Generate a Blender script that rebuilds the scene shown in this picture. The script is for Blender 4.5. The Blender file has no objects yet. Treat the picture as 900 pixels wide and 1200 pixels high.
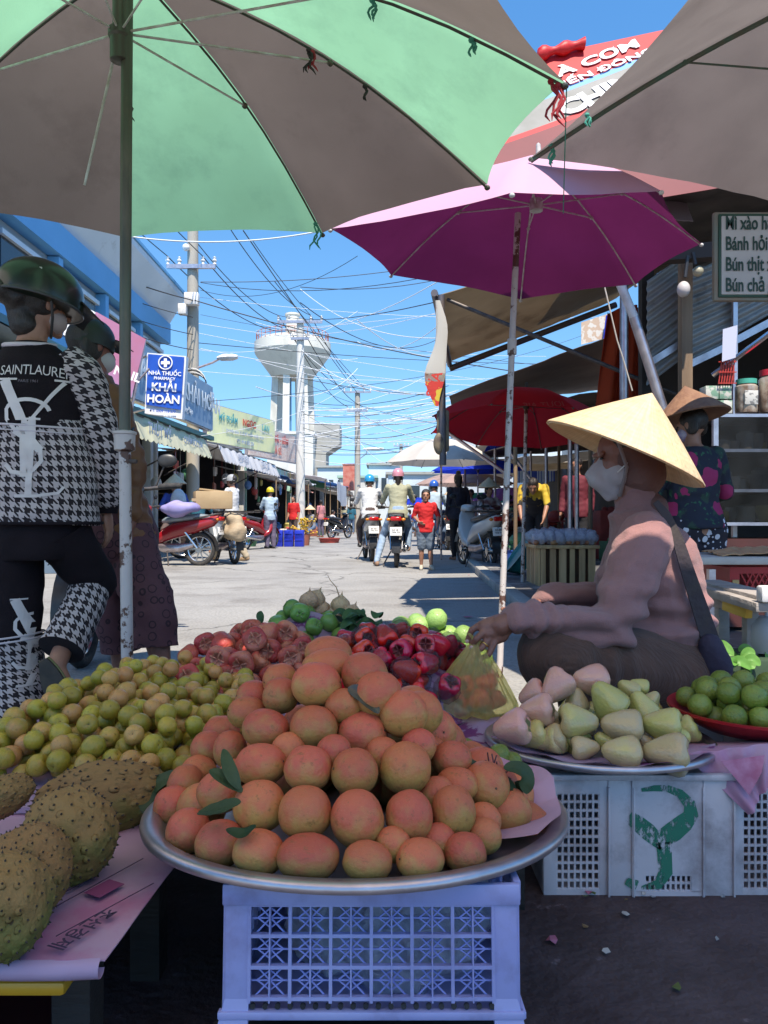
import bpy, bmesh, math, random
from mathutils import Vector, Matrix, noise
from mathutils.bvhtree import BVHTree
random.seed(7)
R = math.radians
V = Vector
CAMH = 0.80
COL = bpy.context.scene.collection

def P(px, py, d):
    """the point seen at that spot of the photograph, d metres in front of the lens"""
    return V(((px - 450) / 900 * d, d, CAMH + (608 - py) / 900 * d))

# ---------------------------------------------------------------- materials
def _n(nt, t, **k):
    n = nt.nodes.new(t)
    for a, b in k.items():
        setattr(n, a, b)
    return n

def c4(c):
    return (c[0], c[1], c[2], 1)

def mat(name, col, rough=0.6, col2=None, scale=6.0, lo=0.35, hi=0.65, detail=5, bump=0.0, bscale=40.0,
        metal=0.0, coat=0.0, spec=0.5, rnd=0.0, trans=0.0, dirt=None, dscale=3.0, dlo=0.55, dhi=0.75,
        stretch=(1, 1, 1), emis=None, estr=0, sub=0, sheen=0, fine=0.0):
    m = bpy.data.materials.new(name); m.use_nodes = True
    nt = m.node_tree; L = nt.links
    b = nt.nodes['Principled BSDF']; out = nt.nodes['Material Output']
    b.inputs['Roughness'].default_value = rough
    b.inputs['Metallic'].default_value = metal
    b.inputs['Coat Weight'].default_value = coat
    b.inputs['Coat Roughness'].default_value = 0.12
    b.inputs['Specular IOR Level'].default_value = spec
    b.inputs['Sheen Weight'].default_value = sheen
    if sub:
        b.inputs['Subsurface Weight'].default_value = sub
        b.inputs['Subsurface Radius'].default_value = (0.02, 0.01, 0.005)
    tc = _n(nt, 'ShaderNodeTexCoord')
    mp = _n(nt, 'ShaderNodeMapping'); mp.inputs['Scale'].default_value = stretch
    L.new(tc.outputs['Object'], mp.inputs['Vector'])
    vec = mp.outputs['Vector']
    if rnd:
        oi = _n(nt, 'ShaderNodeObjectInfo')
        ad = _n(nt, 'ShaderNodeVectorMath', operation='ADD')
        sc = _n(nt, 'ShaderNodeMath', operation='MULTIPLY'); sc.inputs[1].default_value = 37.0
        L.new(oi.outputs['Random'], sc.inputs[0]); L.new(mp.outputs['Vector'], ad.inputs[0]); L.new(sc.outputs[0], ad.inputs[1])
        vec = ad.outputs[0]
    cur = None
    if col2 is not None:
        nz = _n(nt, 'ShaderNodeTexNoise'); nz.inputs['Scale'].default_value = scale; nz.inputs['Detail'].default_value = detail
        L.new(vec, nz.inputs['Vector'])
        mr = _n(nt, 'ShaderNodeMapRange'); mr.inputs[1].default_value = lo; mr.inputs[2].default_value = hi
        L.new(nz.outputs['Fac'], mr.inputs[0])
        mx = _n(nt, 'ShaderNodeMix', data_type='RGBA')
        mx.inputs[6].default_value = c4(col); mx.inputs[7].default_value = c4(col2)
        L.new(mr.outputs[0], mx.inputs[0]); cur = mx.outputs[2]
    if dirt is not None:
        nz = _n(nt, 'ShaderNodeTexNoise'); nz.inputs['Scale'].default_value = dscale; nz.inputs['Detail'].default_value = 8
        nz.inputs['Roughness'].default_value = 0.65
        L.new(vec, nz.inputs['Vector'])
        mr = _n(nt, 'ShaderNodeMapRange'); mr.inputs[1].default_value = dlo; mr.inputs[2].default_value = dhi
        L.new(nz.outputs['Fac'], mr.inputs[0])
        mx = _n(nt, 'ShaderNodeMix', data_type='RGBA')
        if cur: L.new(cur, mx.inputs[6])
        else: mx.inputs[6].default_value = c4(col)
        mx.inputs[7].default_value = c4(dirt)
        L.new(mr.outputs[0], mx.inputs[0]); cur = mx.outputs[2]
    if rnd:
        hs = _n(nt, 'ShaderNodeHueSaturation')
        m1 = _n(nt, 'ShaderNodeMapRange'); m1.inputs[3].default_value = 1 - rnd; m1.inputs[4].default_value = 1 + rnd
        m2 = _n(nt, 'ShaderNodeMapRange'); m2.inputs[3].default_value = 0.5 - rnd * 0.07; m2.inputs[4].default_value = 0.5 + rnd * 0.07
        fr = _n(nt, 'ShaderNodeMath', operation='MULTIPLY'); fr.inputs[1].default_value = 13.7
        fr2 = _n(nt, 'ShaderNodeMath', operation='FRACT')
        L.new(oi.outputs['Random'], fr.inputs[0]); L.new(fr.outputs[0], fr2.inputs[0])
        L.new(oi.outputs['Random'], m1.inputs[0]); L.new(fr2.outputs[0], m2.inputs[0])
        L.new(m1.outputs[0], hs.inputs['Value']); L.new(m2.outputs[0], hs.inputs['Hue'])
        if cur: L.new(cur, hs.inputs['Color'])
        else: hs.inputs['Color'].default_value = c4(col)
        cur = hs.outputs[0]
    if cur: L.new(cur, b.inputs['Base Color'])
    else: b.inputs['Base Color'].default_value = c4(col)
    if bump:
        nb = _n(nt, 'ShaderNodeTexNoise'); nb.inputs['Scale'].default_value = bscale; nb.inputs['Detail'].default_value = 6
        L.new(vec, nb.inputs['Vector'])
        bp = _n(nt, 'ShaderNodeBump'); bp.inputs['Strength'].default_value = bump; bp.inputs['Distance'].default_value = 0.02
        L.new(nb.outputs['Fac'], bp.inputs['Height']); L.new(bp.outputs[0], b.inputs['Normal'])
    if emis:
        b.inputs['Emission Color'].default_value = c4(emis); b.inputs['Emission Strength'].default_value = estr
    if trans:
        tr = _n(nt, 'ShaderNodeBsdfTranslucent')
        if cur: L.new(cur, tr.inputs[0])
        else: tr.inputs[0].default_value = c4(col)
        ms = _n(nt, 'ShaderNodeMixShader'); ms.inputs[0].default_value = trans
        L.new(b.outputs[0], ms.inputs[1]); L.new(tr.outputs[0], ms.inputs[2]); L.new(ms.outputs[0], out.inputs[0])
    m['bsdf'] = b.name
    return m

def film(name, col, alpha, rough=0.15, bump=0.6, bscale=25, transl=0.3, stretch=(1, 1, 1), var=.15):
    """thin see-through plastic"""
    m = bpy.data.materials.new(name); m.use_nodes = True
    nt = m.node_tree; L = nt.links
    b = nt.nodes['Principled BSDF']; out = nt.nodes['Material Output']
    b.inputs['Base Color'].default_value = c4(col); b.inputs['Roughness'].default_value = rough
    tc = _n(nt, 'ShaderNodeTexCoord'); mp = _n(nt, 'ShaderNodeMapping'); mp.inputs['Scale'].default_value = stretch
    L.new(tc.outputs['Object'], mp.inputs[0])
    nb = _n(nt, 'ShaderNodeTexNoise'); nb.inputs['Scale'].default_value = bscale; nb.inputs['Detail'].default_value = 5
    nb.inputs['Distortion'].default_value = 0.6
    L.new(mp.outputs[0], nb.inputs['Vector'])
    bp = _n(nt, 'ShaderNodeBump'); bp.inputs['Strength'].default_value = bump; bp.inputs['Distance'].default_value = 0.02
    L.new(nb.outputs['Fac'], bp.inputs['Height']); L.new(bp.outputs[0], b.inputs['Normal'])
    tl = _n(nt, 'ShaderNodeBsdfTranslucent'); tl.inputs[0].default_value = c4(col)
    tp = _n(nt, 'ShaderNodeBsdfTransparent'); tp.inputs[0].default_value = c4([0.5 + 0.5 * x for x in col])
    m1 = _n(nt, 'ShaderNodeMixShader'); m1.inputs[0].default_value = transl
    L.new(b.outputs[0], m1.inputs[1]); L.new(tl.outputs[0], m1.inputs[2])
    mr = _n(nt, 'ShaderNodeMapRange'); mr.inputs[1].default_value = 0.3; mr.inputs[2].default_value = 0.7
    mr.inputs[3].default_value = max(0, alpha - var); mr.inputs[4].default_value = min(1, alpha + var)
    L.new(nb.outputs['Fac'], mr.inputs[0])
    m2 = _n(nt, 'ShaderNodeMixShader')
    L.new(mr.outputs[0], m2.inputs[0]); L.new(tp.outputs[0], m2.inputs[1]); L.new(m1.outputs[0], m2.inputs[2])
    L.new(m2.outputs[0], out.inputs[0])
    return m

# ---------------------------------------------------------------- mesh collector
class MB:
    def __init__(s):
        s.bm = bmesh.new(); s.uv = None
    def box(s, c, size, rot=None, mi=0, bev=0.0):
        r = bmesh.ops.create_cube(s.bm, size=1)
        vs = r['verts']
        M = Matrix.Translation(V(c)) @ (rot.to_4x4() if rot else Matrix()) @ Matrix.Diagonal((size[0], size[1], size[2], 1))
        bmesh.ops.transform(s.bm, matrix=M, verts=vs)
        fs = {f for v in vs for f in v.link_faces}
        for f in fs: f.material_index = mi
        if bev:
            es = list({e for f in fs for e in f.edges})
            bmesh.ops.bevel(s.bm, geom=es, offset=bev, segments=2, affect='EDGES', profile=0.5)
        return s
    def beam(s, a, b, w, h=None, mi=0, up=V((0, 0, 1)), bev=0.0):
        a = V(a); b = V(b); d = b - a; h = h or w
        x = d.normalized(); u = up
        if abs(x.dot(u)) > 0.98: u = V((0, 1, 0))
        y = u.cross(x).normalized(); z = x.cross(y)
        rot = Matrix((x, y, z)).transposed()
        return s.box((a + b) / 2, (d.length, w, h), rot, mi, bev)
    def tube(s, pts, r, seg=8, mi=0, caps=True, closed=False):
        pts = [V(p) for p in pts]; n = len(pts)
        rad = r if isinstance(r, (list, tuple)) else [r] * n
        rings = []; prev = None
        for i, p in enumerate(pts):
            if closed: t = pts[(i + 1) % n] - pts[i - 1]
            else: t = pts[min(i + 1, n - 1)] - pts[max(i - 1, 0)]
            t.normalize()
            if prev is None:
                u = V((0, 0, 1)) if abs(t.z) < 0.9 else V((1, 0, 0))
                a = t.cross(u).normalized()
            else:
                a = (prev - t * prev.dot(t)).normalized()
            prev = a; b = t.cross(a)
            rings.append([p + (a * math.cos(k * 2 * math.pi / seg) + b * math.sin(k * 2 * math.pi / seg)) * rad[i] for k in range(seg)])
        return s.loft(rings, mi, caps and not closed, loop=closed)
    def loft(s, rings, mi=0, caps=True, loop=False, uv=None, openring=False):
        vv = [[s.bm.verts.new(p) for p in r] for r in rings]
        n = len(vv[0]); m = len(vv)
        ul = None
        if uv: ul = s.bm.loops.layers.uv.verify()
        for i in range(m if loop else m - 1):
            j = (i + 1) % m
            for k in range(n - 1 if openring else n):
                l = (k + 1) % n
                f = s.bm.faces.new((vv[i][k], vv[i][l], vv[j][l], vv[j][k])); f.material_index = mi
                if ul:
                    c = [(i, k), (i, k + 1), (j, k + 1), (j, k)]
                    for lo, q in zip(f.loops, c): lo[ul].uv = uv(q[0], q[1])
        if caps and not openring:
            for r in (vv[0], vv[-1]):
                try:
                    f = s.bm.faces.new(r); f.material_index = mi
                except ValueError: pass
        return s
    def lathe(s, prof, seg=24, c=(0, 0, 0), rot=None, mi=0, wob=None):
        c = V(c); rot = rot or Matrix.Identity(3)
        rings = []
        for q, (r, z) in enumerate(prof):
            ring = []
            for k in range(seg):
                a = k * 2 * math.pi / seg
                rr = max(r, 1e-4)
                if wob: rr *= wob(a, z)
                ring.append(c + rot @ V((rr * math.cos(a), rr * math.sin(a), z)))
            rings.append(ring)
        return s.loft(rings, mi, caps=True)
    def ell(s, c, r, rot=None, mi=0, seg=16, rings=10):
        if not isinstance(r, (list, tuple, Vector)): r = (r, r, r)
        q = bmesh.ops.create_uvsphere(s.bm, u_segments=seg, v_segments=rings, radius=1)
        M = Matrix.Translation(V(c)) @ (rot.to_4x4() if rot else Matrix()) @ Matrix.Diagonal((r[0], r[1], r[2], 1))
        bmesh.ops.transform(s.bm, matrix=M, verts=q['verts'])
        for f in {f for v in q['verts'] for f in v.link_faces}: f.material_index = mi
        return s
    def cap(s, a, b, ra, rb=None, seg=12, mi=0):
        """capsule with two radii"""
        a = V(a); b = V(b); rb = ra if rb is None else rb
        d = b - a; L = max(d.length, 1e-5)
        q = d.to_track_quat('Z', 'Y').to_matrix()
        prof = []
        for i in range(5): t = -math.pi / 2 + i * math.pi / 8; prof.append((ra * math.cos(t), ra * math.sin(t)))
        for i in range(5): t = i * math.pi / 8; prof.append((rb * math.cos(t), L + rb * math.sin(t)))
        return s.lathe(prof, seg, a, q, mi)
    def quad(s, pts, mi=0, thick=0.0):
        vs = [s.bm.verts.new(V(p)) for p in pts]
        f = s.bm.faces.new(vs); f.material_index = mi
        if thick:
            f.normal_update(); n = f.normal.copy()
            r = bmesh.ops.extrude_face_region(s.bm, geom=[f])
            nv = [g for g in r['geom'] if isinstance(g, bmesh.types.BMVert)]
            bmesh.ops.translate(s.bm, vec=-n * thick, verts=nv)
        return s
    def sheet(s, corners, nu, nv, fn=None, mi=0, thick=0.0):
        """bilinear sheet between 4 corners, fn(u,v,p)->p displaces it"""
        a, b, c, d = [V(p) for p in corners]; g = []
        for i in range(nu + 1):
            row = []
            for j in range(nv + 1):
                u = i / nu; v = j / nv
                p = (a * (1 - u) + b * u) * (1 - v) + (d * (1 - u) + c * u) * v
                if fn: p = fn(u, v, p)
                row.append(s.bm.verts.new(p))
            g.append(row)
        fs = []
        for i in range(nu):
            for j in range(nv):
                f = s.bm.faces.new((g[i][j], g[i + 1][j], g[i + 1][j + 1], g[i][j + 1]))
                f.material_index = mi(i / nu, j / nv) if callable(mi) else mi
                fs.append(f)
        if thick:
            bmesh.ops.recalc_face_normals(s.bm, faces=fs)
            bmesh.ops.solidify(s.bm, geom=fs, thickness=thick)
        return s
    def build(s, name, mats, parent=None, smooth=35, world=True, recalc=True, vox=0, vsm=0, disp=None):
        if recalc: bmesh.ops.recalc_face_normals(s.bm, faces=s.bm.faces)
        me = bpy.data.meshes.new(name); s.bm.to_mesh(me); s.bm.free()
        if vox: me = fuse(me, vox, vsm)
        if disp:
            me.update()
            cs = [v.co.copy() for v in me.vertices]; ns = [V(q.vector) for q in me.vertex_normals]
            fl = []
            for a, c in zip(cs, ns): fl.extend(disp(a, c))
            me.vertices.foreach_set('co', fl); me.update()
        return mesh_obj(name, me, mats, parent, smooth, world)

def fuse(me, vox, sm=0):
    o = bpy.data.objects.new('tmp', me); COL.objects.link(o)
    r = o.modifiers.new('r', 'REMESH'); r.mode = 'VOXEL'; r.voxel_size = vox; r.adaptivity = 0
    if sm:
        q = o.modifiers.new('s', 'SMOOTH'); q.factor = 0.5; q.iterations = sm
    dg = bpy.context.evaluated_depsgraph_get()
    m2 = bpy.data.meshes.new_from_object(o.evaluated_get(dg))
    bpy.data.objects.remove(o); bpy.data.meshes.remove(me)
    if len(m2.materials): m2.materials.clear()
    return m2

def wmat(o):
    M = Matrix.LocRotScale(o.location, o.rotation_euler, o.scale)
    return wmat(o.parent) @ M if o.parent else M

def mesh_obj(name, me, mats, parent=None, smooth=35, world=True):
    if world and parent is not None: me.transform(wmat(parent).inverted())
    if not isinstance(mats, (list, tuple)): mats = [mats]
    if len(me.materials): me.materials.clear()
    for m in mats: me.materials.append(m)
    if smooth:
        for p in me.polygons: p.use_smooth = True
        if smooth < 180: me.set_sharp_from_angle(angle=R(smooth))
    o = bpy.data.objects.new(name, me); COL.objects.link(o)
    if parent is not None: o.parent = parent
    return o

def root(name, label, cat, loc=(0, 0, 0), rz=0.0, group=None, rot=None):
    o = bpy.data.objects.new(name, None); COL.objects.link(o)
    o.location = loc; o.rotation_euler = rot or (0, 0, rz); o.empty_display_size = 0.1
    return tag(o, label, cat, group)

def tag(o, label=None, cat=None, group=None, kind=None):
    if label: o['label'] = label
    if cat: o['category'] = cat
    if group: o['group'] = group
    if kind: o['kind'] = kind
    return o

def setorg(o, p):
    """move a world-built mesh's origin to p"""
    p = V(p); o.data.transform(Matrix.Translation(-p)); o.location = p
    return o

def copy_tree(o, parent=None):
    c = o.copy(); COL.objects.link(c)
    if parent is not None: c.parent = parent
    for ch in [x for x in bpy.data.objects if x.parent == o]: copy_tree(ch, c)
    return c

FONT_B = None
def glyphs(s, size=1.0, bold=0.0, extrude=0.0, align='CENTER', shear=0, spacing=1.0, res=3):
    cu = bpy.data.curves.new('txt', 'FONT'); cu.body = s; cu.size = size; cu.extrude = extrude
    cu.offset = bold * size; cu.align_x = align; cu.shear = shear; cu.space_character = spacing; cu.resolution_u = res
    o = bpy.data.objects.new('txt', cu); COL.objects.link(o)
    dg = bpy.context.evaluated_depsgraph_get()
    me = bpy.data.meshes.new_from_object(o.evaluated_get(dg))
    bpy.data.objects.remove(o); bpy.data.curves.remove(cu)
    return me

def text(s, size, org, right, up, m, parent, name='lettering', bold=0.0, extrude=0.001, align='CENTER', shear=0, sx=1.0, spacing=1.0):
    me = glyphs(s, size, bold, extrude, align, shear, spacing)
    r = V(right).normalized(); n = r.cross(V(up)).normalized(); u = n.cross(r).normalized()
    M = Matrix.Translation(V(org)) @ Matrix((r, u, n)).transposed().to_4x4() @ Matrix.Diagonal((sx, 1, 1, 1))
    me.transform(M)
    return mesh_obj(name, me, m, parent, 0)

def drape(me, target, org, right, up, look, off, m, parent, name='lettering', step=0.012, warp=None):
    """lay a flat lettering mesh onto a surface; look is the direction the rays travel"""
    bm = bmesh.new(); bm.from_mesh(me)
    bmesh.ops.triangulate(bm, faces=bm.faces)
    xs = [v.co.x for v in bm.verts]; ys = [v.co.y for v in bm.verts]
    for ax, lo, hi in ((0, min(xs), max(xs)), (1, min(ys), max(ys))):
        t = lo + step
        while t < hi:
            co = V((t, 0, 0)) if ax == 0 else V((0, t, 0)); no = V((1, 0, 0)) if ax == 0 else V((0, 1, 0))
            bmesh.ops.bisect_plane(bm, geom=bm.verts[:] + bm.edges[:] + bm.faces[:], plane_co=co, plane_no=no)
            t += step
    tm = target.data; W = wmat(target)
    bvh = BVHTree.FromPolygons([W @ v.co for v in tm.vertices], [p.vertices[:] for p in tm.polygons])
    r = V(right).normalized(); u = V(up).normalized(); lk = V(look).normalized()
    bad = []
    for v in bm.verts:
        x, y = v.co.x, v.co.y
        if warp: x, y = warp(x, y)
        p = V(org) + r * x + u * y - lk * 0.6
        h = bvh.ray_cast(p, lk, 2.0)
        if h[0] is None: bad.append(v)
        else: v.co = h[0] - lk * off
    if bad: bmesh.ops.delete(bm, geom=bad, context='VERTS')
    m2 = bpy.data.meshes.new(name); bm.to_mesh(m2); bm.free()
    return mesh_obj(name, m2, m, parent, 0)

def rotz(a): return Matrix.Rotation(a, 3, 'Z')
def rotx(a): return Matrix.Rotation(a, 3, 'X')
def roty(a): return Matrix.Rotation(a, 3, 'Y')
def nz(p, s=1.0): return noise.noise(V(p) * s)

# ---------------------------------------------------------------- common materials
M = {}
M['steel'] = mat('brushed_steel', (0.56, 0.50, 0.52), 0.36, (0.42, 0.37, 0.39), 14, metal=0.9, bump=0.05, dirt=(0.2, 0.17, 0.16), dlo=.6, dhi=.8)
M['chrome'] = mat('chrome', (0.6, 0.6, 0.6), 0.2, metal=1)
M['darkmetal'] = mat('dark_metal', (0.06, 0.055, 0.055), 0.5, (0.12, 0.1, 0.09), 20, metal=.5)
M['rubber'] = mat('rubber', (0.022, 0.022, 0.024), 0.8, (0.05, 0.045, 0.04), 30, bump=.2)
M['blackplastic'] = mat('black_plastic', (0.02, 0.02, 0.022), 0.4, (0.04, 0.04, 0.04), 12)
M['greyplastic'] = mat('grey_plastic', (0.16, 0.17, 0.18), 0.45, (0.1, 0.11, 0.12), 8)
M['white'] = mat('white_paint', (0.72, 0.71, 0.70), 0.55, (0.62, 0.61, 0.6), 5, dirt=(.35, .32, .28))
M['whiteletter'] = mat('white_lettering', (0.8, 0.8, 0.8), 0.6)
M['skin'] = mat('skin', (0.36, 0.18, 0.115), 0.5, (0.30, 0.14, 0.09), 18, sub=0.1, bump=.05, bscale=120)
M['skin2'] = mat('tanned_skin', (0.27, 0.11, 0.075), 0.5, (0.21, 0.08, 0.055), 25, sub=0.1, bump=.12, bscale=90)
M['hair'] = mat('black_hair', (0.012, 0.009, 0.008), 0.4, (0.03, 0.022, 0.018), 60, stretch=(4, 4, .4), bump=.4, bscale=120)
M['eye'] = mat('eye', (0.02, 0.015, 0.01), 0.15)
M['blackcloth'] = mat('black_cloth', (0.012, 0.011, 0.014), 0.85, (0.025, 0.022, 0.026), 9, bump=.2, bscale=18)
M['wood'] = mat('weathered_wood', (0.30, 0.21, 0.13), 0.75, (0.18, 0.12, 0.075), 9, stretch=(1, 1, .12), bump=.4, bscale=30, dirt=(.1, .08, .06))
M['palewood'] = mat('pale_pine_boards', (0.66, 0.43, 0.22), 0.7, (0.42, 0.25, 0.12), 12, stretch=(1, 1, .08), bump=.3, bscale=30, rnd=.1)
M['concrete'] = mat('concrete', (0.42, 0.41, 0.38), 0.9, (0.30, 0.29, 0.27), 2.5, bump=.3, bscale=12, dirt=(.2, .19, .17))
M['rust_pole'] = mat('white_enamel_with_rust', (0.50, 0.45, 0.43), 0.45, dirt=(0.10, 0.045, 0.03), dscale=12, dlo=.535, dhi=.56, bump=.1)
# ================================================================ camera, sky, sun
sc = bpy.context.scene
cam = bpy.data.cameras.new('camera'); co = bpy.data.objects.new('camera', cam); COL.objects.link(co)
co.location = (0, 0, CAMH); co.rotation_euler = (R(90), 0, 0)
cam.sensor_fit = 'HORIZONTAL'; cam.sensor_width = 36; cam.lens = 36; cam.shift_y = 8 / 900
cam.clip_start = 0.02; cam.clip_end = 2000
sc.camera = co
sc.render.resolution_x = 768; sc.render.resolution_y = 1024
w = bpy.data.worlds.new('World'); sc.world = w; w.use_nodes = True
nt = w.node_tree
sk = nt.nodes.new('ShaderNodeTexSky'); sk.sky_type = 'NISHITA'; sk.sun_disc = False
SUN_EL = R(61); SDX, SDY = -0.16, 0.987      # horizontal direction in which shadows fall
sk.sun_elevation = SUN_EL; sk.sun_rotation = math.atan2(-SDX, -SDY)
sk.air_density = 1.5; sk.dust_density = 0.1; sk.ozone_density = 4.0
hs = nt.nodes.new('ShaderNodeHueSaturation'); hs.inputs['Saturation'].default_value = 1.3; hs.inputs['Hue'].default_value = .502; hs.inputs['Value'].default_value = .93
tcw = nt.nodes.new('ShaderNodeTexCoord'); vm = nt.nodes.new('ShaderNodeVectorMath'); vm.operation = 'MULTIPLY_ADD'
vm.inputs[1].default_value = (1, 1, .95); vm.inputs[2].default_value = (0, 0, .16)
nt.links.new(tcw.outputs['Generated'], vm.inputs[0]); nt.links.new(vm.outputs[0], sk.inputs[0])
nt.links.new(sk.outputs[0], hs.inputs['Color'])
nt.links.new(hs.outputs[0], nt.nodes['Background'].inputs[0]); nt.nodes['Background'].inputs[1].default_value = 0.12
sl = bpy.data.lights.new('sun', 'SUN'); so = bpy.data.objects.new('sun', sl); COL.objects.link(so)
sl.energy = 3.4; sl.angle = R(0.53); sl.color = (1.0, 0.95, 0.86)
dirv = V((SDX * math.cos(SUN_EL), SDY * math.cos(SUN_EL), -math.sin(SUN_EL)))
so.rotation_euler = dirv.to_track_quat('-Z', 'Y').to_euler(); so.location = (0, -5, 12)
sc.view_settings.view_transform = 'Standard'; sc.view_settings.look = 'None'
sc.view_settings.exposure = 1.22; sc.view_settings.gamma = 1; sc.view_settings.use_curve_mapping = False
sc.view_settings.use_white_balance = True; sc.view_settings.white_balance_temperature = 7100; sc.view_settings.white_balance_tint = 12
sc.cycles.max_bounces = 8; sc.cycles.transparent_max_bounces = 16; sc.cycles.sample_clamp_indirect = 6
sc.cycles.caustics_reflective = False; sc.cycles.caustics_refractive = False

# ================================================================ ground and road
def road_material():
    m = mat('concrete_road', (0.30, 0.295, 0.28), 0.85, (0.24, 0.235, 0.225), 0.5, bump=.35, bscale=60,
            dirt=(0.15, 0.14, 0.13), dscale=1.1, dlo=.50, dhi=.74)
    nt = m.node_tree; L = nt.links; b = nt.nodes['Principled BSDF']
    src = b.inputs['Base Color'].links[0].from_socket
    tc = _n(nt, 'ShaderNodeTexCoord')
    ns = _n(nt, 'ShaderNodeTexNoise'); ns.inputs['Scale'].default_value = 1.4; ns.inputs['Detail'].default_value = 6
    L.new(tc.outputs['Object'], ns.inputs['Vector'])
    mv = _n(nt, 'ShaderNodeVectorMath', operation='MULTIPLY_ADD'); mv.inputs[1].default_value = (.9, .9, 0)
    L.new(ns.outputs['Color'], mv.inputs[0]); L.new(tc.outputs['Object'], mv.inputs[2])
    vo = _n(nt, 'ShaderNodeTexVoronoi', feature='DISTANCE_TO_EDGE'); vo.inputs['Scale'].default_value = 0.27
    L.new(mv.outputs[0], vo.inputs['Vector'])
    mr = _n(nt, 'ShaderNodeMapRange'); mr.inputs[1].default_value = 0.001; mr.inputs[2].default_value = 0.006
    mr.inputs[3].default_value = 0.45; mr.inputs[4].default_value = 1
    L.new(vo.outputs['Distance'], mr.inputs[0])
    sp = _n(nt, 'ShaderNodeTexNoise'); sp.inputs['Scale'].default_value = 55; sp.inputs['Detail'].default_value = 3
    L.new(tc.outputs['Object'], sp.inputs['Vector'])
    m2 = _n(nt, 'ShaderNodeMapRange'); m2.inputs[1].default_value = .3; m2.inputs[2].default_value = .7
    m2.inputs[3].default_value = 0.8; m2.inputs[4].default_value = 1.2
    L.new(sp.outputs['Fac'], m2.inputs[0])
    mm = _n(nt, 'ShaderNodeMath', operation='MULTIPLY'); L.new(mr.outputs[0], mm.inputs[0]); L.new(m2.outputs[0], mm.inputs[1])
    vm = _n(nt, 'ShaderNodeVectorMath', operation='SCALE'); L.new(src, vm.inputs[0]); L.new(mm.outputs[0], vm.inputs[3])
    L.new(vm.outputs[0], b.inputs['Base Color'])
    return m
b = MB(); b.sheet([(-700, -60, 0), (700, -60, 0), (700, 1400, 0), (-700, 1400, 0)], 20, 20)
g = b.build('ground', mat('packed_earth', (0.20, 0.18, 0.15), 0.95, (0.14, 0.13, 0.11), .3, bump=.3), smooth=0); g['kind'] = 'structure'
def xleft(y): return -4.6 + 0.055 * (y - 13)
b = MB(); b.sheet([(xleft(-10) - 1.5, -10, .004), (3.2, -10, .004), (9.5, 120, .004), (xleft(120) - 1.5, 120, .004)], 12, 60)
g = b.build('road', road_material(), smooth=0); g['kind'] = 'structure'
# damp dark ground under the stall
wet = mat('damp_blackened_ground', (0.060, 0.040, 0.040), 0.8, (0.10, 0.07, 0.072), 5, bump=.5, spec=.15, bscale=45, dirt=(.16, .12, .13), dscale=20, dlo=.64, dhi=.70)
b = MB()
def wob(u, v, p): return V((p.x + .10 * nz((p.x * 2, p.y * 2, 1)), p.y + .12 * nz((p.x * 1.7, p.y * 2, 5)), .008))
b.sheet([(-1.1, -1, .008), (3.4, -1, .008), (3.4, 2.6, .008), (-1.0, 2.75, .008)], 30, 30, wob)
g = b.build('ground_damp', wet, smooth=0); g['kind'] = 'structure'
# paved stall floor at the right, under the canopies
pav = mat('worn_paving', (0.16, 0.16, 0.165), .6, (0.07, 0.07, 0.075), 1.6, bump=.4, bscale=20, dirt=(.34, .34, .33), dscale=2.2, dlo=.52, dhi=.62)
b = MB(); b.sheet([(1.15, 4.0, .1), (9, 4.0, .1), (9, 60, .1), (3.6, 60, .1)], 8, 40)
g = b.build('pavement', pav, smooth=0); g['kind'] = 'structure'
b = MB(); b.beam((1.09, 3.95, .055), (3.5, 60, .055), .14, .11, bev=.012)
g = b.build('kerb', M['concrete'], smooth=30); g['kind'] = 'structure'

rnd = random.Random(41); litm = [mat('litter_%d' % i, c, .8) for i, c in enumerate(((.45, .40, .36), (.10, .12, .03), (.22, .13, .06), (.40, .12, .18), (.30, .32, .34)))]
for i in range(46):
    x = rnd.uniform(.2, 1.5) if i % 3 else rnd.uniform(-1.6, 2.6); y = rnd.uniform(1.15, 1.65) if i % 3 else rnd.uniform(4.2, 11); s_ = rnd.uniform(.003, .011) * (1 if i % 3 else 4); b = MB(); a = rnd.uniform(0, 6); n_ = rnd.randrange(4, 7)
    b.quad([(x + s_ * rnd.uniform(.6, 1.3) * math.cos(a + k * 6.283 / n_), y + s_ * rnd.uniform(.6, 1.3) * math.sin(a + k * 6.283 / n_), .0125 + rnd.uniform(0, .006)) for k in range(n_)], 0, .001)
    tag(b.build('litter', litm[i % 5], None, 0), 'small scrap of leaf or paper lying on the ground', 'litter', 'scraps on the ground')
# ================================================================ parasols
def cloth(name, col, tr=0.45, col2=None, dirt=None, rough=.8, dlo=.55, dhi=.8):
    return mat(name, col, rough, col2 or tuple(x * .86 for x in col), 3.5, bump=.12, bscale=220, trans=tr, dirt=dirt or tuple(x * .6 for x in col),
               dscale=2.3, dlo=dlo, dhi=dhi, spec=.3)

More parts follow.
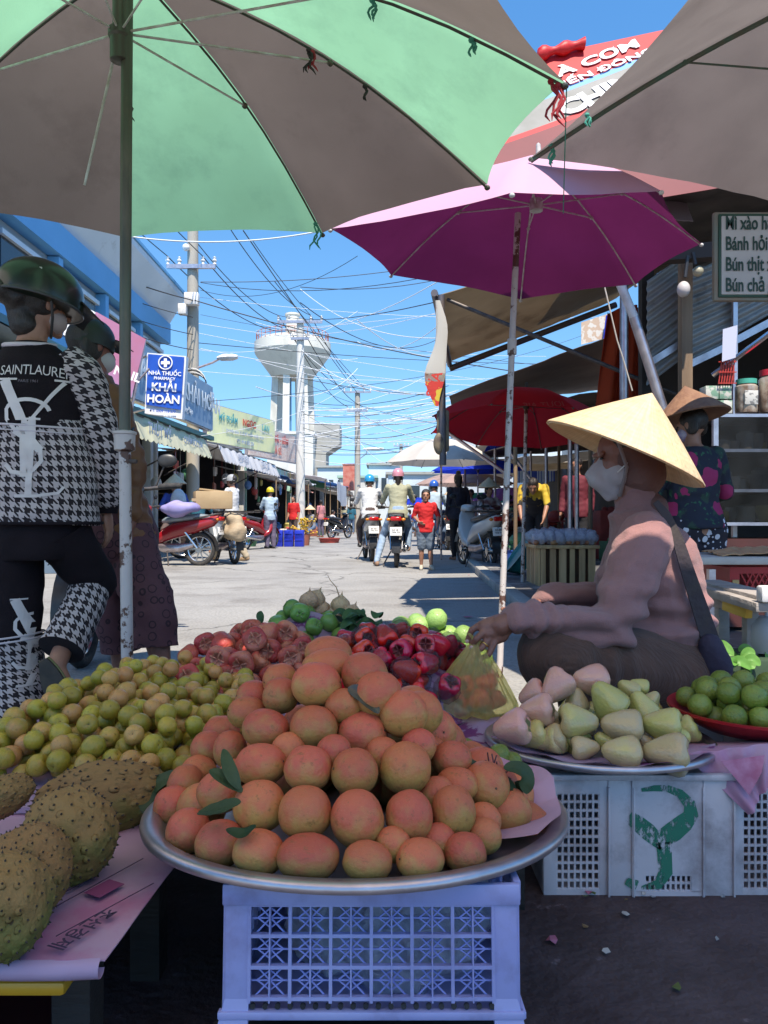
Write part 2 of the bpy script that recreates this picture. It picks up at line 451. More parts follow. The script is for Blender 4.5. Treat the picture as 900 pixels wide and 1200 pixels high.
def canopy_mesh(b, apex, rim, bulge, sag, mis, nu=14, nv=10, hem=0.0, drop=0.0):
    n = len(rim); apex = V(apex); rim = [V(r) for r in rim]
    ax = V((0, 0, 1))
    def rib(i, u):
        r = rim[i % n]; p = apex.lerp(r, u)
        return p + ax * bulge * (r - apex).length * math.sin(math.pi * u) * (0.9 + .3 * u)
    for i in range(n):
        grid = []
        for a in range(nu + 1):
            row = []
            for c in range(nv + 1):
                u = a / nu; v = c / nv
                p = rib(i, u).lerp(rib(i + 1, u), v)
                mid = (rim[i] + rim[(i + 1) % n]) / 2
                k = 4 * v * (1 - v) * u * u
                inw = (apex - mid); inw.z = 0
                p = p + inw.normalized() * k * sag - ax * 4 * v * (1 - v) * drop * u
                p += ax * .006 * nz(p, 5.0) * u
                row.append(p)
            grid.append(row)
        for a in range(nu):
            for c in range(nv):
                q = [grid[a][c], grid[a + 1][c], grid[a + 1][c + 1], grid[a][c + 1]]
                vs = [b.bm.verts.new(x) for x in q]
                f = b.bm.faces.new(vs); f.material_index = mis[i % len(mis)]
    bmesh.ops.remove_doubles(b.bm, verts=b.bm.verts, dist=0.0008)
    return rib

def parasol(label, pole, apex, rim, mats, mis, polemat, ribmat, group, bulge=.05, sag=.10, poler=.018, hubdrop=.28, strut=True,
            ties=None, footmat=None, polepts=None, strutend=.5, valance=0, cat='parasol', upper=None, name='market_parasol'):
    base = V(pole)
    t = root(name, label, cat, base, group=group)
    b = MB(); rib = canopy_mesh(b, apex, rim, bulge, sag, mis); b.build('canopy', mats, t, 60)
    apex = V(apex)
    pts = polepts or [base, apex - V((0, 0, .02))]
    MB().tube(pts, poler, 14).build('pole', polemat, t, 60)
    MB().lathe([(0, .07), (.012, .06), (.014, .01), (.03, 0), (.03, -.012), (0, -.012)], 12, apex).build('finial', ribmat, t)
    pd = (V(pts[-1]) - V(pts[-2])).normalized() if len(pts) > 1 else V((0, 0, 1))
    hub = apex - pd * hubdrop
    if strut:
        MB().lathe([(.0, -.03), (.034, -.03), (.036, 0), (.032, .03), (0, .03)], 16, hub).build('runner', ribmat, t)
    for i in range(len(rim)):
        rp = [rib(i, u) - V((0, 0, .012)) for u in [k / 8 for k in range(9)]]
        MB().tube(rp, .0045, 6).build('rib', ribmat, t, 60)
        if strut:
            MB().tube([hub, rib(i, strutend) - V((0, 0, .016))], .004, 6).build('strut', M['chrome'] if strut == 2 else ribmat, t, 60)
            MB().ell(rib(i, strutend) - V((0, 0, .016)), (.011, .011, .011), seg=8, rings=6).build('joint', ribmat, t)
        MB().ell(rib(i, 1.0) - V((0, 0, .01)), (.012, .012, .01), seg=8, rings=6).build('rib_tip', ribmat, t)
    return t, rib

green = cloth('green_parasol_cloth', (0.29, 0.60, 0.36), .52, (0.26, 0.54, 0.32), dirt=(.19, .40, .25), dlo=.53, dhi=.78)
brown = cloth('brown_parasol_cloth', (0.165, 0.135, 0.115), .50, (0.145, 0.118, 0.10), dirt=(.105, .085, .072), dlo=.53, dhi=.78)
ribdark = mat('dark_rib_steel', (0.05, 0.06, 0.05), .5, (.1, .08, .06), 30, metal=.4)
ribwhite = mat('pale_strut_wire', (0.6, 0.6, 0.58), .4, (.4, .35, .3), 30)
greenpole = mat('green_painted_pole', (0.085, 0.11, 0.075), .45, (0.065, 0.06, 0.045), 14, stretch=(1, 1, .2), dirt=(.16, .12, .09), dscale=9, dlo=.5, dhi=.72)

# ---- the big green and brown one
ap = V((-.835, 2.50, 2.62))
rimG = [P(148, 277, 3.52), P(378, 273, 3.48), P(571, 217, 2.98), P(662, 97, 2.30), V((.04, 1.36, 2.08)), V((-.82, 1.08, 2.10)), V((-1.74, 1.60, 2.12)), P(-135, 232, 3.0)]
t, rib = parasol('large green and brown market parasol on a green pole over the fruit heaps', (-.842, 2.53, .0), ap, rimG, [green, brown],
        [0, 1], greenpole, ribdark, None, bulge=.07, sag=.05, poler=.0185, hubdrop=.0, strut=False, polepts=[V((-.842, 2.53, 0)), P(146, 508, 2.52), ap - V((0, 0, .02))])
hub = P(140, 46, 2.5)
MB().lathe([(.021, -.075), (.03, -.07), (.03, .0), (.036, .008), (.036, .03), (.022, .034), (.022, .25)], 16, hub).build('runner', greenpole, t)
for i in range(8):
    e = rib(i, .52) - V((0, 0, .02))
    if i == 0: e = P(99, 217, 2.55)       # one strut hangs loose
    MB().tube([hub + V((0, 0, .02)), e], .004, 6).build('strut', ribwhite, t, 60)
    if i: MB().ell(e, (.012, .012, .012), seg=8, rings=6).build('joint', ribdark, t)
MB().tube([(-.842, 2.53, 0), P(146, 508, 2.52)], .0195, 14).build('lower_tube', M['rust_pole'], t, 60)
MB().lathe([(.024, -.065), (.033, -.06), (.034, -.01), (.038, -.008), (.038, .0), (.024, .004)], 18, P(146, 506, 2.52)).build('collar', M['rust_pole'], t)
MB().tube([P(146, 540, 2.52), P(160, 541, 2.51)], .007, 8).build('set_screw', M['darkmetal'], t)
tie_g = mat('green_string', (.05, .30, .22), .8); tie_r = mat('red_cloth_tie', (.30, .02, .03), .8); tie_d = mat('dark_tie', (.03, .02, .02), .8)
def ribbon(p, l, w, m, parent, seed):
    rnd = random.Random(seed); b = MB()
    for s in range(3):
        pts = []; q = V(p)
        dx = rnd.uniform(-.25, .25)
        for k in range(7):
            pts.append(q.copy()); q = q + V((dx * l / 6 + .12 * l * math.sin(k * 1.3 + s), rnd.uniform(-.004, .004), -l / 6 * rnd.uniform(.7, 1.1)))
        b.tube(pts, [w] * 6 + [w * .3], 5)
    b.ell(p, (w * 2.5, w * 2.5, w * 2.2), seg=8, rings=6)
    b.build('tie', m, parent, 60)
for i, u, l, m in ((2, .46, .09, tie_d), (2, .62, .05, tie_d), (3, .58, .07, tie_g), (3, .8, .05, tie_g), (0, .48, .09, tie_d), (1, .95, .12, tie_g), (0, .98, .10, tie_g), (3, .985, .12, tie_r), (2, .47, .07, tie_r), (3, .97, .14, tie_r)):
    ribbon(rib(i, u) - V((0, 0, .02)), l, .004, m, t, i * 10 + int(u * 50))

# ---- grey one cut by the right edge
greyc = cloth('grey_parasol_cloth', (0.27, 0.23, 0.205), .40, (0.23, 0.195, 0.175), dirt=(.18, .15, .135))
apR = V((1.80, 2.85, 2.86))
rimR = [P(622, 184, 3.40), P(818, -14, 2.33), V((1.9, 1.75, 2.40)), V((2.8, 2.2, 2.4)), V((3.0, 3.2, 2.4)), P(905, 236, 3.88)]
greenrib = mat('green_rib_tube', (0.05, 0.13, 0.09), .5, (.09, .1, .07), 20)
t, ribR = parasol('grey brown parasol with green ribs cut off by the upper right edge', (1.84, 2.85, 0), apR, rimR, [greyc], [0], greenpole, greenrib, None,
        bulge=.03, sag=.04, poler=.018, hubdrop=.42)
for i in (0, 1):
    MB().tube([ribR(i, k / 8) - V((0, 0, .02)) for k in range(9)], .009, 8).build('rib', greenrib, t, 60)
ribbon(ribR(0, .93) - V((0, 0, .01)), .10, .005, tie_g, t, 61)
ribbon(P(688, 135, 2.9), .05, .004, tie_g, t, 62)
cord = MB(); cord.tube([P(664, 98, 2.32), P(660, 250, 3.3)], .0022, 5); tag(cord.build('cord', tie_g), 'thin green cord hanging between the green parasol tip and the purple parasol', 'cord')

# ---- purple one
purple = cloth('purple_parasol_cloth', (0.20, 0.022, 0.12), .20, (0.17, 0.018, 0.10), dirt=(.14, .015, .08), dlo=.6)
_nt = purple.node_tree; _b = _nt.nodes['Principled BSDF']; _src = _b.inputs['Base Color'].links[0].from_socket     # outer face pale pink, underside purple
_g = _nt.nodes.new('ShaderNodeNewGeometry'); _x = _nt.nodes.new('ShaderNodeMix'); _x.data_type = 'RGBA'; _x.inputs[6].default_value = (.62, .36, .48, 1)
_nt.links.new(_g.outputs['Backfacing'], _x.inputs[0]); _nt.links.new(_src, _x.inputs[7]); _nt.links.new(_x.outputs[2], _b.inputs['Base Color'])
purpleL = purple
apP = V((.800, 3.98, 2.68))
rimP = [P(387, 268, 3.9), P(600, 226, 3.02), P(775, 223, 3.35), P(822, 285, 4.2), P(745, 333, 4.75), P(610, 351, 5.0), P(458, 322, 4.7)]
topz = V(P(604, 252, 3.98))
t, ribP = parasol('purple magenta parasol on a thin rusty white pole above the seated seller', P(586, 800, 3.70) * 1.0, apP, rimP, [purple], [0], M['rust_pole'], ribwhite, None,
        bulge=.05, sag=.035, poler=.016, hubdrop=.26, polepts=[V((P(585, 800, 3.75).x, 3.75, 0)), P(600, 404, 3.95), P(607, 250, 3.98)], strutend=.5)
MB().tube([P(600, 404, 3.95), P(607, 252, 3.98)], .0135, 12).build('upper_tube', mat('maroon_rusty_tube', (.10, .03, .04), .5, (.25, .12, .09), 12), t, 60)
MB().lathe([(.017, -.05), (.024, -.05), (.024, .03), (.017, .03)], 14, P(600, 404, 3.95)).build('collar', M['rust_pole'], t)

# ---- red one
redc = cloth('red_parasol_cloth', (0.52, 0.012, 0.02), .45, (0.46, 0.01, 0.018), dirt=(.28, .01, .02), dlo=.6)
def ring(cx, cy, z, r, n, ph=0, tilt=(0, 0)):
    return [V((cx + r * math.cos(ph + k * 2 * math.pi / n), cy + r * math.sin(ph + k * 2 * math.pi / n),
               z + tilt[0] * math.cos(ph + k * 2 * math.pi / n) + tilt[1] * math.sin(ph + k * 2 * math.pi / n))) for k in range(n)]
pr = P(617, 455, 8.5)
t, rb = parasol('red parasol behind the purple one, its edge catching the sun at the left', (P(612, 692, 8.5).x, 8.5, 0), pr, ring(pr.x - .08, 8.5, 1.80, 1.04, 8, .35, (-.06, -.12)), [redc], [0],
        M['rust_pole'], ribdark, None, bulge=.07, sag=.05, poler=.02, hubdrop=.2)
for k, (s_, px, py, sz) in enumerate((('BIA TƯƠI', 642, 472, .10), ('0944.25.26.30', 640, 484, .07))):
    me = glyphs(s_, sz, .01)
    cano = [o for o in bpy.data.objects if o.parent == t and o.name.startswith('canopy')][0]
    drape(me, cano, P(px, py, 7.4), (1, 0, .05), (0, 0, 1), (0, .97, -.1), .004, mat('faded_red_print', (.45, .06, .05), .8), t, 'print', .03)

# ---- unseen parasols added out of frame to shade the fruit stand
creamy = cloth('sunlit_cream_canvas', (0.80, 0.70, 0.60), .70)  # pale translucent cloth picked to pass warm fill light onto the stand
for lab, ctr, rr in (('wide cream parasol shading the fruit stand from behind', (.48, .12, 2.36), 1.45), ('cream parasol standing to the left of the green one', (-2.95, 2.35, 2.32), 1.25),
                     ('cream parasol standing behind the left end of the stand', (-1.35, .45, 2.74), 1.35)):
    c = V(ctr)
    parasol(lab, (c.x + (.9 if c.x > 0 else -.1), c.y - .9 * (c.x > 0), 0), c + V((0, 0, .45)), ring(c.x, c.y, c.z, rr, 8, .2), [creamy], [0], greenpole, ribdark, None, poler=.018,
            polepts=[V((c.x + (.0 if c.x > 0 else -.1), c.y - 0.9 * (c.x > 0), 0)), c + V((0, 0, .4))])
# ---- far ones along the street
farg = 'parasols over the stalls further down the street'
def far_parasol(px, py, d, rimdrop, rr, m, label, pole_x=None, n=8, group=None, tilt=(0, 0)):
    a = P(px, py, d); bx = a.x if pole_x is None else P(pole_x, 600, d).x
    return parasol(label, (bx, d, 0), a, ring(a.x, d, a.z - rimdrop, rr, n, .3, tilt), [m], [0], M['rust_pole'], ribdark, group, bulge=.08, sag=.06, poler=.02, hubdrop=.3)
cream = cloth('cream_parasol_cloth', (0.62, 0.58, 0.53), .25)
blue = cloth('blue_tarp_cloth', (0.015, 0.05, 0.55), .4)
teal = cloth('teal_green_cloth', (0.02, 0.38, 0.26), .4)
pinkish = cloth('faded_pink_cloth', (0.48, 0.34, 0.30), .35)
violet = cloth('violet_cloth', (0.28, 0.10, 0.30), .4)
far_parasol(517, 513, 15.0, .50, 1.12, cream, 'cream white parasol beside the walking child, topmost of the far parasols')
far_parasol(560, 538, 19.5, .32, 1.25, blue, 'bright blue parasol behind the cream parasol')
far_parasol(545, 556, 22, .30, 1.5, pinkish, 'faded pink parasol below the blue one down the street')
far_parasol(596, 571, 17.5, .30, .9, violet, 'violet parasol beside the seller in black down the street')
far_parasol(575, 578, 24, .28, 1.5, teal, 'teal green parasol furthest down the right side of the street')
far_parasol(495, 583, 27, .25, 1.0, blue, 'small blue parasol low behind the motorcycle riders')
# ================================================================ people
def ellring(c, side, front, rx, ry, n=20, sq=1.0):
    pts = []
    for k in range(n):
        a = k * 2 * math.pi / n; ca, sa = math.cos(a), math.sin(a)
        pts.append(c + side * rx * math.copysign(abs(ca) ** sq, ca) + front * ry * math.copysign(abs(sa) ** sq, sa))
    return pts

def std(h=1.62, **kw):
    """standing joints, facing +Y; keyword offsets replace joints"""
    s = h / 1.65
    J = dict(hip=(0, 0, .90), chest=(0, .0, 1.22), neck=(0, -.01, 1.41), head=(0, .015, 1.545), ls=(-.165, 0, 1.35), rs=(.165, 0, 1.35),
             le=(-.215, -.02, 1.08), re=(.215, -.02, 1.08), lw=(-.225, .05, .84), rw=(.225, .05, .84),
             lh=(-.085, 0, .86), rh=(.085, 0, .86), lk=(-.09, .02, .47), rk=(.09, .02, .47), la=(-.095, -.02, .085), ra=(.095, -.02, .085),
             lt=(-.10, .15, .03), rt=(.10, .15, .03))
    J = {k: V(v) * s for k, v in J.items()}
    for k, v in kw.items(): J[k] = V(v) * s
    J['s'] = s; J['look'] = V((0, 1, 0)); J['up'] = V((0, 0, 1)); J['w'] = 1.0
    return J

def frame(J):
    s1 = (J['rs'] - J['ls']); s1.normalize(); s0 = (J['rh'] - J['lh']); s0.normalize()
    up = (J['neck'] - J['hip']).normalized()
    f1 = up.cross(s1).normalized(); f0 = up.cross(s0).normalized()
    return s0, s1, f0, f1, up

def torso(b, J, inf=0.0, lo=0.0, flare=0.0, belly=0.0):
    s = J['s']; w = J['w']; s0, s1, f0, f1, up = frame(J)
    hip, ch, nk = J['hip'], J['chest'], J['neck']
    sh = (J['ls'] + J['rs']) / 2
    spec = [(hip - up * (.10 + lo) * s, s0, f0, .155 + flare, .115 + flare), (hip - up * .02 * s, s0, f0, .165 + flare * .8, .125 + flare * .8),
            (hip.lerp(ch, .45), (s0 + s1).normalized(), (f0 + f1).normalized(), .135 + flare * .3, .105 + belly), (ch, s1, f1, .155, .115),
            (sh + up * -.02 * s, s1, f1, .165, .095), (sh + up * .035 * s, s1, f1, .115, .075), (nk, s1, f1, .06, .058)]
    rings = [ellring(c, a, f, rx * s * w + inf, ry * s * w + inf) for c, a, f, rx, ry in spec]
    b.loft(rings)

def arm(b, J, k, inf=0.0, to=1.0, frm=0.0, th=1.0):
    s = J['s'] * J['w'] * th; a, e, w = J[k + 's'], J[k + 'e'], J[k + 'w']
    b.cap(a, e, .052 * s + inf, .040 * s + inf)
    if to > .5:
        b.cap(e, e.lerp(w, (to - .5) * 2), .040 * s + inf, .040 * s + inf - (.013 * s) * (to - .5) * 2)

def leg(b, J, k, inf=0.0, to=1.0, th=1.0):
    s = J['s'] * J['w'] * th; a, e, w = J[k + 'h'], J[k + 'k'], J[k + 'a']
    t1 = min(1, to * 2)
    b.cap(a, a.lerp(e, t1), .082 * s + inf, (.082 - .030 * t1) * s + inf)
    if to > .5:
        q = (to - .5) * 2
        m = e.lerp(w, min(q, .35) ); b.cap(e, m, .052 * s + inf, .055 * s + inf)
        if q > .35: b.cap(m, e.lerp(w, q), .055 * s + inf, (.055 - .024 * (q - .35) / .65) * s + inf)

def hand(b, J, k, fwd=None, fr=.0085, curl=.3):
    s = J['s']; w = J[k + 'w']; d = fwd or (w - J[k + 'e']).normalized()
    d = V(d).normalized()
    sd = 1 if k == 'r' else -1
    n = V((sd, 0, 0)); n = (n - d * n.dot(d)).normalized(); pl = d.cross(n).normalized()
    pc = w + d * .05 * s
    rot = Matrix((pl, n, d)).transposed()
    b.ell(pc, (.040 * s, .016 * s, .05 * s), rot)
    for i, (off, ln) in enumerate(((-.030, .062), (-.010, .072), (.010, .068), (.030, .052))):
        p0 = w + d * .085 * s + pl * off * s; p1 = p0 + (d - n * curl).normalized() * ln * .5 * s; p2 = p1 + (d - n * curl * 2.4).normalized() * ln * .5 * s
        b.cap(p0, p1, fr * s * 1.05, fr * s, 8); b.cap(p1, p2, fr * s, fr * s * .85, 8)
    p0 = w + d * .03 * s - pl * .03 * s; p1 = p0 + (d * .7 - pl * .6 - n * .2) * .045 * s; p2 = p1 + (d - n * .3) * .03 * s
    b.cap(p0, p1, .012 * s, .010 * s, 8); b.cap(p1, p2, .010 * s, .008 * s, 8)

def headshape(b, J, hs=1.0):
    s = J['s'] * hs; c = J['head']; f = J['look'].normalized(); u = J['up']; u = (u - f * u.dot(f)).normalized(); r = f.cross(u)
    rot = Matrix((r, f, u)).transposed()
    def q(x, y, z): return c + (r * x + f * y + u * z) * s
    b.ell(q(0, -.012, .02), (.074 * s, .092 * s, .09 * s), rot)
    b.ell(q(0, .022, -.035), (.058 * s, .066 * s, .075 * s), rot)
    b.cap(q(0, .086, .01), q(0, .104, -.022), .009 * s, .013 * s, 8)
    b.ell(q(0, .082, -.055), (.024 * s, .010 * s, .009 * s), rot); b.ell(q(0, .070, -.088), (.022 * s, .018 * s, .018 * s), rot)
    for x in (-1, 1):
        b.ell(q(.073 * x, -.008, -.005), (.010 * s, .020 * s, .032 * s), rot)
        b.ell(q(.03 * x, .078, .028), (.022 * s, .010 * s, .008 * s), rot)
    return q, rot, s

def foot(b, J, k, inf=0.0):
    s = J['s']; a, t = J[k + 'a'], J[k + 't']
    d = (t - a); h = a + V((0, 0, -.045 * s)) - V((d.x, d.y, 0)).normalized() * .03 * s if d.z > -.2 * s and abs(d.x) + abs(d.y) > .05 else a - d.normalized() * .02
    b.cap(a, h, .034 * s + inf, .032 * s + inf, 10)
    b.cap(h, a.lerp(t, .75) , .032 * s + inf, .032 * s + inf, 10); b.cap(a.lerp(t, .6), t, .036 * s + inf, .022 * s + inf, 10)

def person(label, loc, rz, J, top, bottom, vox=.012, sleeve=.35, legto=1.0, hair='short', hat=None, shoes=None, mask=None, skin=None, group=None,
           topflare=0.01, toplo=.02, hatmat=None, toptail=None, eyes=True, hs=1.0, th=1.0, wrinkle=.006, bagm=None, bflare=.014):
    t = root('person', label, 'person', loc, rz, group)
    L = []
    b = MB(); torso(b, J)
    for k in 'lr':
        arm(b, J, k); leg(b, J, k); hand(b, J, k, J.get('hd' + k)); foot(b, J, k)
    b.cap(J['neck'] - V((0, 0, .02)), J['head'], .052 * J['s'], .05 * J['s'])
    q, rot, s = headshape(b, J, hs)
    b.build('body', skin or M['skin'], t, 180, False, vox=vox, vsm=2)
    if eyes:
        for x in (-1, 1): MB().ell(q(.03 * x, .083, .012), (.010 * s, .006 * s, .006 * s), rot, seg=8, rings=6).build('eye', M['eye'], t, 180, False)
    seed = random.random() * 50
    def wr(p, n): return p + n * wrinkle * (noise.noise(V((p.x * 9, p.y * 9, p.z * 22 + seed))) + .5 * noise.noise(V((p.x * 25, p.y * 25, p.z * 30 + seed))))
    b = MB(); torso(b, J, .010, toplo, topflare)
    for k in 'lr': arm(b, J, k, .010, sleeve, th=th)
    b.build('shirt', top, t, 180, False, vox=vox, vsm=2, disp=wr)
    if bottom:
        b = MB(); s_ = J['s']; s0, s1, f0, f1, up = frame(J)
        b.loft([ellring(J['hip'] - up * .13 * s_, s0, f0, .165 * s_, .13 * s_), ellring(J['hip'] + up * .02 * s_, s0, f0, .172 * s_ , .135 * s_), ellring(J['hip'] + up * .10 * s_, s0, f0, .150 * s_, .118 * s_)])
        for k in 'lr': leg(b, J, k, bflare, legto, th)
        b.build('trousers', bottom, t, 180, False, vox=vox, vsm=2, disp=wr)
    if shoes:
        for k in 'lr':
            b = MB(); foot(b, J, k, .007); b.build('shoe', shoes, t, 180, False, vox=vox, vsm=1)
    if hair:
        b = MB()
        b.ell(q(0, -.022, .032), (.082 * s, .096 * s, .092 * s), rot)
        if hair == 'bun': b.ell(q(0, -.10, .06), (.045 * s, .04 * s, .045 * s), rot)
        if hair == 'tall': b.ell(q(0, -.03, .13), (.05 * s, .05 * s, .05 * s), rot); b.cap(q(0, -.05, .0), q(0, -.05, -.12), .06 * s, .05 * s)
        if hair == 'long': b.cap(q(0, -.075, .0), q(0, -.11, -.32), .05 * s, .025 * s)
        for x in (-1, 1): b.ell(q(.062 * x, -.03, -.015), (.02 * s, .05 * s, .06 * s), rot)
        o = b.build('hair', M['hair'], t, 180, False, vox=max(.008, vox * .8), vsm=1)
    if hat == 'cone':
        cone_hat(q(0, -.01, .06), rot, .215, .19, hatmat, t)
    if hat in ('helmet', 'cap'):
        b = MB(); rr = .112 if hat == 'helmet' else .093
        prof = [(rr * math.cos(a) * 1.0, rr * math.sin(a)) for a in [k * math.pi / 2 / 8 for k in range(9)]]
        prof = [(rr * 1.01, -.035)] + prof
        b.lathe([(r_ * s, z_ * s) for r_, z_ in prof], 24, q(0, -.008, .035), rot @ Matrix.Diagonal((.93, 1.08, 1)))
        b.build('helmet_shell' if hat == 'helmet' else 'cap_crown', hatmat, t, 50, False)
        b = MB(); b.sheet([q(-.075, .085, .045), q(.075, .085, .045), q(.05, .165, .03), q(-.05, .165, .03)], 6, 3, lambda u, v, p: p + (J['up'] * .02 * s * math.sin(math.pi * u)), thick=.004)
        b.build('peak', hatmat, t, 50, False)
        if hat == 'helmet':
            MB().tube([q(.095, .0, -.01), q(.07, .03, -.09), q(0, .05, -.118), q(-.07, .03, -.09), q(-.095, 0, -.01)], .005, 5).build('strap', M['blackplastic'], t, 60, False)
    if mask:
        b = MB(); b.ell(q(0, .045, -.045), (.062 * s, .064 * s, .055 * s), rot); b.build('face_mask', mask, t, 180, False)
    return t, q, rot, s

straw = mat('straw_palm_leaf', (0.80, 0.60, 0.38), .6, (0.72, 0.52, 0.31), 30, stretch=(1, 1, .2), bump=.3, bscale=70, trans=.18, dirt=(.45, .28, .13), dscale=9, dlo=.62, dhi=.8)
def straw_rings(m):
    nt = m.node_tree; L = nt.links; b = nt.nodes['Principled BSDF']
    tc = _n(nt, 'ShaderNodeTexCoord'); sx = _n(nt, 'ShaderNodeSeparateXYZ'); L.new(tc.outputs['Object'], sx.inputs[0])
    at = _n(nt, 'ShaderNodeMath', operation='ARCTAN2'); L.new(sx.outputs[1], at.inputs[0]); L.new(sx.outputs[0], at.inputs[1])
    cb = _n(nt, 'ShaderNodeCombineXYZ')
    a1 = _n(nt, 'ShaderNodeMath', operation='MULTIPLY'); a1.inputs[1].default_value = 34; L.new(at.outputs[0], a1.inputs[0])
    z1 = _n(nt, 'ShaderNodeMath', operation='MULTIPLY'); z1.inputs[1].default_value = 3; L.new(sx.outputs[2], z1.inputs[0])
    L.new(a1.outputs[0], cb.inputs[0]); L.new(z1.outputs[0], cb.inputs[2])
    ns = _n(nt, 'ShaderNodeTexNoise'); ns.inputs['Scale'].default_value = 1.0; ns.inputs['Detail'].default_value = 4; L.new(cb.outputs[0], ns.inputs['Vector'])
    mr = _n(nt, 'ShaderNodeMapRange'); mr.inputs[1].default_value = .3; mr.inputs[2].default_value = .7; mr.inputs[3].default_value = .78; mr.inputs[4].default_value = 1.12
    L.new(ns.outputs['Fac'], mr.inputs[0])
    wv = _n(nt, 'ShaderNodeMath', operation='SINE'); zz = _n(nt, 'ShaderNodeMath', operation='MULTIPLY'); zz.inputs[1].default_value = 420
    L.new(sx.outputs[2], zz.inputs[0]); L.new(zz.outputs[0], wv.inputs[0])
    m3 = _n(nt, 'ShaderNodeMapRange'); m3.inputs[1].default_value = -1; m3.inputs[3].default_value = .95; m3.inputs[4].default_value = 1.03; L.new(wv.outputs[0], m3.inputs[0])
    mm = _n(nt, 'ShaderNodeMath', operation='MULTIPLY'); L.new(mr.outputs[0], mm.inputs[0]); L.new(m3.outputs[0], mm.inputs[1])
    src = b.inputs['Base Color'].links[0].from_socket
    vm = _n(nt, 'ShaderNodeVectorMath', operation='SCALE'); L.new(src, vm.inputs[0]); L.new(mm.outputs[0], vm.inputs[3]); L.new(vm.outputs[0], b.inputs['Base Color'])
straw_rings(straw)
def cone_hat(c, rot, r, h, m, parent, name='conical_hat', world=False, seg=96):
    """hat whose mesh origin sits on its axis, so the leaf strips radiate"""
    b = MB(); prof = []
    for k in range(9):
        u = k / 8; prof.append((r * u + .002, h * (1 - u) + .004 * math.sin(u * math.pi)))
    prof += [(r + .003, -.004), (r - .003, -.003)]
    for k in range(8, -1, -1):
        u = k / 8; prof.append(((r - .006) * u, h * (1 - u) - .008))
    b.lathe(prof, seg, wob=lambda a, z: 1 + .004 * math.sin(16 * a))
    me = bpy.data.meshes.new(name); bmesh.ops.recalc_face_normals(b.bm, faces=b.bm.faces); b.bm.to_mesh(me); b.bm.free()
    o = mesh_obj(name, me, m or straw, parent, 50, False)
    Mx = Matrix.Translation(V(c)) @ rot.to_4x4()
    if world and parent: Mx = wmat(parent).inverted() @ Mx
    o.matrix_basis = Mx
    return o
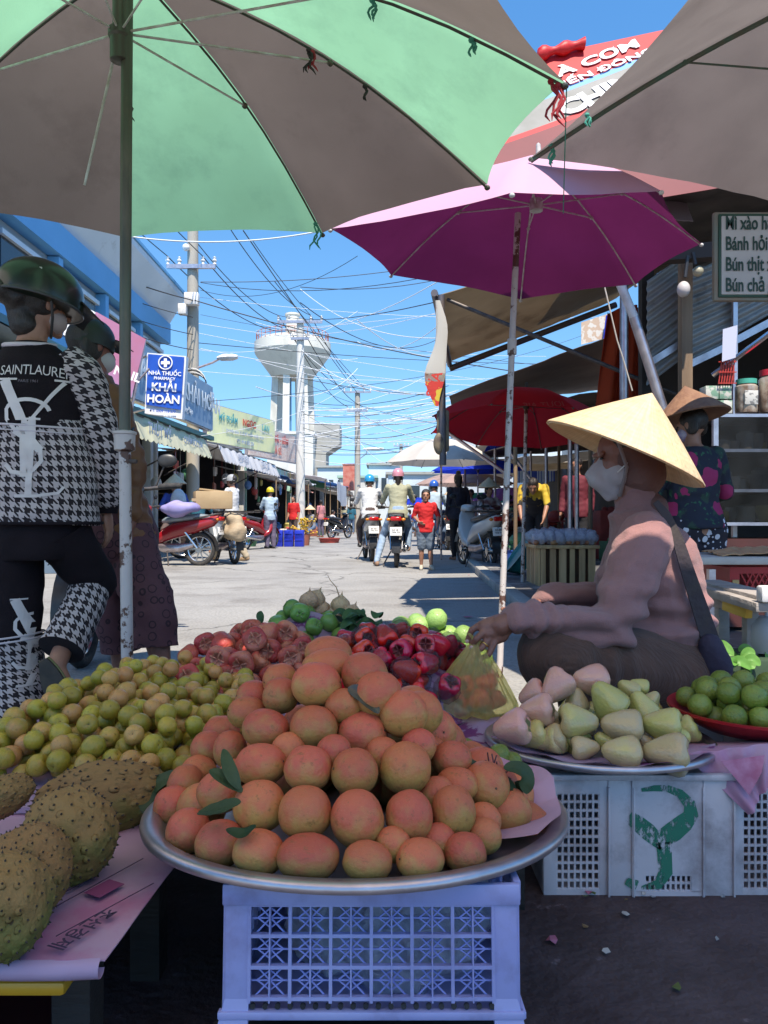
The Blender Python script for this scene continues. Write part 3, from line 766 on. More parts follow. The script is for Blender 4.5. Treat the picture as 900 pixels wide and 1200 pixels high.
# ================================================================ stand, trays and fruit
PZ = 0.27
def fruit_mat(name, top, bot, spot, rough=.45, coat=0.0, rnd=.12, spotscale=90, spotsz=.06, zlo=-.5, zhi=.6, bump=.06, alt=None, sub=.08):
    m = bpy.data.materials.new(name); m.use_nodes = True; nt = m.node_tree; L = nt.links; b = nt.nodes['Principled BSDF']
    b.inputs['Roughness'].default_value = rough; b.inputs['Coat Weight'].default_value = coat; b.inputs['Specular IOR Level'].default_value = .35; b.inputs['Coat Roughness'].default_value = .08
    b.inputs['Subsurface Weight'].default_value = sub; b.inputs['Subsurface Radius'].default_value = (.01, .006, .003)
    tc = _n(nt, 'ShaderNodeTexCoord'); oi = _n(nt, 'ShaderNodeObjectInfo')
    sc1 = _n(nt, 'ShaderNodeMath', operation='MULTIPLY'); sc1.inputs[1].default_value = 51; L.new(oi.outputs['Random'], sc1.inputs[0])
    ad = _n(nt, 'ShaderNodeVectorMath', operation='ADD'); L.new(tc.outputs['Object'], ad.inputs[0]); L.new(sc1.outputs[0], ad.inputs[1])
    sx = _n(nt, 'ShaderNodeSeparateXYZ'); L.new(tc.outputs['Object'], sx.inputs[0])
    ns = _n(nt, 'ShaderNodeTexNoise'); ns.inputs['Scale'].default_value = 1.6; ns.inputs['Detail'].default_value = 5; L.new(ad.outputs[0], ns.inputs['Vector'])
    m1 = _n(nt, 'ShaderNodeMath', operation='MULTIPLY_ADD'); m1.inputs[1].default_value = 2.6; L.new(ns.outputs['Fac'], m1.inputs[0])
    s2 = _n(nt, 'ShaderNodeMath', operation='SUBTRACT'); L.new(sx.outputs[2], s2.inputs[0]); s2.inputs[1].default_value = 1.3
    L.new(s2.outputs[0], m1.inputs[2])
    mr = _n(nt, 'ShaderNodeMapRange'); mr.interpolation_type = 'SMOOTHSTEP'; mr.inputs[1].default_value = zlo; mr.inputs[2].default_value = zhi; L.new(m1.outputs[0], mr.inputs[0])
    mx = _n(nt, 'ShaderNodeMix', data_type='RGBA'); mx.inputs[6].default_value = c4(bot); mx.inputs[7].default_value = c4(top); L.new(mr.outputs[0], mx.inputs[0])
    cur = mx.outputs[2]
    if alt:
        fr = _n(nt, 'ShaderNodeMath', operation='MULTIPLY'); fr.inputs[1].default_value = 7.31; f2 = _n(nt, 'ShaderNodeMath', operation='FRACT')
        L.new(oi.outputs['Random'], fr.inputs[0]); L.new(fr.outputs[0], f2.inputs[0])
        n2 = _n(nt, 'ShaderNodeTexNoise'); n2.inputs['Scale'].default_value = .9; n2.inputs['Detail'].default_value = 3; L.new(ad.outputs[0], n2.inputs['Vector'])
        aa = _n(nt, 'ShaderNodeMath', operation='ADD'); L.new(f2.outputs[0], aa.inputs[0]); L.new(n2.outputs['Fac'], aa.inputs[1])
        r2 = _n(nt, 'ShaderNodeMapRange'); r2.inputs[1].default_value = .9; r2.inputs[2].default_value = 1.35; L.new(aa.outputs[0], r2.inputs[0])
        x2 = _n(nt, 'ShaderNodeMix', data_type='RGBA'); L.new(cur, x2.inputs[6]); x2.inputs[7].default_value = c4(alt); L.new(r2.outputs[0], x2.inputs[0]); cur = x2.outputs[2]
    hs = _n(nt, 'ShaderNodeHueSaturation'); ma = _n(nt, 'ShaderNodeMapRange'); ma.inputs[3].default_value = 1 - rnd; ma.inputs[4].default_value = 1 + rnd
    mb_ = _n(nt, 'ShaderNodeMapRange'); mb_.inputs[3].default_value = .5 - rnd * .06; mb_.inputs[4].default_value = .5 + rnd * .06
    g = _n(nt, 'ShaderNodeMath', operation='MULTIPLY'); g.inputs[1].default_value = 17.7; g2 = _n(nt, 'ShaderNodeMath', operation='FRACT')
    L.new(oi.outputs['Random'], g.inputs[0]); L.new(g.outputs[0], g2.inputs[0]); L.new(oi.outputs['Random'], ma.inputs[0]); L.new(g2.outputs[0], mb_.inputs[0])
    L.new(ma.outputs[0], hs.inputs['Value']); L.new(mb_.outputs[0], hs.inputs['Hue']); L.new(cur, hs.inputs['Color']); cur = hs.outputs[0]
    if spot:
        vo = _n(nt, 'ShaderNodeTexVoronoi'); vo.inputs['Scale'].default_value = spotscale; L.new(ad.outputs[0], vo.inputs['Vector'])
        r3 = _n(nt, 'ShaderNodeMapRange'); r3.inputs[1].default_value = spotsz; r3.inputs[2].default_value = spotsz * 2.2; r3.inputs[3].default_value = .95; r3.inputs[4].default_value = 0
        L.new(vo.outputs['Distance'], r3.inputs[0])
        x3 = _n(nt, 'ShaderNodeMix', data_type='RGBA'); L.new(cur, x3.inputs[6]); x3.inputs[7].default_value = c4(spot); L.new(r3.outputs[0], x3.inputs[0]); cur = x3.outputs[2]
        # brown bruises
        n4 = _n(nt, 'ShaderNodeTexNoise'); n4.inputs['Scale'].default_value = 3.4; n4.inputs['Detail'].default_value = 7; n4.inputs['Roughness'].default_value = .7; L.new(ad.outputs[0], n4.inputs['Vector'])
        r4 = _n(nt, 'ShaderNodeMapRange'); r4.inputs[1].default_value = .57; r4.inputs[2].default_value = .68; r4.inputs[4].default_value = .65; L.new(n4.outputs['Fac'], r4.inputs[0])
        x4 = _n(nt, 'ShaderNodeMix', data_type='RGBA'); L.new(cur, x4.inputs[6]); x4.inputs[7].default_value = c4([x * .35 for x in bot]); L.new(r4.outputs[0], x4.inputs[0]); cur = x4.outputs[2]
    L.new(cur, b.inputs['Base Color'])
    nb = _n(nt, 'ShaderNodeTexNoise'); nb.inputs['Scale'].default_value = 7; nb.inputs['Detail'].default_value = 7; L.new(ad.outputs[0], nb.inputs['Vector'])
    bp = _n(nt, 'ShaderNodeBump'); bp.inputs['Strength'].default_value = 1.0; bp.inputs['Distance'].default_value = bump * .12; L.new(nb.outputs['Fac'], bp.inputs['Height']); L.new(bp.outputs[0], b.inputs['Normal'])
    return m

def proto_mesh(name, fn, mats, seg=26, rings=18, extra=None):
    """unit-radius fruit mesh from a direction function"""
    b = MB(); b.ell((0, 0, 0), 1, seg=seg, rings=rings)
    for v in b.bm.verts: v.co = fn(v.co.normalized())
    if extra: extra(b)
    bmesh.ops.recalc_face_normals(b.bm, faces=b.bm.faces)
    me = bpy.data.meshes.new(name); b.bm.to_mesh(me); b.bm.free()
    for m in (mats if isinstance(mats, list) else [mats]): me.materials.append(m)
    for p in me.polygons: p.use_smooth = True
    return me

def put(name, me, loc, scale, rot, label, cat, group=None):
    o = bpy.data.objects.new(name, me); COL.objects.link(o); o.location = loc
    o.scale = scale if isinstance(scale, (tuple, list)) else (scale,) * 3
    o.rotation_euler = rot; return tag(o, label, cat, group)

def drop(n, r, sample, floor, env, K=14, seed=1, pack=.9, start=None):
    rnd = random.Random(seed); pl = list(start or []); out = []; fails = 0
    while len(out) < n and fails < 160:
        best = None
        for _ in range(K):
            x, y = sample(rnd)
            e = env(x, y)
            if e is None: continue
            z = floor(x, y) + r
            for (a, b_, c, q) in pl:
                dd = (a - x) ** 2 + (b_ - y) ** 2; s = (r + q) * pack
                if dd < s * s: z = max(z, c + math.sqrt(s * s - dd))
            if z + r * .8 > e: continue
            if best is None or z < best[2]: best = (x, y, z)
        if best is None: fails += 1; continue
        pl.append((best[0], best[1], best[2], r)); out.append(V(best))
    return out

# ---------------- low tables
tw = mat('dark_stand_boards', (0.035, 0.025, 0.02), .8, (0.02, 0.015, 0.013), 8, stretch=(.2, 1, 1), bump=.4)
def low_table(x0, x1, y0, y1, z, label):
    t = root('display_table', label, 'table', ((x0 + x1) / 2, (y0 + y1) / 2, 0))
    n = max(2, int((y1 - y0) / .14)); b = MB()
    for i in range(n):
        ya = y0 + (y1 - y0) * i / n; b.box(((x0 + x1) / 2, ya + (y1 - y0) / n / 2, z - .012), (x1 - x0, (y1 - y0) / n - .008, .02), bev=.003)
    b.build('tabletop', tw, t)
    for x in (x0 + .05, x1 - .05):
        for y in (y0 + .06, y1 - .06): MB().box((x, y, (z - .024) / 2), (.05, .05, z - .026)).build('leg', tw, t)
    return t
low_table(-1.75, -.36, .97, 1.40, PZ - .012, 'low dark board table under the spiky brown fruits')
low_table(-1.20, .31, 1.52, 1.72, PZ - .012, 'narrow low dark board table under the front of the small green jujubes')
low_table(-.66, .31, 1.75, 2.85, PZ - .012, 'low dark board table carrying the heaps of small green and red fruit')

# printed paper
def paper_mat(name, base, patch, ps=2.2, lo=.50, hi=.53, tr=.2, off=0.0):
    m = mat(name, base, .6, tuple(x * .88 for x in base), 6, dirt=patch, dscale=ps, dlo=lo, dhi=hi, bump=.15, bscale=14, trans=tr, spec=.4)
    return m
lilac = paper_mat('lilac_newsprint', (0.62, 0.38, 0.50), (0.58, 0.22, 0.36), 2.3, .50, .6)
lilac2 = paper_mat('violet_white_newsprint', (0.48, 0.32, 0.46), (0.22, 0.05, 0.18), 8, .55, .58)
ink = mat('newspaper_ink', (0.06, 0.03, 0.07), .8); ink2 = mat('plum_ink', (0.24, 0.05, .13), .8); pinkink = mat('pink_print_panel', (.5, .05, .14), .7)
def crumple(amp, s, seed):
    return lambda u, v, p: p + V((0, 0, amp * nz((p.x * s, p.y * s, seed)) + amp * .5 * nz((p.x * s * 3, p.y * s * 3, seed))))
pt = root('newspaper', 'lilac pink newspaper with korean headline spread under the spiky brown fruits', 'newspaper', (-.7, 1.1, PZ))
b = MB(); b.sheet([(-1.75, .922, PZ), (-.335, .922, PZ), (-.30, 1.46, PZ), (-1.75, 1.48, PZ)], 60, 30, crumple(.004, 5, 3), thick=.0015)
b.build('sheet', lilac, pt, 60)
b = MB(); rr = []
for k in range(11):     # rolled front edge
    a = -math.pi / 2 + k * math.pi * 1.35 / 10
    rr.append([V((-1.75 + 1.41 * i / 30, .922 - .012 * math.cos(a) + .002 * math.sin(i * .9), PZ - .011 + .012 * math.sin(a) * -1 + .0015 * math.sin(i * 1.7))) for i in range(31)])
b.loft(rr, openring=True); b.build('rolled_edge', mat('lilac_back_print', (.56, .38, .52), .6, (.50, .33, .46), 10, trans=.2), pt, 60)
def ptext(s, x, y, size, ang, m, bold=.01):
    r = V((math.cos(ang), math.sin(ang), 0)); u = V((-math.sin(ang), math.cos(ang), 0))
    text(s, size, (x, y, PZ + .0085), r, u, m, pt, 'print', bold, 0, 'LEFT')
ptext('조선경제', -.372, 1.03, .028, R(-112), ink, .02)
ptext('1950년 8월 서울에서', -.535, .935, .017, R(60), ink2)
ptext('GOLD', -.345, 1.20, .020, R(60), ink2)
b = MB(); 
for (x0, y0, x1, y1, wd) in ((-.505, .905, -.37, 1.18, .0016), (-.41, .96, -.33, 1.10, .0012), (-.53, .93, -.42, 1.12, .0012)):
    b.beam((x0, y0, PZ + .0082), (x1, y1, PZ + .0082), wd, .0008)
b.build('print', ink, pt, 0)
MB().box((-.395, 1.085, PZ + .0080), (.030, .045, .0008), rotz(R(-28))).build('print', ink2, pt, 0)
MB().box((-.66, 1.02, PZ + .0078), (.24, .20, .0008), rotz(R(14))).build('print', pinkink, pt, 0)
yt = mat('yellow_plastic', (.62, .30, .02), .4, (.5, .22, .02), 5)
b = MB(); b.box((-1.05, 1.175, .232), (1.33, .50, .018), bev=.006)
tag(b.build('serving_tray', yt), 'orange yellow plastic tray edge below the newspaper at the lower left', 'tray')
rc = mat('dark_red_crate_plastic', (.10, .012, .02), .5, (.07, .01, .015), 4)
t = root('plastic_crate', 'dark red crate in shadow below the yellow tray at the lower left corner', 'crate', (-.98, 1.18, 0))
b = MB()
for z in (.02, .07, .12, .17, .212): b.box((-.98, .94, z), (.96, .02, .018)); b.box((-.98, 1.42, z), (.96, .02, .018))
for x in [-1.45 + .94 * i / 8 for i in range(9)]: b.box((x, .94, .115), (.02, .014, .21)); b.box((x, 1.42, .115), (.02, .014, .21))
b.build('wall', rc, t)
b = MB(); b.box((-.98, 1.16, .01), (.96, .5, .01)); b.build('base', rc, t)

# ---------------- round metal tray with mangoes
def round_tray(c, r, tilt, label, depth=.022):
    rot = rotx(tilt); t = root('round_tray', label, 'tray', c, rot=(tilt, 0, 0))
    prof = [(0, -depth), (r * .86, -depth), (r * .90, -depth * .7), (r * .93, -.002), (r * .985, 0), (r, -.003), (r * 1.003, -.008), (r, -.013), (r * .992, -.010), (r * .985, -.005), (r * .935, -.007),
            (r * .905, -depth * .8 - .003), (r * .865, -depth - .003), (0, -depth - .003)]
    b = MB(); b.lathe(prof, 120, wob=lambda a, z: 1 + .0018 * math.sin(5 * a + 1)); b.build('dish', M['steel'], t, 50, False)
    return t, rot
TC = V((-.045, 1.25, .338)); TT = R(-4.5)
def tp(x, y, z): return TC + rotx(TT) @ V((x, y, z))
mtray, trot = round_tray(TC, .336, TT, 'large dented steel tray under the pyramid of orange mangoes')
# newspaper lining, sticking out at the right
b = MB(); rg = []
for k in range(9):
    q = k / 8; rg.append([tp((.16 + .165 * q) * math.cos(a) , (.16 + .16 * q) * math.sin(a), -.018 + .030 * q * q + .006 * q * math.sin(9 * a) + (.022 * q if .0 < a < 1.0 else 0)) for a in [R(-38 + 95 * i / 40) for i in range(41)]])
b.loft(rg, openring=True)
tag(b.build('newspaper', lilac, None, 60), 'pink newspaper lining showing at the right of the mango tray', 'newspaper')

mango_m = fruit_mat('mango_skin', (0.54, 0.125, 0.058), (0.45, 0.255, 0.07), (.62, 0.36, 0.17), .48, 0.0, .15, 20, .075, -.75, .75, .01)
def mango_fn(sd):
    def f(d):
        x, y, z = d
        k = 1 + .04 * noise.noise(d * 1.3 + V((sd, 0, 0))) + .008 * noise.noise(d * 6 + V((0, sd, 0)))
        k *= 1 - .05 * abs(x) ** 3
        p = V((x, y, z)) * k
        dd = (d - V((1, 0, .12)).normalized()).length
        if dd < .3: p *= 1 - .10 * (1 - dd / .3) ** 2
        return p
    return f
def stemdot(b): b.lathe([(0, -.01), (.05, .0), (.045, .03), (0, .035)], 8, V((.88, 0, .11)), roty(R(80)), mi=1)
stem = mat('dry_stem', (.10, .06, .03), .8)
mangoes = [proto_mesh('mango_mesh', mango_fn(s * 3.1), [mango_m, stem], 28, 20, stemdot) for s in range(4)]
ml = [(390,45,100,46),(388,68,108,62),(365,108,105,88),(292,130,75,72),(420,150,80,66),(262,198,102,78),(360,195,100,86),(458,208,105,90),(517,165,66,60),(515,205,58,76),
 (252,270,108,82),(348,278,100,90),(442,285,98,92),(545,277,108,102),(250,355,110,102),(342,367,112,102),(448,380,112,114),(553,375,98,102),(643,365,92,100),
 (248,448,110,88),(347,458,137,90),(468,467,105,80),(575,463,102,80),(667,450,88,80),(785,405,120,116),(105,405,92,90),(170,430,105,90),(75,355,84,80),(170,325,98,82),
 (125,290,78,74),(190,240,70,74),(172,207,78,60),(145,238,66,66),(225,165,84,64),(237,135,62,52),(650,310,90,64),(640,258,84,56),(572,232,66,56),(703,385,66,72),(705,415,62,72),
 (612,425,66,66),(520,432,62,56),(100,312,76,80),(292,100,66,54),(310,240,60,60),(400,245,60,60),(500,250,60,60),(610,330,64,70),(200,295,66,66)]
APX = tp(-.045, .03, .275); CR = .300; CB = tp(0, 0, 0)
def cone_sd(p):
    q = rotx(-TT) @ (p - TC); a = rotx(-TT) @ (APX - TC)
    h = max(0, min(1, q.z / a.z)); cx = a.x * h; cy = a.y * h
    return math.hypot(q.x - cx, q.y - cy) - (CR * (1 - h) + .012) if q.z > -.02 else 1
mp_ = []
for (x, y, w_, h_) in ml:
    px = 160 + x / 1.7308; py = 740 + y / 1.7308; wp = w_ / 1.7308; hp = h_ / 1.7308
    best = None; hit = None
    for k in range(220):
        d = .85 + k * .004; r_ = (wp + hp) / 4 * d / 900; s = cone_sd(P(px, py, d)) + r_ * .85
        if best is None or s < best[0]: best = (s, d)
        if s < 0: hit = d; break
    d = hit or best[1]
    if (x, y) == (785, 405): d = 1.20
    if wp * hp < 1700: d += .02; wp = max(wp, 43); hp = max(hp, 40)
    mp_.append([px, py, wp, hp, d])
for it in range(40):
    for i in range(len(mp_)):
        for j in range(i):
            A, B_ = mp_[i], mp_[j]; pa = P(*A[:2], A[4]); pb = P(*B_[:2], B_[4]); s = .80 * ((A[2] + A[3]) / 4 * A[4] + (B_[2] + B_[3]) / 4 * B_[4]) / 900
            if (pa - pb).length < s:
                q = A if A[4] > B_[4] else B_; q[4] += .004
rnd = random.Random(5)
MG = 'mangoes piled in a pyramid on the steel tray'
special = {0: 'flattish mango at the very peak of the mango pyramid', 2: 'round yellow blushed mango leaning near the peak with a dry leaf at its right', 24: 'lone large mango lying at the far right of the steel tray beside the leaves',
           20: 'widest lying mango in the lowest front row of the pyramid', 16: 'tall yellowish mango in the middle of the second row from the bottom', 25: 'mango at the lower left edge of the tray below a dark leaf',
           23: 'small upright mango at the right end of the lowest front row', 13: 'large round mango at the right end of the third row from the bottom'}
spheres = []
for i, (px, py, wp, hp, d) in enumerate(mp_):
    rx, rz_ = wp / 2 * d / 900, hp / 2 * d / 900
    o = put('mango', mangoes[i % 4], P(px, py, d), (rx * 1.03, (rx + rz_) / 2, rz_ * 1.03), (rnd.uniform(-.3, .3), rnd.uniform(-.16, .16), rnd.choice((0, math.pi)) + rnd.uniform(-.5, .5)),
            special.get(i, 'orange blushed mango stacked in the pyramid on the steel tray'), 'mango', MG)
    spheres.append((*P(px, py, d), (rx + rz_) / 2))
apl = rotx(-TT) @ (APX - TC)
def menv(x, y):
    q = math.hypot(x - TC.x, y - TC.y); return None if q > .29 else TC.z + .26 * (1 - q / .31) + (y - TC.y) * -.02
for p in drop(130, .0305, lambda r: (TC.x + r.uniform(-.28, .28), TC.y + r.uniform(-.24, .28)), lambda x, y: tp(x - TC.x, y - TC.y, -.02).z, menv, seed=4, pack=.82, start=spheres):
    put('mango', mangoes[rnd.randrange(4)], p, (.041, .036, .036), (rnd.uniform(-.3, .3), rnd.uniform(-.2, .2), rnd.uniform(0, 6)), 'orange blushed mango stacked in the pyramid on the steel tray', 'mango', MG)

leafm = mat('dark_mango_leaf', (0.022, 0.048, 0.012), .6, (0.04, 0.07, 0.02), 12, bump=.2, bscale=40, trans=.12)
def leaf(pts, wd, m, label, cat='leaf', group=None, nrm=V((0, -.4, 1)), fold=.25, name='leaf', parent=None):
    """a folded, curved leaf along three or more points"""
    pts = [V(p) for p in pts]; n = 14; rings = []
    def bez(u):
        k = len(pts) - 1; f = u * k; i = min(int(f), k - 1); f -= i; p0 = pts[max(i - 1, 0)]; p1 = pts[i]; p2 = pts[i + 1]; p3 = pts[min(i + 2, k)]
        return .5 * ((2 * p1) + (p2 - p0) * f + (2 * p0 - 5 * p1 + 4 * p2 - p3) * f * f + (3 * p1 - p0 - 3 * p2 + p3) * f ** 3)
    b = MB()
    for s_ in range(n + 1):
        u = s_ / n; p = bez(u); t_ = (bez(min(1, u + .02)) - bez(max(0, u - .02))).normalized(); sd = t_.cross(nrm).normalized(); up = sd.cross(t_)
        ww = wd * max(.02, math.sin(math.pi * min(1, u * .96 + .02)) ** .75)
        rings.append([p + sd * ww * k + up * abs(k) * ww * fold + up * .03 * wd * math.sin(u * 21 + k * 3) * abs(k) for k in (-1, -.66, -.33, 0, .33, .66, 1)])
    b.loft(rings, openring=True)
    fs = b.bm.faces[:]; bmesh.ops.recalc_face_normals(b.bm, faces=fs); bmesh.ops.solidify(b.bm, geom=fs, thickness=.0006)
    o = b.build(name, m, parent, 60)
    return tag(o, label, cat, group) if label else o
lg = 'dark leaves tucked among the mangoes'
leaf([P(232, 952, 1.02), P(258, 948, 1.0), P(282, 940, .99)], .014, leafm, 'short dark green leaf lying over the lower left mangoes', group=lg)
leaf([P(262, 878, 1.09), P(270, 905, 1.06), P(280, 925, 1.05)], .010, leafm, 'narrow dark leaf at the left end of the third mango row', group=lg)
leaf([P(246, 902, 1.07), P(262, 912, 1.06), P(284, 928, 1.05)], .011, leafm, 'dark leaf pointing down beside the narrow leaf at the left', group=lg)
leaf([P(172, 955, 1.30), P(180, 925, 1.33), P(215, 905, 1.33)], .022, leafm, 'large curled dark leaf at the left rim of the mango tray', group=lg)
leaf([P(265, 972, .99), P(285, 978, .985), P(300, 968, .98)], .009, leafm, 'small dark leaf stuck between two lower left mangoes', group=lg)
leaf([P(408, 806, 1.20), P(425, 815, 1.19), P(444, 836, 1.17)], .013, mat('dry_brown_leaf', (.07, .05, .035), .3, (.04, .05, .03), 14, bump=.2), 'dry brown green leaf beside the top mangoes', group=lg, nrm=V((.4, -1, .5)))
for i, q in enumerate((((560, 905), (582, 915), (605, 925)), ((575, 955), (598, 940), (612, 915)), ((520, 905), (545, 898), (570, 908)), ((590, 900), (612, 905), (618, 930)), ((585, 960), (605, 952), (612, 930)))):
    leaf([P(x, y, 1.17 + .02 * (i % 3)) for x, y in q], .017, leafm, 'dark leaf in the bunch at the right side of the mango tray', group='bunch of dark leaves at the right of the mangoes')
tw_ = MB()
for k in range(16):
    a = P(560 + rnd.uniform(-8, 25), 900 + rnd.uniform(-8, 15), 1.2); tw_.tube([a, a + V((rnd.uniform(-.03, .03), rnd.uniform(-.02, .02), rnd.uniform(-.02, .03)))], .0012, 5)
tag(tw_.build('twigs', mat('red_brown_twig', (.10, .03, .03), .7)), 'tangle of thin reddish twigs between the leaves at the right of the mangoes', 'twig', kind='stuff')

# ---------------- blue white lattice crate under the tray
cp = mat('blue_white_crate_plastic', (0.47, 0.47, 0.74), .35, (0.38, 0.38, 0.68), 5, trans=.15, spec=.5, dirt=(.30, .28, .48), dscale=9, dlo=.50, dhi=.68)
cpl = mat('pale_blue_lattice_plastic', (0.36, 0.40, 0.78), .35, (.30, .34, .72), 9, trans=.2)
CX0, CX1, CY0, CY1, CZ0, CZ1 = -.200, .168, .965, 1.40, .150, .318
def crate(x0, x1, y0, y1, z0, z1, label, nv, nh, m, ml_, star=True, loc=None):
    t = root('plastic_crate', label, 'crate', ((x0 + x1) / 2, (y0 + y1) / 2, z0))
    def wall(o, rx, wdt):
        rx = V(rx); n = rx.cross(V((0, 0, 1))); b = MB(); H_ = z1 - z0
        def bar(u0, z_0, u1, z_1, th, dp, off=0): b.beam(V(o) + rx * u0 + V((0, 0, z_0)) + n * off, V(o) + rx * u1 + V((0, 0, z_1)) + n * off, dp, th, up=V((0, 0, 1)), bev=.0009)
        # box frame
        for u in (.014, wdt - .014): b.box(V(o) + rx * u + V((0, 0, H_ / 2)), (abs(rx.x) * .030 + abs(rx.y) * .008, abs(rx.y) * .030 + abs(rx.x) * .008, H_), bev=.002)
        b.box(V(o) + rx * wdt / 2 + V((0, 0, H_ - .011)) + n * .0025, (abs(rx.x) * (wdt + .009) + abs(rx.y) * .010, abs(rx.y) * (wdt - .012) + abs(rx.x) * .010, .026), bev=.002)
        b.box(V(o) + rx * wdt / 2 + V((0, 0, .012)) + n * .004, (abs(rx.x) * (wdt + .016) + abs(rx.y) * .012, abs(rx.y) * (wdt + .016) + abs(rx.x) * .012, .010), bev=.002)
        ua, ub = .030, wdt - .030; za, zb = .03, H_ - .024
        for i in range(0, nv * 2 + 1): u = ua + (ub - ua) * i / nv / 2; tw2 = .0042 if i % 2 == 0 else .0018; b.box(V(o) + rx * u + V((0, 0, (za + zb) / 2)) + n * .001, (abs(rx.x) * tw2 + abs(rx.y) * .008, abs(rx.y) * tw2 + abs(rx.x) * .008, zb - za + .01))
        for j in range(0, nh + 1): z = za + (zb - za) * j / nh; b.box(V(o) + rx * wdt / 2 + V((0, 0, z)) + n * .0012, (abs(rx.x) * (ub - ua) + abs(rx.y) * .007, abs(rx.y) * (ub - ua) + abs(rx.x) * .007, .0045))
        b.build('wall', m, t)
        if star:
            b = MB(); cw = (ub - ua) / nv; ch = (zb - za) / nh
            for i in range(nv):
                for j in range(nh):
                    cx = ua + cw * (i + .5); cz = za + ch * (j + .5)
                    for a in range(0, 360, 45):
                        e = V((math.cos(R(a)), math.sin(R(a)))); k = min(cw / 2 / max(abs(e.x), 1e-6), ch / 2 / max(abs(e.y), 1e-6))
                        b.beam(V(o) + rx * cx + V((0, 0, cz)) - n * .004, V(o) + rx * (cx + e.x * k) + V((0, 0, cz + e.y * k)) - n * .004, .002, .0020)
                    q = .32
                    for a in range(4):
                        e0 = (math.cos(R(90 * a)) * cw * q, math.sin(R(90 * a)) * ch * q); e1 = (math.cos(R(90 * a + 90)) * cw * q, math.sin(R(90 * a + 90)) * ch * q)
                        b.beam(V(o) + rx * (cx + e0[0]) + V((0, 0, cz + e0[1])) - n * .0045, V(o) + rx * (cx + e1[0]) + V((0, 0, cz + e1[1])) - n * .0045, .002, .0018)
            b.build('lattice', ml_, t, 0)
    wall((x0, y0, z0), (1, 0, 0), x1 - x0); wall((x0, y1, z0), (1, 0, 0), x1 - x0); wall((x0, y0, z0), (0, 1, 0), y1 - y0); wall((x1, y0, z0), (0, 1, 0), y1 - y0)
    b = MB(); b.box(((x0 + x1) / 2, (y0 + y1) / 2, z0 + .004), (x1 - x0 - .004, y1 - y0 - .004, .006)); b.build('base', m, t)
    return t
ct = crate(CX0, CX1, CY0, CY1, CZ0, CZ1, 'blue white plastic lattice crate carrying the mango tray', 6, 3, cp, cpl)
b = MB()
for i in range(20): b.lathe([(0, -.002), (.0035, -.002), (.0035, .002), (0, .002)], 10, (CX0 + .035 + i * .0158, CY0 - .0035, CZ0 + .0215), rotx(R(90)))
b.build('drain_hole', M['blackplastic'], ct)
for s, x in ((-1, CX0), (1, CX1)):   # flared foot
    b = MB(); b.loft([[V((x + s * .000, CY0 - .004, CZ0 + .03)), V((x - s * .03, CY0 - .004, CZ0 + .03)), V((x - s * .03, CY0 + .02, CZ0 + .03)), V((x, CY0 + .02, CZ0 + .03))],
                      [V((x + s * .008, CY0 - .010, CZ0)), V((x - s * .03, CY0 - .010, CZ0)), V((x - s * .03, CY0 + .02, CZ0)), V((x + s * .008, CY0 + .02, CZ0))]]); b.build('corner_foot', cp, ct)
ct.rotation_euler = (TT, 0, 0)
baggy = film('clear_plastic_bag', (.85, .85, .92), .55, .12, .9, 34)
for i, (x, z, r_) in enumerate(((.03, .205, .075), (-.06, .20, .065), (.10, .20, .055), (0.0, .25, .06))):
    b = MB(); b.ell((x, 1.07 + .04 * i, z + .02), (r_ * 1.2, .07, r_), seg=30, rings=20)
    for v in b.bm.verts:
        n_ = (v.co - V((x, 1.07 + .04 * i, z + .02))).normalized(); v.co += n_ * .022 * noise.noise(v.co * 22 + V((i, 0, 0))) + n_ * .012 * noise.noise(v.co * 60)
    tag(b.build('plastic_bag', baggy), 'crumpled clear plastic bag stuffed inside the blue white crate', 'plastic bag', 'clear bags inside the crate')
t = root('pallet', 'dark wooden pallet the blue white crate stands on', 'pallet', (-.02, 1.18, 0)); b = MB()
for k in range(4): b.box((-.02, 1.0 + .12 * k, .113), (.42, .08, .02), bev=.003)
b.build('boards', tw, t)
for x in (-.2, -.02, .16): MB().box((x, 1.18, .05), (.06, .45, .10)).build('runner', tw, t)

# ---------------- small green jujubes
juj_m = fruit_mat('jujube_skin', (0.40, 0.29, 0.035), (0.32, 0.26, 0.03), (.33, .26, .10), .32, .15, .18, 14, .05, -.8, .8, .012, alt=(.54, .27, .08))
def juj_fn(sd):
    def f(d):
        k = 1 + .03 * noise.noise(d * 1.2 + V((sd, 0, 0))); p = V((d.x, d.y, d.z * .96)) * k
        dd = math.acos(max(-1, min(1, d.y * -1)))
        if dd < .55: p *= 1 - .30 * (1 - dd / .55) ** 1.3
        return p
    return f
def jstem(b): b.lathe([(0, -.02), (.07, 0), (.05, .05), (0, .06)], 8, V((0, -.70, 0)), rotx(R(90)), mi=1)
jujs = [proto_mesh('jujube_mesh', juj_fn(s * 2.3), [juj_m, stem], 22, 16, jstem) for s in range(3)]
def lerp(a, b_, t_): return a + (b_ - a) * t_
def jfloor(x, y): return PZ + .004 + max(0, min(1, (y - 1.45) / .7)) * .062 + max(0, (x + .9)) * .035
def jenv(x, y):
    px = 450 + x / y * 900
    if px < -60 or px > 292: return None
    ylo = lerp(1.44, 1.42, px / 280) + (.03 if px < 60 else 0)
    yhi = 2.20 if px > 150 else lerp(1.62, 2.20, (px + 10) / 160)
    if px > 200: ylo = max(ylo, 1.43 + (px - 200) * .0014)
    if y < ylo or y > yhi: return None
    e = min(1, (y - ylo) / .22 + .35)
    return jfloor(x, y) + .047 + .075 * e * min(1, .35 + (yhi - y) / .2)
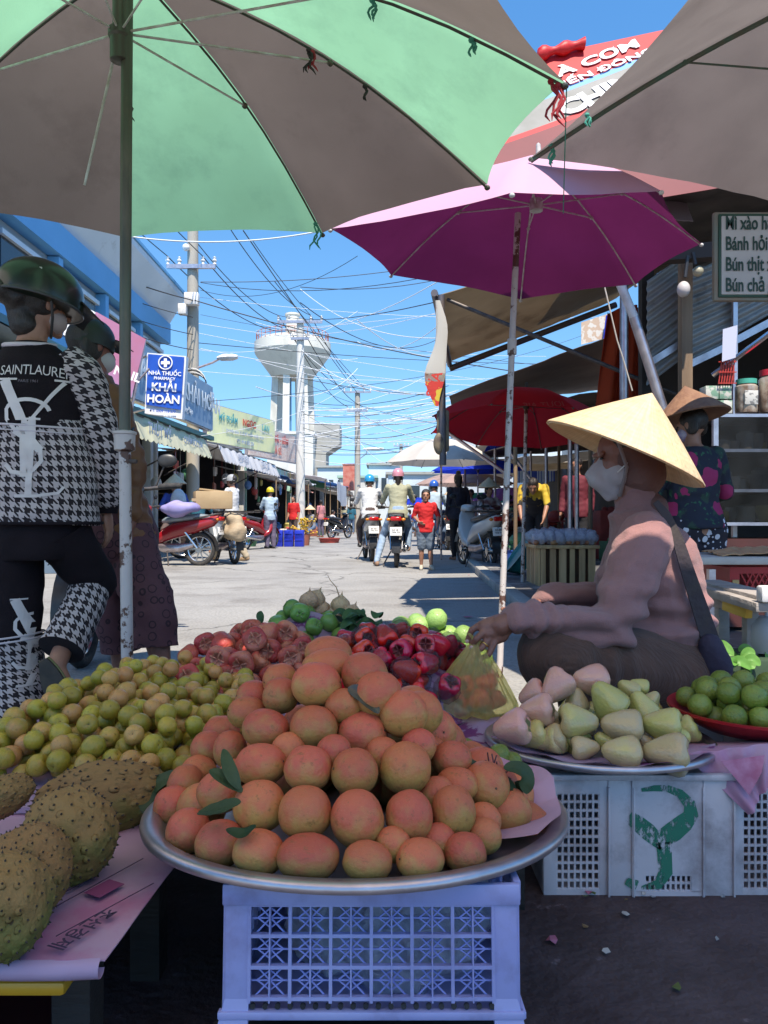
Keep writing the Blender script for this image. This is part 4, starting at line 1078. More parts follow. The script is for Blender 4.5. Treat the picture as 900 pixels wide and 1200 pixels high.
bm_ = MB(); bm_.sheet([(-1.2, 1.38, 0), (-.30, 1.38, 0), (-.30, 2.28, 0), (-.68, 2.28, 0)], 16, 14, lambda u, v, p: V((p.x, p.y, jfloor(p.x, p.y) - .002)), thick=.01)
tag(bm_.build('display_board', lilac2, None, 60), 'sloping paper covered board under the small green jujubes', 'board')
rnd = random.Random(11)
jp = drop(298, .0205, lambda r: (r.uniform(-1.25, -.3), r.uniform(1.40, 2.25)), jfloor, jenv, K=12, seed=8, pack=.93)
for p in jp:
    s = .0210 * rnd.uniform(.9, 1.1)
    put('jujube', jujs[rnd.randrange(3)], p, (s, s * rnd.uniform(.95, 1.08), s), (rnd.uniform(-1, 1), rnd.uniform(-1, 1), rnd.uniform(-1.6, 1.6)) if rnd.random() < .4 else (rnd.uniform(0, 6), rnd.uniform(0, 6), rnd.uniform(0, 6)),
        'small yellow green jujube in the wide heap at the left', 'jujube', 'jujubes heaped on the left of the stand')

# ---------------- spiky soursops
sour_m = fruit_mat('soursop_rind', (0.25, 0.135, 0.045), (0.13, 0.125, 0.028), (.22, .13, .05), .75, 0, .10, 9, .05, -.9, .7, .03, sub=0)
spine = mat('dark_spine', (.035, .022, .012), .7)
def soursop(sd, n=150, dent=False):
    def f(d):
        k = 1 + .10 * noise.noise(d * 1.1 + V((sd, 0, 0))) + .06 * noise.noise(d * 2.6 + V((0, sd, 0))) + .025 * noise.noise(d * 7 + V((0, sd, 0))); p = d * k
        if dent:
            dd = (d - V((.55, -.75, -.1)).normalized()).length
            if dd < .5: p *= 1 - .28 * (1 - dd / .5) ** 1.5
        return p
    def ex(b):
        gold = math.pi * (3 - 5 ** .5)
        for i in range(n):
            z = 1 - 2 * (i + .5) / n; r_ = math.sqrt(1 - z * z); a = i * gold; d = V((math.cos(a) * r_, math.sin(a) * r_, z))
            d = (d + V((noise.noise(d * 7 + V((sd, 1, 1))), noise.noise(d * 7 + V((1, sd, 1))), noise.noise(d * 7 + V((1, 1, sd))))) * .07).normalized()
            p = f(d); nn = (d + V((.25, 0, .1))).normalized(); q = nn.to_track_quat('Z', 'Y').to_matrix()
            b.lathe([(.034, .0), (.024, .028), (.013, .052), (.002, .075)], 6, p, q, mi=1)
            b.lathe([(.11, -.03), (.07, .0), (.03, .018), (.0, .022)], 8, p, q, mi=0)
        if dent: 
            d = V((.55, -.75, -.1)).normalized(); b.lathe([(.10, -.05), (.09, .02), (.06, .06), (0, .07)], 12, f(d), d.to_track_quat('Z', 'Y').to_matrix(), mi=2)
    return proto_mesh('soursop_mesh', f, [sour_m, spine, stem], 48, 34, ex)
sg = 'spiky soursops on the newspaper'
def sop(px, py, d, w_, h_, dp, rz_, ry_, sd, label, dent=False):
    me = soursop(sd, 170, dent); put('soursop', me, P(px, py, d), (w_ / 2 * d / 900, dp, h_ / 2 * d / 900), (0, ry_, rz_), label, 'soursop', sg)
sop(118, 937, 1.34, 150, 88, .065, R(12), R(-6), 1.0, 'elongated brown soursop at the back of the newspaper, touching the jujubes')
sop(80, 978, 1.13, 112, 108, .068, R(-10), R(8), 2.2, 'big rounded brown soursop in the middle of the newspaper')
sop(34, 1018, 1.02, 96, 100, .06, R(20), R(15), 3.1, 'reddish brown soursop between the big one and the cut off front one')
sop(6, 1060, .93, 100, 118, .058, R(0), R(-8), 4.4, 'green tinged soursop nearest the lower left corner with its stalk hollow facing out', True)
sop(-2, 935, 1.22, 50, 78, .05, R(0), R(70), 5.3, 'soursop cut off by the left edge behind the others')

# ---------------- matte red water apples, glossy red ones, green fruit
wa_m = fruit_mat('water_apple_skin', (0.48, 0.06, 0.05), (0.52, 0.17, 0.10), (.45, .20, .12), .38, .1, .15, 12, .05, -1.1, .4, .02)
wa_in = mat('water_apple_calyx', (.50, .22, .13), .5, (.40, .10, .07), 5)
def bell(rad_top, lob=.05, sd=0, long=1.0):
    """bell fruit along -Y: narrow stem end at +Y, lobed open calyx at -Y"""
    def mk(b):
        prof = [(.02, 1.0), (.25, .97), (.45, .80), (.62, .50), (.80, .10), (.96, -.30), (1.0, -.55), (.95, -.76), (.78, -.90), (.52, -.93), (.40, -.82), (.30, -.62), (.0, -.58)]
        rings = []
        for q, (r_, y) in enumerate(prof):
            ring = []
            for k in range(28):
                a = k * 2 * math.pi / 28; rr = r_ * (1 + lob * math.cos(4 * a + sd) * min(1, q / 5)); yy = y * long
                if q in (8, 9): yy -= .07 * math.cos(4 * a + sd)
                p = V((rr * math.cos(a), -(-yy), rr * math.sin(a))); p *= 1 + .03 * noise.noise(p + V((sd, 0, 0)))
                ring.append(p)
            rings.append(ring)
        b.loft(rings)
        for f in b.bm.faces:
            c = f.calc_center_median()
            if math.hypot(c.x, c.z) < .60 and c.y < -.5 * long: f.material_index = 1
        for k in range(4):
            a = k * math.pi / 2 + math.pi / 4 - sd / 4
            b.cap(V((math.cos(a) * .55, -.88 * long, math.sin(a) * .55)), V((math.cos(a) * .12, -.84 * long, math.sin(a) * .12)), .09, .05, 8, 1)
    return mk
def mesh_from(name, mk, mats):
    b = MB(); mk(b); bmesh.ops.recalc_face_normals(b.bm, faces=b.bm.faces); me = bpy.data.meshes.new(name); b.bm.to_mesh(me); b.bm.free()
    for m in mats: me.materials.append(m)
    for p in me.polygons: p.use_smooth = True
    return me
wam = [mesh_from('water_apple_mesh', bell(1, .05, s, .8), [wa_m, wa_in]) for s in range(3)]
def mound(cx, cy, rx, ry, h, base=PZ):
    return lambda x, y: base + h * max(0, 1 - ((x - cx) / rx) ** 2 - ((y - cy) / ry) ** 2)
def mound_obj(cx, cy, rx, ry, h, label, base=PZ, m=None):
    f = mound(cx, cy, rx, ry, h, base); b = MB(); rg = []
    for k in range(12):
        q = 1 - k / 12; rg.append([V((cx + rx * q * math.cos(a), cy + ry * q * math.sin(a), f(cx + rx * q * math.cos(a), cy + ry * q * math.sin(a)) - .001)) for a in [i * math.pi / 18 for i in range(36)]])
    b.loft(rg); tag(b.build('paper_lining', m or lilac2, None, 60), label, 'paper lining')
def heap(name, meshes, n, r, cx, cy, rx, ry, hf, he, label, cat, group, seed, sc=(1, 1, 1), face=.5, pack=.88, base=PZ, K=14, avoid=None):
    fl = mound(cx, cy, rx * 1.08, ry * 1.08, hf, base); ev = mound(cx, cy, rx * 1.15, ry * 1.15, he, base + r * 1.6)
    def env(x, y): return None if ((x - cx) / rx) ** 2 + ((y - cy) / ry) ** 2 > 1 or (avoid and math.hypot(x - avoid[0], y - avoid[1]) < avoid[2]) else ev(x, y) + r * .6
    rn = random.Random(seed); out = []
    for p in drop(n, r, lambda q: (q.uniform(cx - rx, cx + rx), q.uniform(cy - ry, cy + ry)), fl, env, K, seed, pack):
        s = r * rn.uniform(.92, 1.1)
        rot = (rn.uniform(-.5, .2), rn.uniform(-3, 3), rn.uniform(-.6, .6)) if rn.random() < face else (rn.uniform(-1.6, 1.6), rn.uniform(-3, 3), rn.uniform(-3, 3))
        out.append(put(name, meshes[rn.randrange(len(meshes))], p, tuple(s * q for q in sc), rot, label, cat, group))
    return out
mound_obj(-.385, 2.27, .27, .26, .12, 'newspaper heaped under the matte red water apples')
heap('water_apple', wam, 62, .034, -.375, 2.25, .25, .25, .11, .165, 'matte red water apple in the heap behind the jujubes', 'water apple', 'matte red water apples', 3, (1, .95, 1), .8, .9)

wx_m = fruit_mat('wax_apple_skin', (0.58, 0.007, 0.014), (0.60, 0.014, 0.018), None, .18, .8, .2, 10, .04, -1, .6, .012, sub=.04)
wx_in = mat('wax_apple_calyx', (.16, .02, .02), .5)
wxm = [mesh_from('wax_apple_mesh', bell(1, .07, s + .4, 1.15), [wx_m, wx_in]) for s in range(3)]
mound_obj(.03, 2.22, .26, .30, .13, 'newspaper heaped under the glossy dark red wax apples')
wax = heap('wax_apple', wxm, 125, .030, .03, 2.20, .27, .29, .115, .175, 'glossy dark red wax apple in the heap in front of the seller', 'wax apple', 'glossy dark red wax apples', 6, (1, 1, 1), .3, .9, avoid=(.25, 2.07, .135))
wrapm = film('clear_wrap', (.5, .5, .55), .02, .06, 1.0, 5, .0)
wraps = []
for i in range(4):
    b = MB(); b.ell((0, 0, 0), (1.12, 1.28, 1.12), seg=28, rings=20)
    for v in b.bm.verts: n_ = v.co.normalized(); v.co += n_ * (.10 * noise.noise(v.co * 2.6 + V((i * 5, 0, 0))) + .07 * noise.noise(V((v.co.x * 7, v.co.y * 2, v.co.z * 7 + i))))
    me = bpy.data.meshes.new('wrap_mesh'); b.bm.to_mesh(me); b.bm.free(); me.materials.append(wrapm)
    for p in me.polygons: p.use_smooth = True
    wraps.append(me)
for i, o in enumerate(wax):
    if i % 3: c = bpy.data.objects.new('plastic_wrap', wraps[i % 4]); COL.objects.link(c); c.parent = o

gt_m = fruit_mat('green_persimmon_skin', (0.13, 0.26, 0.05), (0.19, 0.33, 0.08), (.16, .28, .10), .3, .2, .18, 10, .05, -1, .7, .012)
gfn = lambda sd: (lambda d: V((d.x, d.y, d.z * .86)) * (1 + .035 * math.cos(4 * math.atan2(d.y, d.x)) * (1 - d.z * d.z)) * (1 - .16 * max(0, (d.z - .86) / .14)))
def calyx(b):
    for k in range(4):
        a = k * math.pi / 2; b.quad([V((.06 * math.cos(a), .06 * math.sin(a), .74)), V((.3 * math.cos(a - .4), .3 * math.sin(a - .4), .80)), V((.5 * math.cos(a), .5 * math.sin(a), .84)), V((.3 * math.cos(a + .4), .3 * math.sin(a + .4), .80))], 1, .02)
gtm = [proto_mesh('green_persimmon_mesh', gfn(0), [gt_m, mat('pale_green_calyx', (.16, .26, .09), .6)], 26, 16, calyx)]
mound_obj(-.255, 2.58, .22, .17, .22, 'newspaper heaped under the green persimmons')
heap('green_persimmon', gtm, 34, .031, -.26, 2.56, .185, .15, .20, .255, 'glossy green persimmon in the heap at the back of the stand', 'persimmon', 'green persimmons', 5, (1, 1, 1), 0, .9)
gv_m = fruit_mat('guava_skin', (0.26, 0.42, 0.13), (0.20, 0.34, 0.09), (.32, .46, .18), .4, .1, .12, 9, .05, -1, .7, .02)
gvm = [proto_mesh('guava_mesh', lambda d: V((d.x, d.y, d.z * 1.04)) * (1 + .05 * noise.noise(d * 2)), [gv_m], 22, 14)]
mound_obj(.15, 2.60, .24, .15, .13, 'newspaper heaped under the pale green guavas')
heap('guava', gvm, 30, .034, .14, 2.58, .20, .13, .115, .15, 'pale green guava in the row behind the glossy red wax apples', 'guava', 'pale green guavas', 9, (1, 1, 1), 0, .9)
jc_m = fruit_mat('jicama_skin', (0.62, 0.40, 0.24), (0.52, 0.32, 0.18), (.3, .2, .12), .7, 0, .12, 6, .06, -1, .7, .04)
def jicama(b):
    b.lathe([(.0, -.85), (.5, -.80), (.92, -.4), (1.0, 0), (.82, .45), (.4, .78), (.14, .95), (.06, 1.15), (.02, 1.35)], 18, wob=lambda a, z: 1 + .06 * math.sin(5 * a))
jcm = [mesh_from('jicama_mesh', jicama, [jc_m])]
rnd = random.Random(3); mound_obj(-.17, 2.72, .15, .12, .20, 'newspaper heaped under the beige jicama roots')
for i, (px, py) in enumerate(((362, 707), (399, 712), (376, 718), (412, 722), (420, 735), (404, 732), (388, 728), (408, 745), (370, 705), (392, 740))):
    d = 2.66 + .02 * (i % 3)
    o = put('jicama', jcm[0], P(px, py - 3, d), .036, (rnd.uniform(-.5, .4), rnd.uniform(-.6, .6), 0), 'beige turnip shaped jicama root behind the green persimmons', 'jicama', 'beige jicama roots')
    if i == 1: o['label'] = 'beige jicama with a long thin root tail standing up against the road'
MB_ = MB(); MB_.tube([P(398, 700, 2.66), P(394, 688, 2.66), P(387, 680, 2.67), P(384, 674, 2.67)], [.003, .002, .0015, .001], 6)
o = MB_.build('root_tail', jc_m); o.parent = [x for x in bpy.data.objects if x.get('label', '').startswith('beige jicama with')][0]; o.matrix_parent_inverse = wmat(o.parent).inverted()
brt = mat('dark_green_leaf', (.03, .09, .03), .5, (.05, .13, .04), 8, trans=.2)
for i in range(26):
    p = P(rnd.uniform(392, 446), rnd.uniform(722, 752), rnd.uniform(2.42, 2.55)); a = rnd.uniform(0, 6.28)
    leaf([p, p + V((.03 * math.cos(a), .03 * math.sin(a), .015)), p + V((.06 * math.cos(a), .06 * math.sin(a), -.005))], .020, brt, 'broad green leaf in the bunch between the persimmons and the guavas', group='leaves between persimmons and guavas')
leaf([P(307, 730, 2.3), P(305, 722, 2.3), P(306, 716, 2.3)], .012, brt, 'single olive green leaf tip above the matte red water apples', nrm=V((0, -1, 0)))

# ---------------- right tray: pale rose apples
RT = V((.500, 1.80, .292))
round_tray(RT, .262, R(-2.0), 'round steel tray of pale rose apples standing on the white crate')
b = MB(); rg = []
for k in range(9):
    q = k / 8; rg.append([RT + V(((.12 + .135 * q) * math.cos(a), (.12 + .132 * q) * math.sin(a), -.015 + .026 * q * q + .004 * q * math.sin(13 * a))) for a in [R(-175 + 150 * i / 50) for i in range(51)]])
b.loft(rg, openring=True); tag(b.build('newspaper', lilac2, None, 60), 'violet printed paper lining the tray of pale rose apples', 'newspaper')
ra_g = fruit_mat('pale_green_rose_apple', (0.56, 0.45, 0.14), (0.48, 0.43, 0.12), None, .2, .6, .10, 10, .04, -1, .7, .015, alt=(.52, .36, .18))
ra_p = fruit_mat('pale_pink_rose_apple', (0.72, 0.33, 0.25), (0.66, 0.40, 0.26), None, .2, .6, .08, 10, .04, -1, .7, .015)
ra_in = mat('rose_apple_calyx', (.16, .14, .05), .6)
def rose(sd):
    def mk(b):
        prof = [(.02, 1.02), (.22, .98), (.42, .82), (.62, .46), (.84, .02), (.96, -.34), (1.0, -.55), (.92, -.78), (.66, -.92), (.40, -.93), (.28, -.84), (.0, -.78)]
        rings = []
        for q, (r_, y) in enumerate(prof):
            rings.append([V((r_ * (1 + .045 * math.cos(4 * k * math.pi / 12 + sd)) * math.cos(k * math.pi / 12), y - (.05 * math.cos(4 * k * math.pi / 12 + sd) if q in (8, 9) else 0), r_ * (1 + .045 * math.cos(4 * k * math.pi / 12 + sd)) * math.sin(k * math.pi / 12))) for k in range(24)])
        b.loft(rings)
        for f in b.bm.faces:
            c = f.calc_center_median()
            if math.hypot(c.x, c.z) < .36 and c.y < -.5: f.material_index = 1
    return mk
rgm = [mesh_from('rose_apple_mesh', rose(s), [ra_g, ra_in]) for s in range(2)]; rpm = [mesh_from('pink_rose_apple_mesh', rose(s), [ra_p, ra_in]) for s in range(2)]
rl = [  # zoom6 pixels /2.5 + (540,760): x,y,w,h,kind,spin of the narrow end
 (148,232,118,92,'p',200),(222,182,110,72,'p',190),(278,115,112,104,'p',230),(376,92,110,66,'p',170),(210,135,90,70,'p',215),
 (208,255,96,72,'g',200),(262,268,98,58,'g',200),(345,215,122,96,'g',0),(268,205,70,70,'g',100),(428,148,120,98,'g',120),(338,148,66,82,'g',95),
 (365,292,88,62,'g',10),(468,228,124,100,'g',165),(468,305,118,84,'g',165),(530,170,92,98,'g',110),(588,225,120,92,'g',175),(600,308,140,82,'g',180),(490,118,70,50,'g',140),
 (625,260,70,60,'g',100),(420,270,70,60,'g',140),(540,280,70,60,'g',120),(330,270,60,50,'g',150),(520,110,60,50,'g',150),(440,190,60,50,'g',150),(560,150,60,50,'g',60)]
rnd = random.Random(2)
for i, (x, y, w_, h_, kd, sp) in enumerate(rl):
    px = 540 + x / 2.5; py = 760 + y / 2.5; s = (max(w_, h_)) / 2.5 / 2; 
    d = 1.86 - (y - 90) / 230 * .24 - (0.02 if w_ > 100 else -.03)
    s = s * d / 900 * .90; me = (rpm if kd == 'p' else rgm)[i % 2]
    o = put('rose_apple', me, P(px, py, d), (s, s * 1.05, s), (0, 0, 0), ('pale pink rose apple at the left of the right hand tray' if kd == 'p' else 'pale yellow green rose apple heaped on the right hand tray'), 'rose apple',
            'pale pink rose apples' if kd == 'p' else 'pale yellow green rose apples')
    a = R(sp); dirn = V((math.cos(a), .35 * rnd.uniform(-1, 1) - .0, math.sin(a) * .8)).normalized()
    o.rotation_mode = 'QUATERNION'; o.rotation_quaternion = dirn.to_track_quat('Y', 'Z')
for p in drop(16, .034, lambda r: (RT.x + r.uniform(-.18, .2), RT.y + r.uniform(-.12, .2)), lambda x, y: RT.z - .02, lambda x, y: RT.z + .11 - .25 * math.hypot(x - RT.x, y - RT.y - .04), seed=12):
    put('rose_apple', rgm[0], p, .032, (rnd.uniform(0, 6), rnd.uniform(0, 6), rnd.uniform(0, 6)), 'pale yellow green rose apple heaped on the right hand tray', 'rose apple', 'pale yellow green rose apples')
# limes in a red basket
lime_m = fruit_mat('lime_skin', (0.17, 0.21, 0.028), (0.22, 0.25, 0.04), (.28, .32, .08), .33, .25, .15, 18, .05, -1, .8, .02)
limem = [proto_mesh('lime_mesh', lambda d: V((d.x, d.y, d.z)) * (1 + .03 * noise.noise(d * 2) + (.05 * max(0, abs(d.z) - .9) / .1)), [lime_m, stem], 24, 16, lambda b: b.lathe([(0, 0), (.06, .01), (0, .04)], 8, V((0, 0, 1.02)), mi=1))]
LC = V((.905, 1.86, .30)); redp = mat('red_basket_plastic', (.45, .012, .02), .3, (.38, .01, .018), 5, trans=.15)
t = root('red_basket', 'shallow red plastic basket full of green limes at the right edge', 'basket', LC)
b = MB(); b.lathe([(0, .0), (.13, .0), (.175, .028), (.20, .046), (.207, .046), (.207, .040), (.18, .022), (.135, -.004), (0, -.004)], 72, (0, 0, 0)); b.build('bowl', redp, t, 50, False)
b = MB()
for k in range(60):
    a = k * math.pi / 30
    for q in (0, 1): r_ = .150 + q * .022; b.box((r_ * math.cos(a), r_ * math.sin(a), .0105 + q * .0145), (.010, .004, .0015), rotz(a) @ roty(R(-33)))
b.build('slots', mat('basket_slot_shadow', (.03, .002, .004), .8), t, 0, False)
def lenv(x, y):
    q = math.hypot(x - LC.x, y - LC.y); return None if q > .185 else LC.z + .135 - 1.9 * q * q
for p in drop(52, .0275, lambda r: (LC.x + r.uniform(-.19, .19), LC.y + r.uniform(-.19, .19)), lambda x, y: LC.z + .0 + .9 * max(0, math.hypot(x - LC.x, y - LC.y) - .13), lenv, seed=21, pack=.95):
    put('lime', limem[0], p, .0275 * rnd.uniform(.93, 1.07), (rnd.uniform(0, 6), rnd.uniform(0, 6), rnd.uniform(0, 6)), 'round green lime heaped in the red basket', 'lime', 'limes in the red basket')
# pink printed cloth corner hanging over the crate
b = MB()
def hang(u, v, p): return p + V((0, -.006 * math.sin(u * 9) * v - .004 * math.sin(u * 23 + v * 5), .003 * nz(p, 30)))
b.sheet([P(800, 884, 1.66), P(915, 870, 1.62), P(905, 915, 1.585), P(878, 955, 1.585)], 30, 24, hang, thick=.001)
b.sheet([P(700, 876, 1.75), P(915, 866, 1.80), P(915, 871, 1.62), P(800, 885, 1.66)], 30, 6, crumple(.002, 20, 2), thick=.001)
o = tag(b.build('cloth', [lilac], None, 60), 'pink plastic cloth corner hanging over the right part of the white crate', 'cloth')
b = MB(); b.sheet([P(845, 892, 1.60), P(896, 885, 1.595), P(893, 905, 1.578), P(878, 932, 1.577)], 6, 6, None, thick=.001); x = b.build('print', mat('rose_print', (.40, .10, .18), .6, (.5, .2, .3), 40), None, 60); x.parent = o
# ---------------- white perforated crate
wp = mat('white_crate_plastic', (0.60, 0.53, 0.54), .45, (0.52, 0.45, 0.47), 4, dirt=(.26, .21, .21), dscale=7, dlo=.50, dhi=.70, bump=.08, bscale=30)
WX0, WX1, WY0, WY1, WH = .338, .885, 1.62, 2.0, .262
t = root('perforated_crate', 'white plastic crate with slotted panels and a worn green stamp under the rose apple tray', 'crate', ((WX0 + WX1) / 2, 1.8, 0))
def perf(b, x0, x1, z0, z1, y, nx, nz_, bw=.0045):
    for i in range(nx + 1): b.box((lerp(x0, x1, i / nx), y, (z0 + z1) / 2), (bw, .004, z1 - z0))
    for j in range(nz_ + 1): b.box(((x0 + x1) / 2, y + .0006, lerp(z0, z1, j / nz_)), (x1 - x0, .004, bw * 1.2))
fx = lambda px: (px - 450) / 900 * WY0
b = MB()
segs = [(637, 652, 's', 0), (652, 702, 'p', 0), (702, 712, 's', 0), (712, 739, 's', .003), (739, 741, 's', .008), (741, 822, 'c', .005), (822, 824, 's', .008), (824, 858, 's', .003), (858, 870, 's', 0), (870, 922, 'p', 0), (922, 938, 's', 0)]
for a, c, kd, off in segs:
    x0, x1 = fx(a), fx(c); y = WY0 - off
    if kd == 's': b.box(((x0 + x1) / 2, y, WH / 2), (x1 - x0 + .0005, .006, WH - .01), bev=.001)
    elif kd == 'p':
        b.box(((x0 + x1) / 2, y, WH - .020), (x1 - x0, .006, .040)); b.box(((x0 + x1) / 2, y, .010), (x1 - x0, .006, .02)); perf(b, x0, x1, .02, WH - .04, y, 7, 11)
    else:
        b.box(((x0 + x1) / 2, y, .155), (x1 - x0, .006, WH - .054)); b.box(((x0 + x1) / 2, y, .009), (x1 - x0, .006, .018))
        b.box((x0 + .012, y, .034), (.024, .006, .034)); b.box((x1 - .012, y, .034), (.024, .006, .034)); perf(b, x0 + .024, x1 - .024, .018, .052, y, 9, 2)
b.build('front_panel', wp, t, 30)
b = MB()
for x in (WX0, WX1): b.box((x, (WY0 + WY1) / 2 , WH / 2), (.006, WY1 - WY0, WH - .02), bev=.001)
b.box(((WX0 + WX1) / 2, WY1, WH / 2), (WX1 - WX0, .006, WH - .02)); b.box(((WX0 + WX1) / 2, 1.81, .012), (WX1 - WX0 - .01, .36, .008)); b.build('side_panel', wp, t, 30)
b = MB()
for y in (WY0 - .006, WY1 + .004): b.box(((WX0 + WX1) / 2, y, WH - .004), (WX1 - WX0 + .03, .018, .012), bev=.002)
for x in (WX0 - .006, WX1 + .006): b.box((x, 1.81, WH - .004), (.018, .37, .0115), bev=.002)
b.build('rim', wp, t, 30)
for px in (712, 741, 822, 858): MB().box((fx(px), WY0 - .009, WH / 2 - .01), (.004, .008, WH - .03), bev=.001).build('stiffener', wp, t)
def stamp_mat():
    m = bpy.data.materials.new('worn_green_stamp_ink'); m.use_nodes = True; nt = m.node_tree; L = nt.links; b = nt.nodes['Principled BSDF']; out = nt.nodes['Material Output']
    b.inputs['Base Color'].default_value = (.02, .17, .10, 1); b.inputs['Roughness'].default_value = .7
    tc = _n(nt, 'ShaderNodeTexCoord'); mp = _n(nt, 'ShaderNodeMapping'); mp.inputs['Scale'].default_value = (1, 1, .45); L.new(tc.outputs['Object'], mp.inputs[0])
    ns = _n(nt, 'ShaderNodeTexNoise'); ns.inputs['Scale'].default_value = 52; ns.inputs['Detail'].default_value = 9; ns.inputs['Roughness'].default_value = .8; L.new(mp.outputs[0], ns.inputs['Vector'])
    mr = _n(nt, 'ShaderNodeMapRange'); mr.inputs[1].default_value = .43; mr.inputs[2].default_value = .50; L.new(ns.outputs['Fac'], mr.inputs[0])
    tp_ = _n(nt, 'ShaderNodeBsdfTransparent'); ms = _n(nt, 'ShaderNodeMixShader'); L.new(mr.outputs[0], ms.inputs[0]); L.new(tp_.outputs[0], ms.inputs[1]); L.new(b.outputs[0], ms.inputs[2]); L.new(ms.outputs[0], out.inputs[0])
    return m
b = MB(); yS = WY0 - .0092
def sq(px, py): q = P(px, py, WY0); return V((q.x, yS, q.z))
def strip(pts, w_):
    pts = [V((*p,)) for p in pts]; n = len(pts); l = []; r_ = []
    for i, p in enumerate(pts):
        t_ = (pts[min(i + 1, n - 1)] - pts[max(i - 1, 0)]).normalized(); o_ = V((-t_.y, t_.x)) * (w_[i] if isinstance(w_, list) else w_) / 2
        l.append(p + o_); r_.append(p - o_)
    for i in range(n - 1): b.quad([sq(*l[i]), sq(*l[i + 1]), sq(*r_[i + 1]), sq(*r_[i])])
strip([(750, 924), (765, 922), (780, 922), (795, 928), (806, 940), (808, 952), (800, 962), (788, 972), (776, 980)], [4, 7, 8, 10, 14, 18, 22, 24, 22])
strip([(735, 955), (745, 962), (757, 972), (770, 984), (776, 990)], [14, 18, 20, 16, 12]); strip([(776, 985), (777, 1000), (778, 1020), (770, 1034), (750, 1038)], [18, 17, 17, 12, 4]); strip([(745, 1036), (732, 1030)], [14, 8])
b.build('stamp', stamp_mat(), t, 0)
# ---------------- purple cloth and loose limes behind the mango tray
b = MB(); b.sheet([(.00, 1.53, PZ), (.315, 1.53, PZ), (.36, 2.05, PZ), (.0, 2.05, PZ)], 40, 40, crumple(.018, 9, 6), thick=.001)
tag(b.build('cloth', lilac2, None, 60), 'crumpled violet patterned cloth between the mango tray and the wax apples', 'cloth')
for i, (px, py, s) in enumerate(((521, 865, 15), (545, 880, 15), (503, 868, 13), (585, 885, 13), (560, 893, 14), (575, 903, 14), (600, 893, 12), (535, 893, 12), (590, 910, 12))):
    d = 1.62 if i < 3 else 1.55; put('lime', limem[0], P(px, py, d), s * d / 900, (rnd.uniform(0, 6), 0, rnd.uniform(0, 6)), 'loose green lime lying on the violet cloth behind the mangoes', 'lime', 'loose limes behind the mango tray')
b = MB(); b.tube([P(482, 838, 1.72), P(492, 850, 1.68), P(508, 862, 1.64)], .003, 6); b.tube([P(486, 842, 1.7), P(500, 850, 1.69), P(512, 858, 1.66)], .0022, 6)
tag(b.build('straw_stalk', mat('dry_straw', (.5, .4, .25), .7)), 'dry straw stalks on the violet cloth beside the loose limes', 'stalk', kind='stuff')
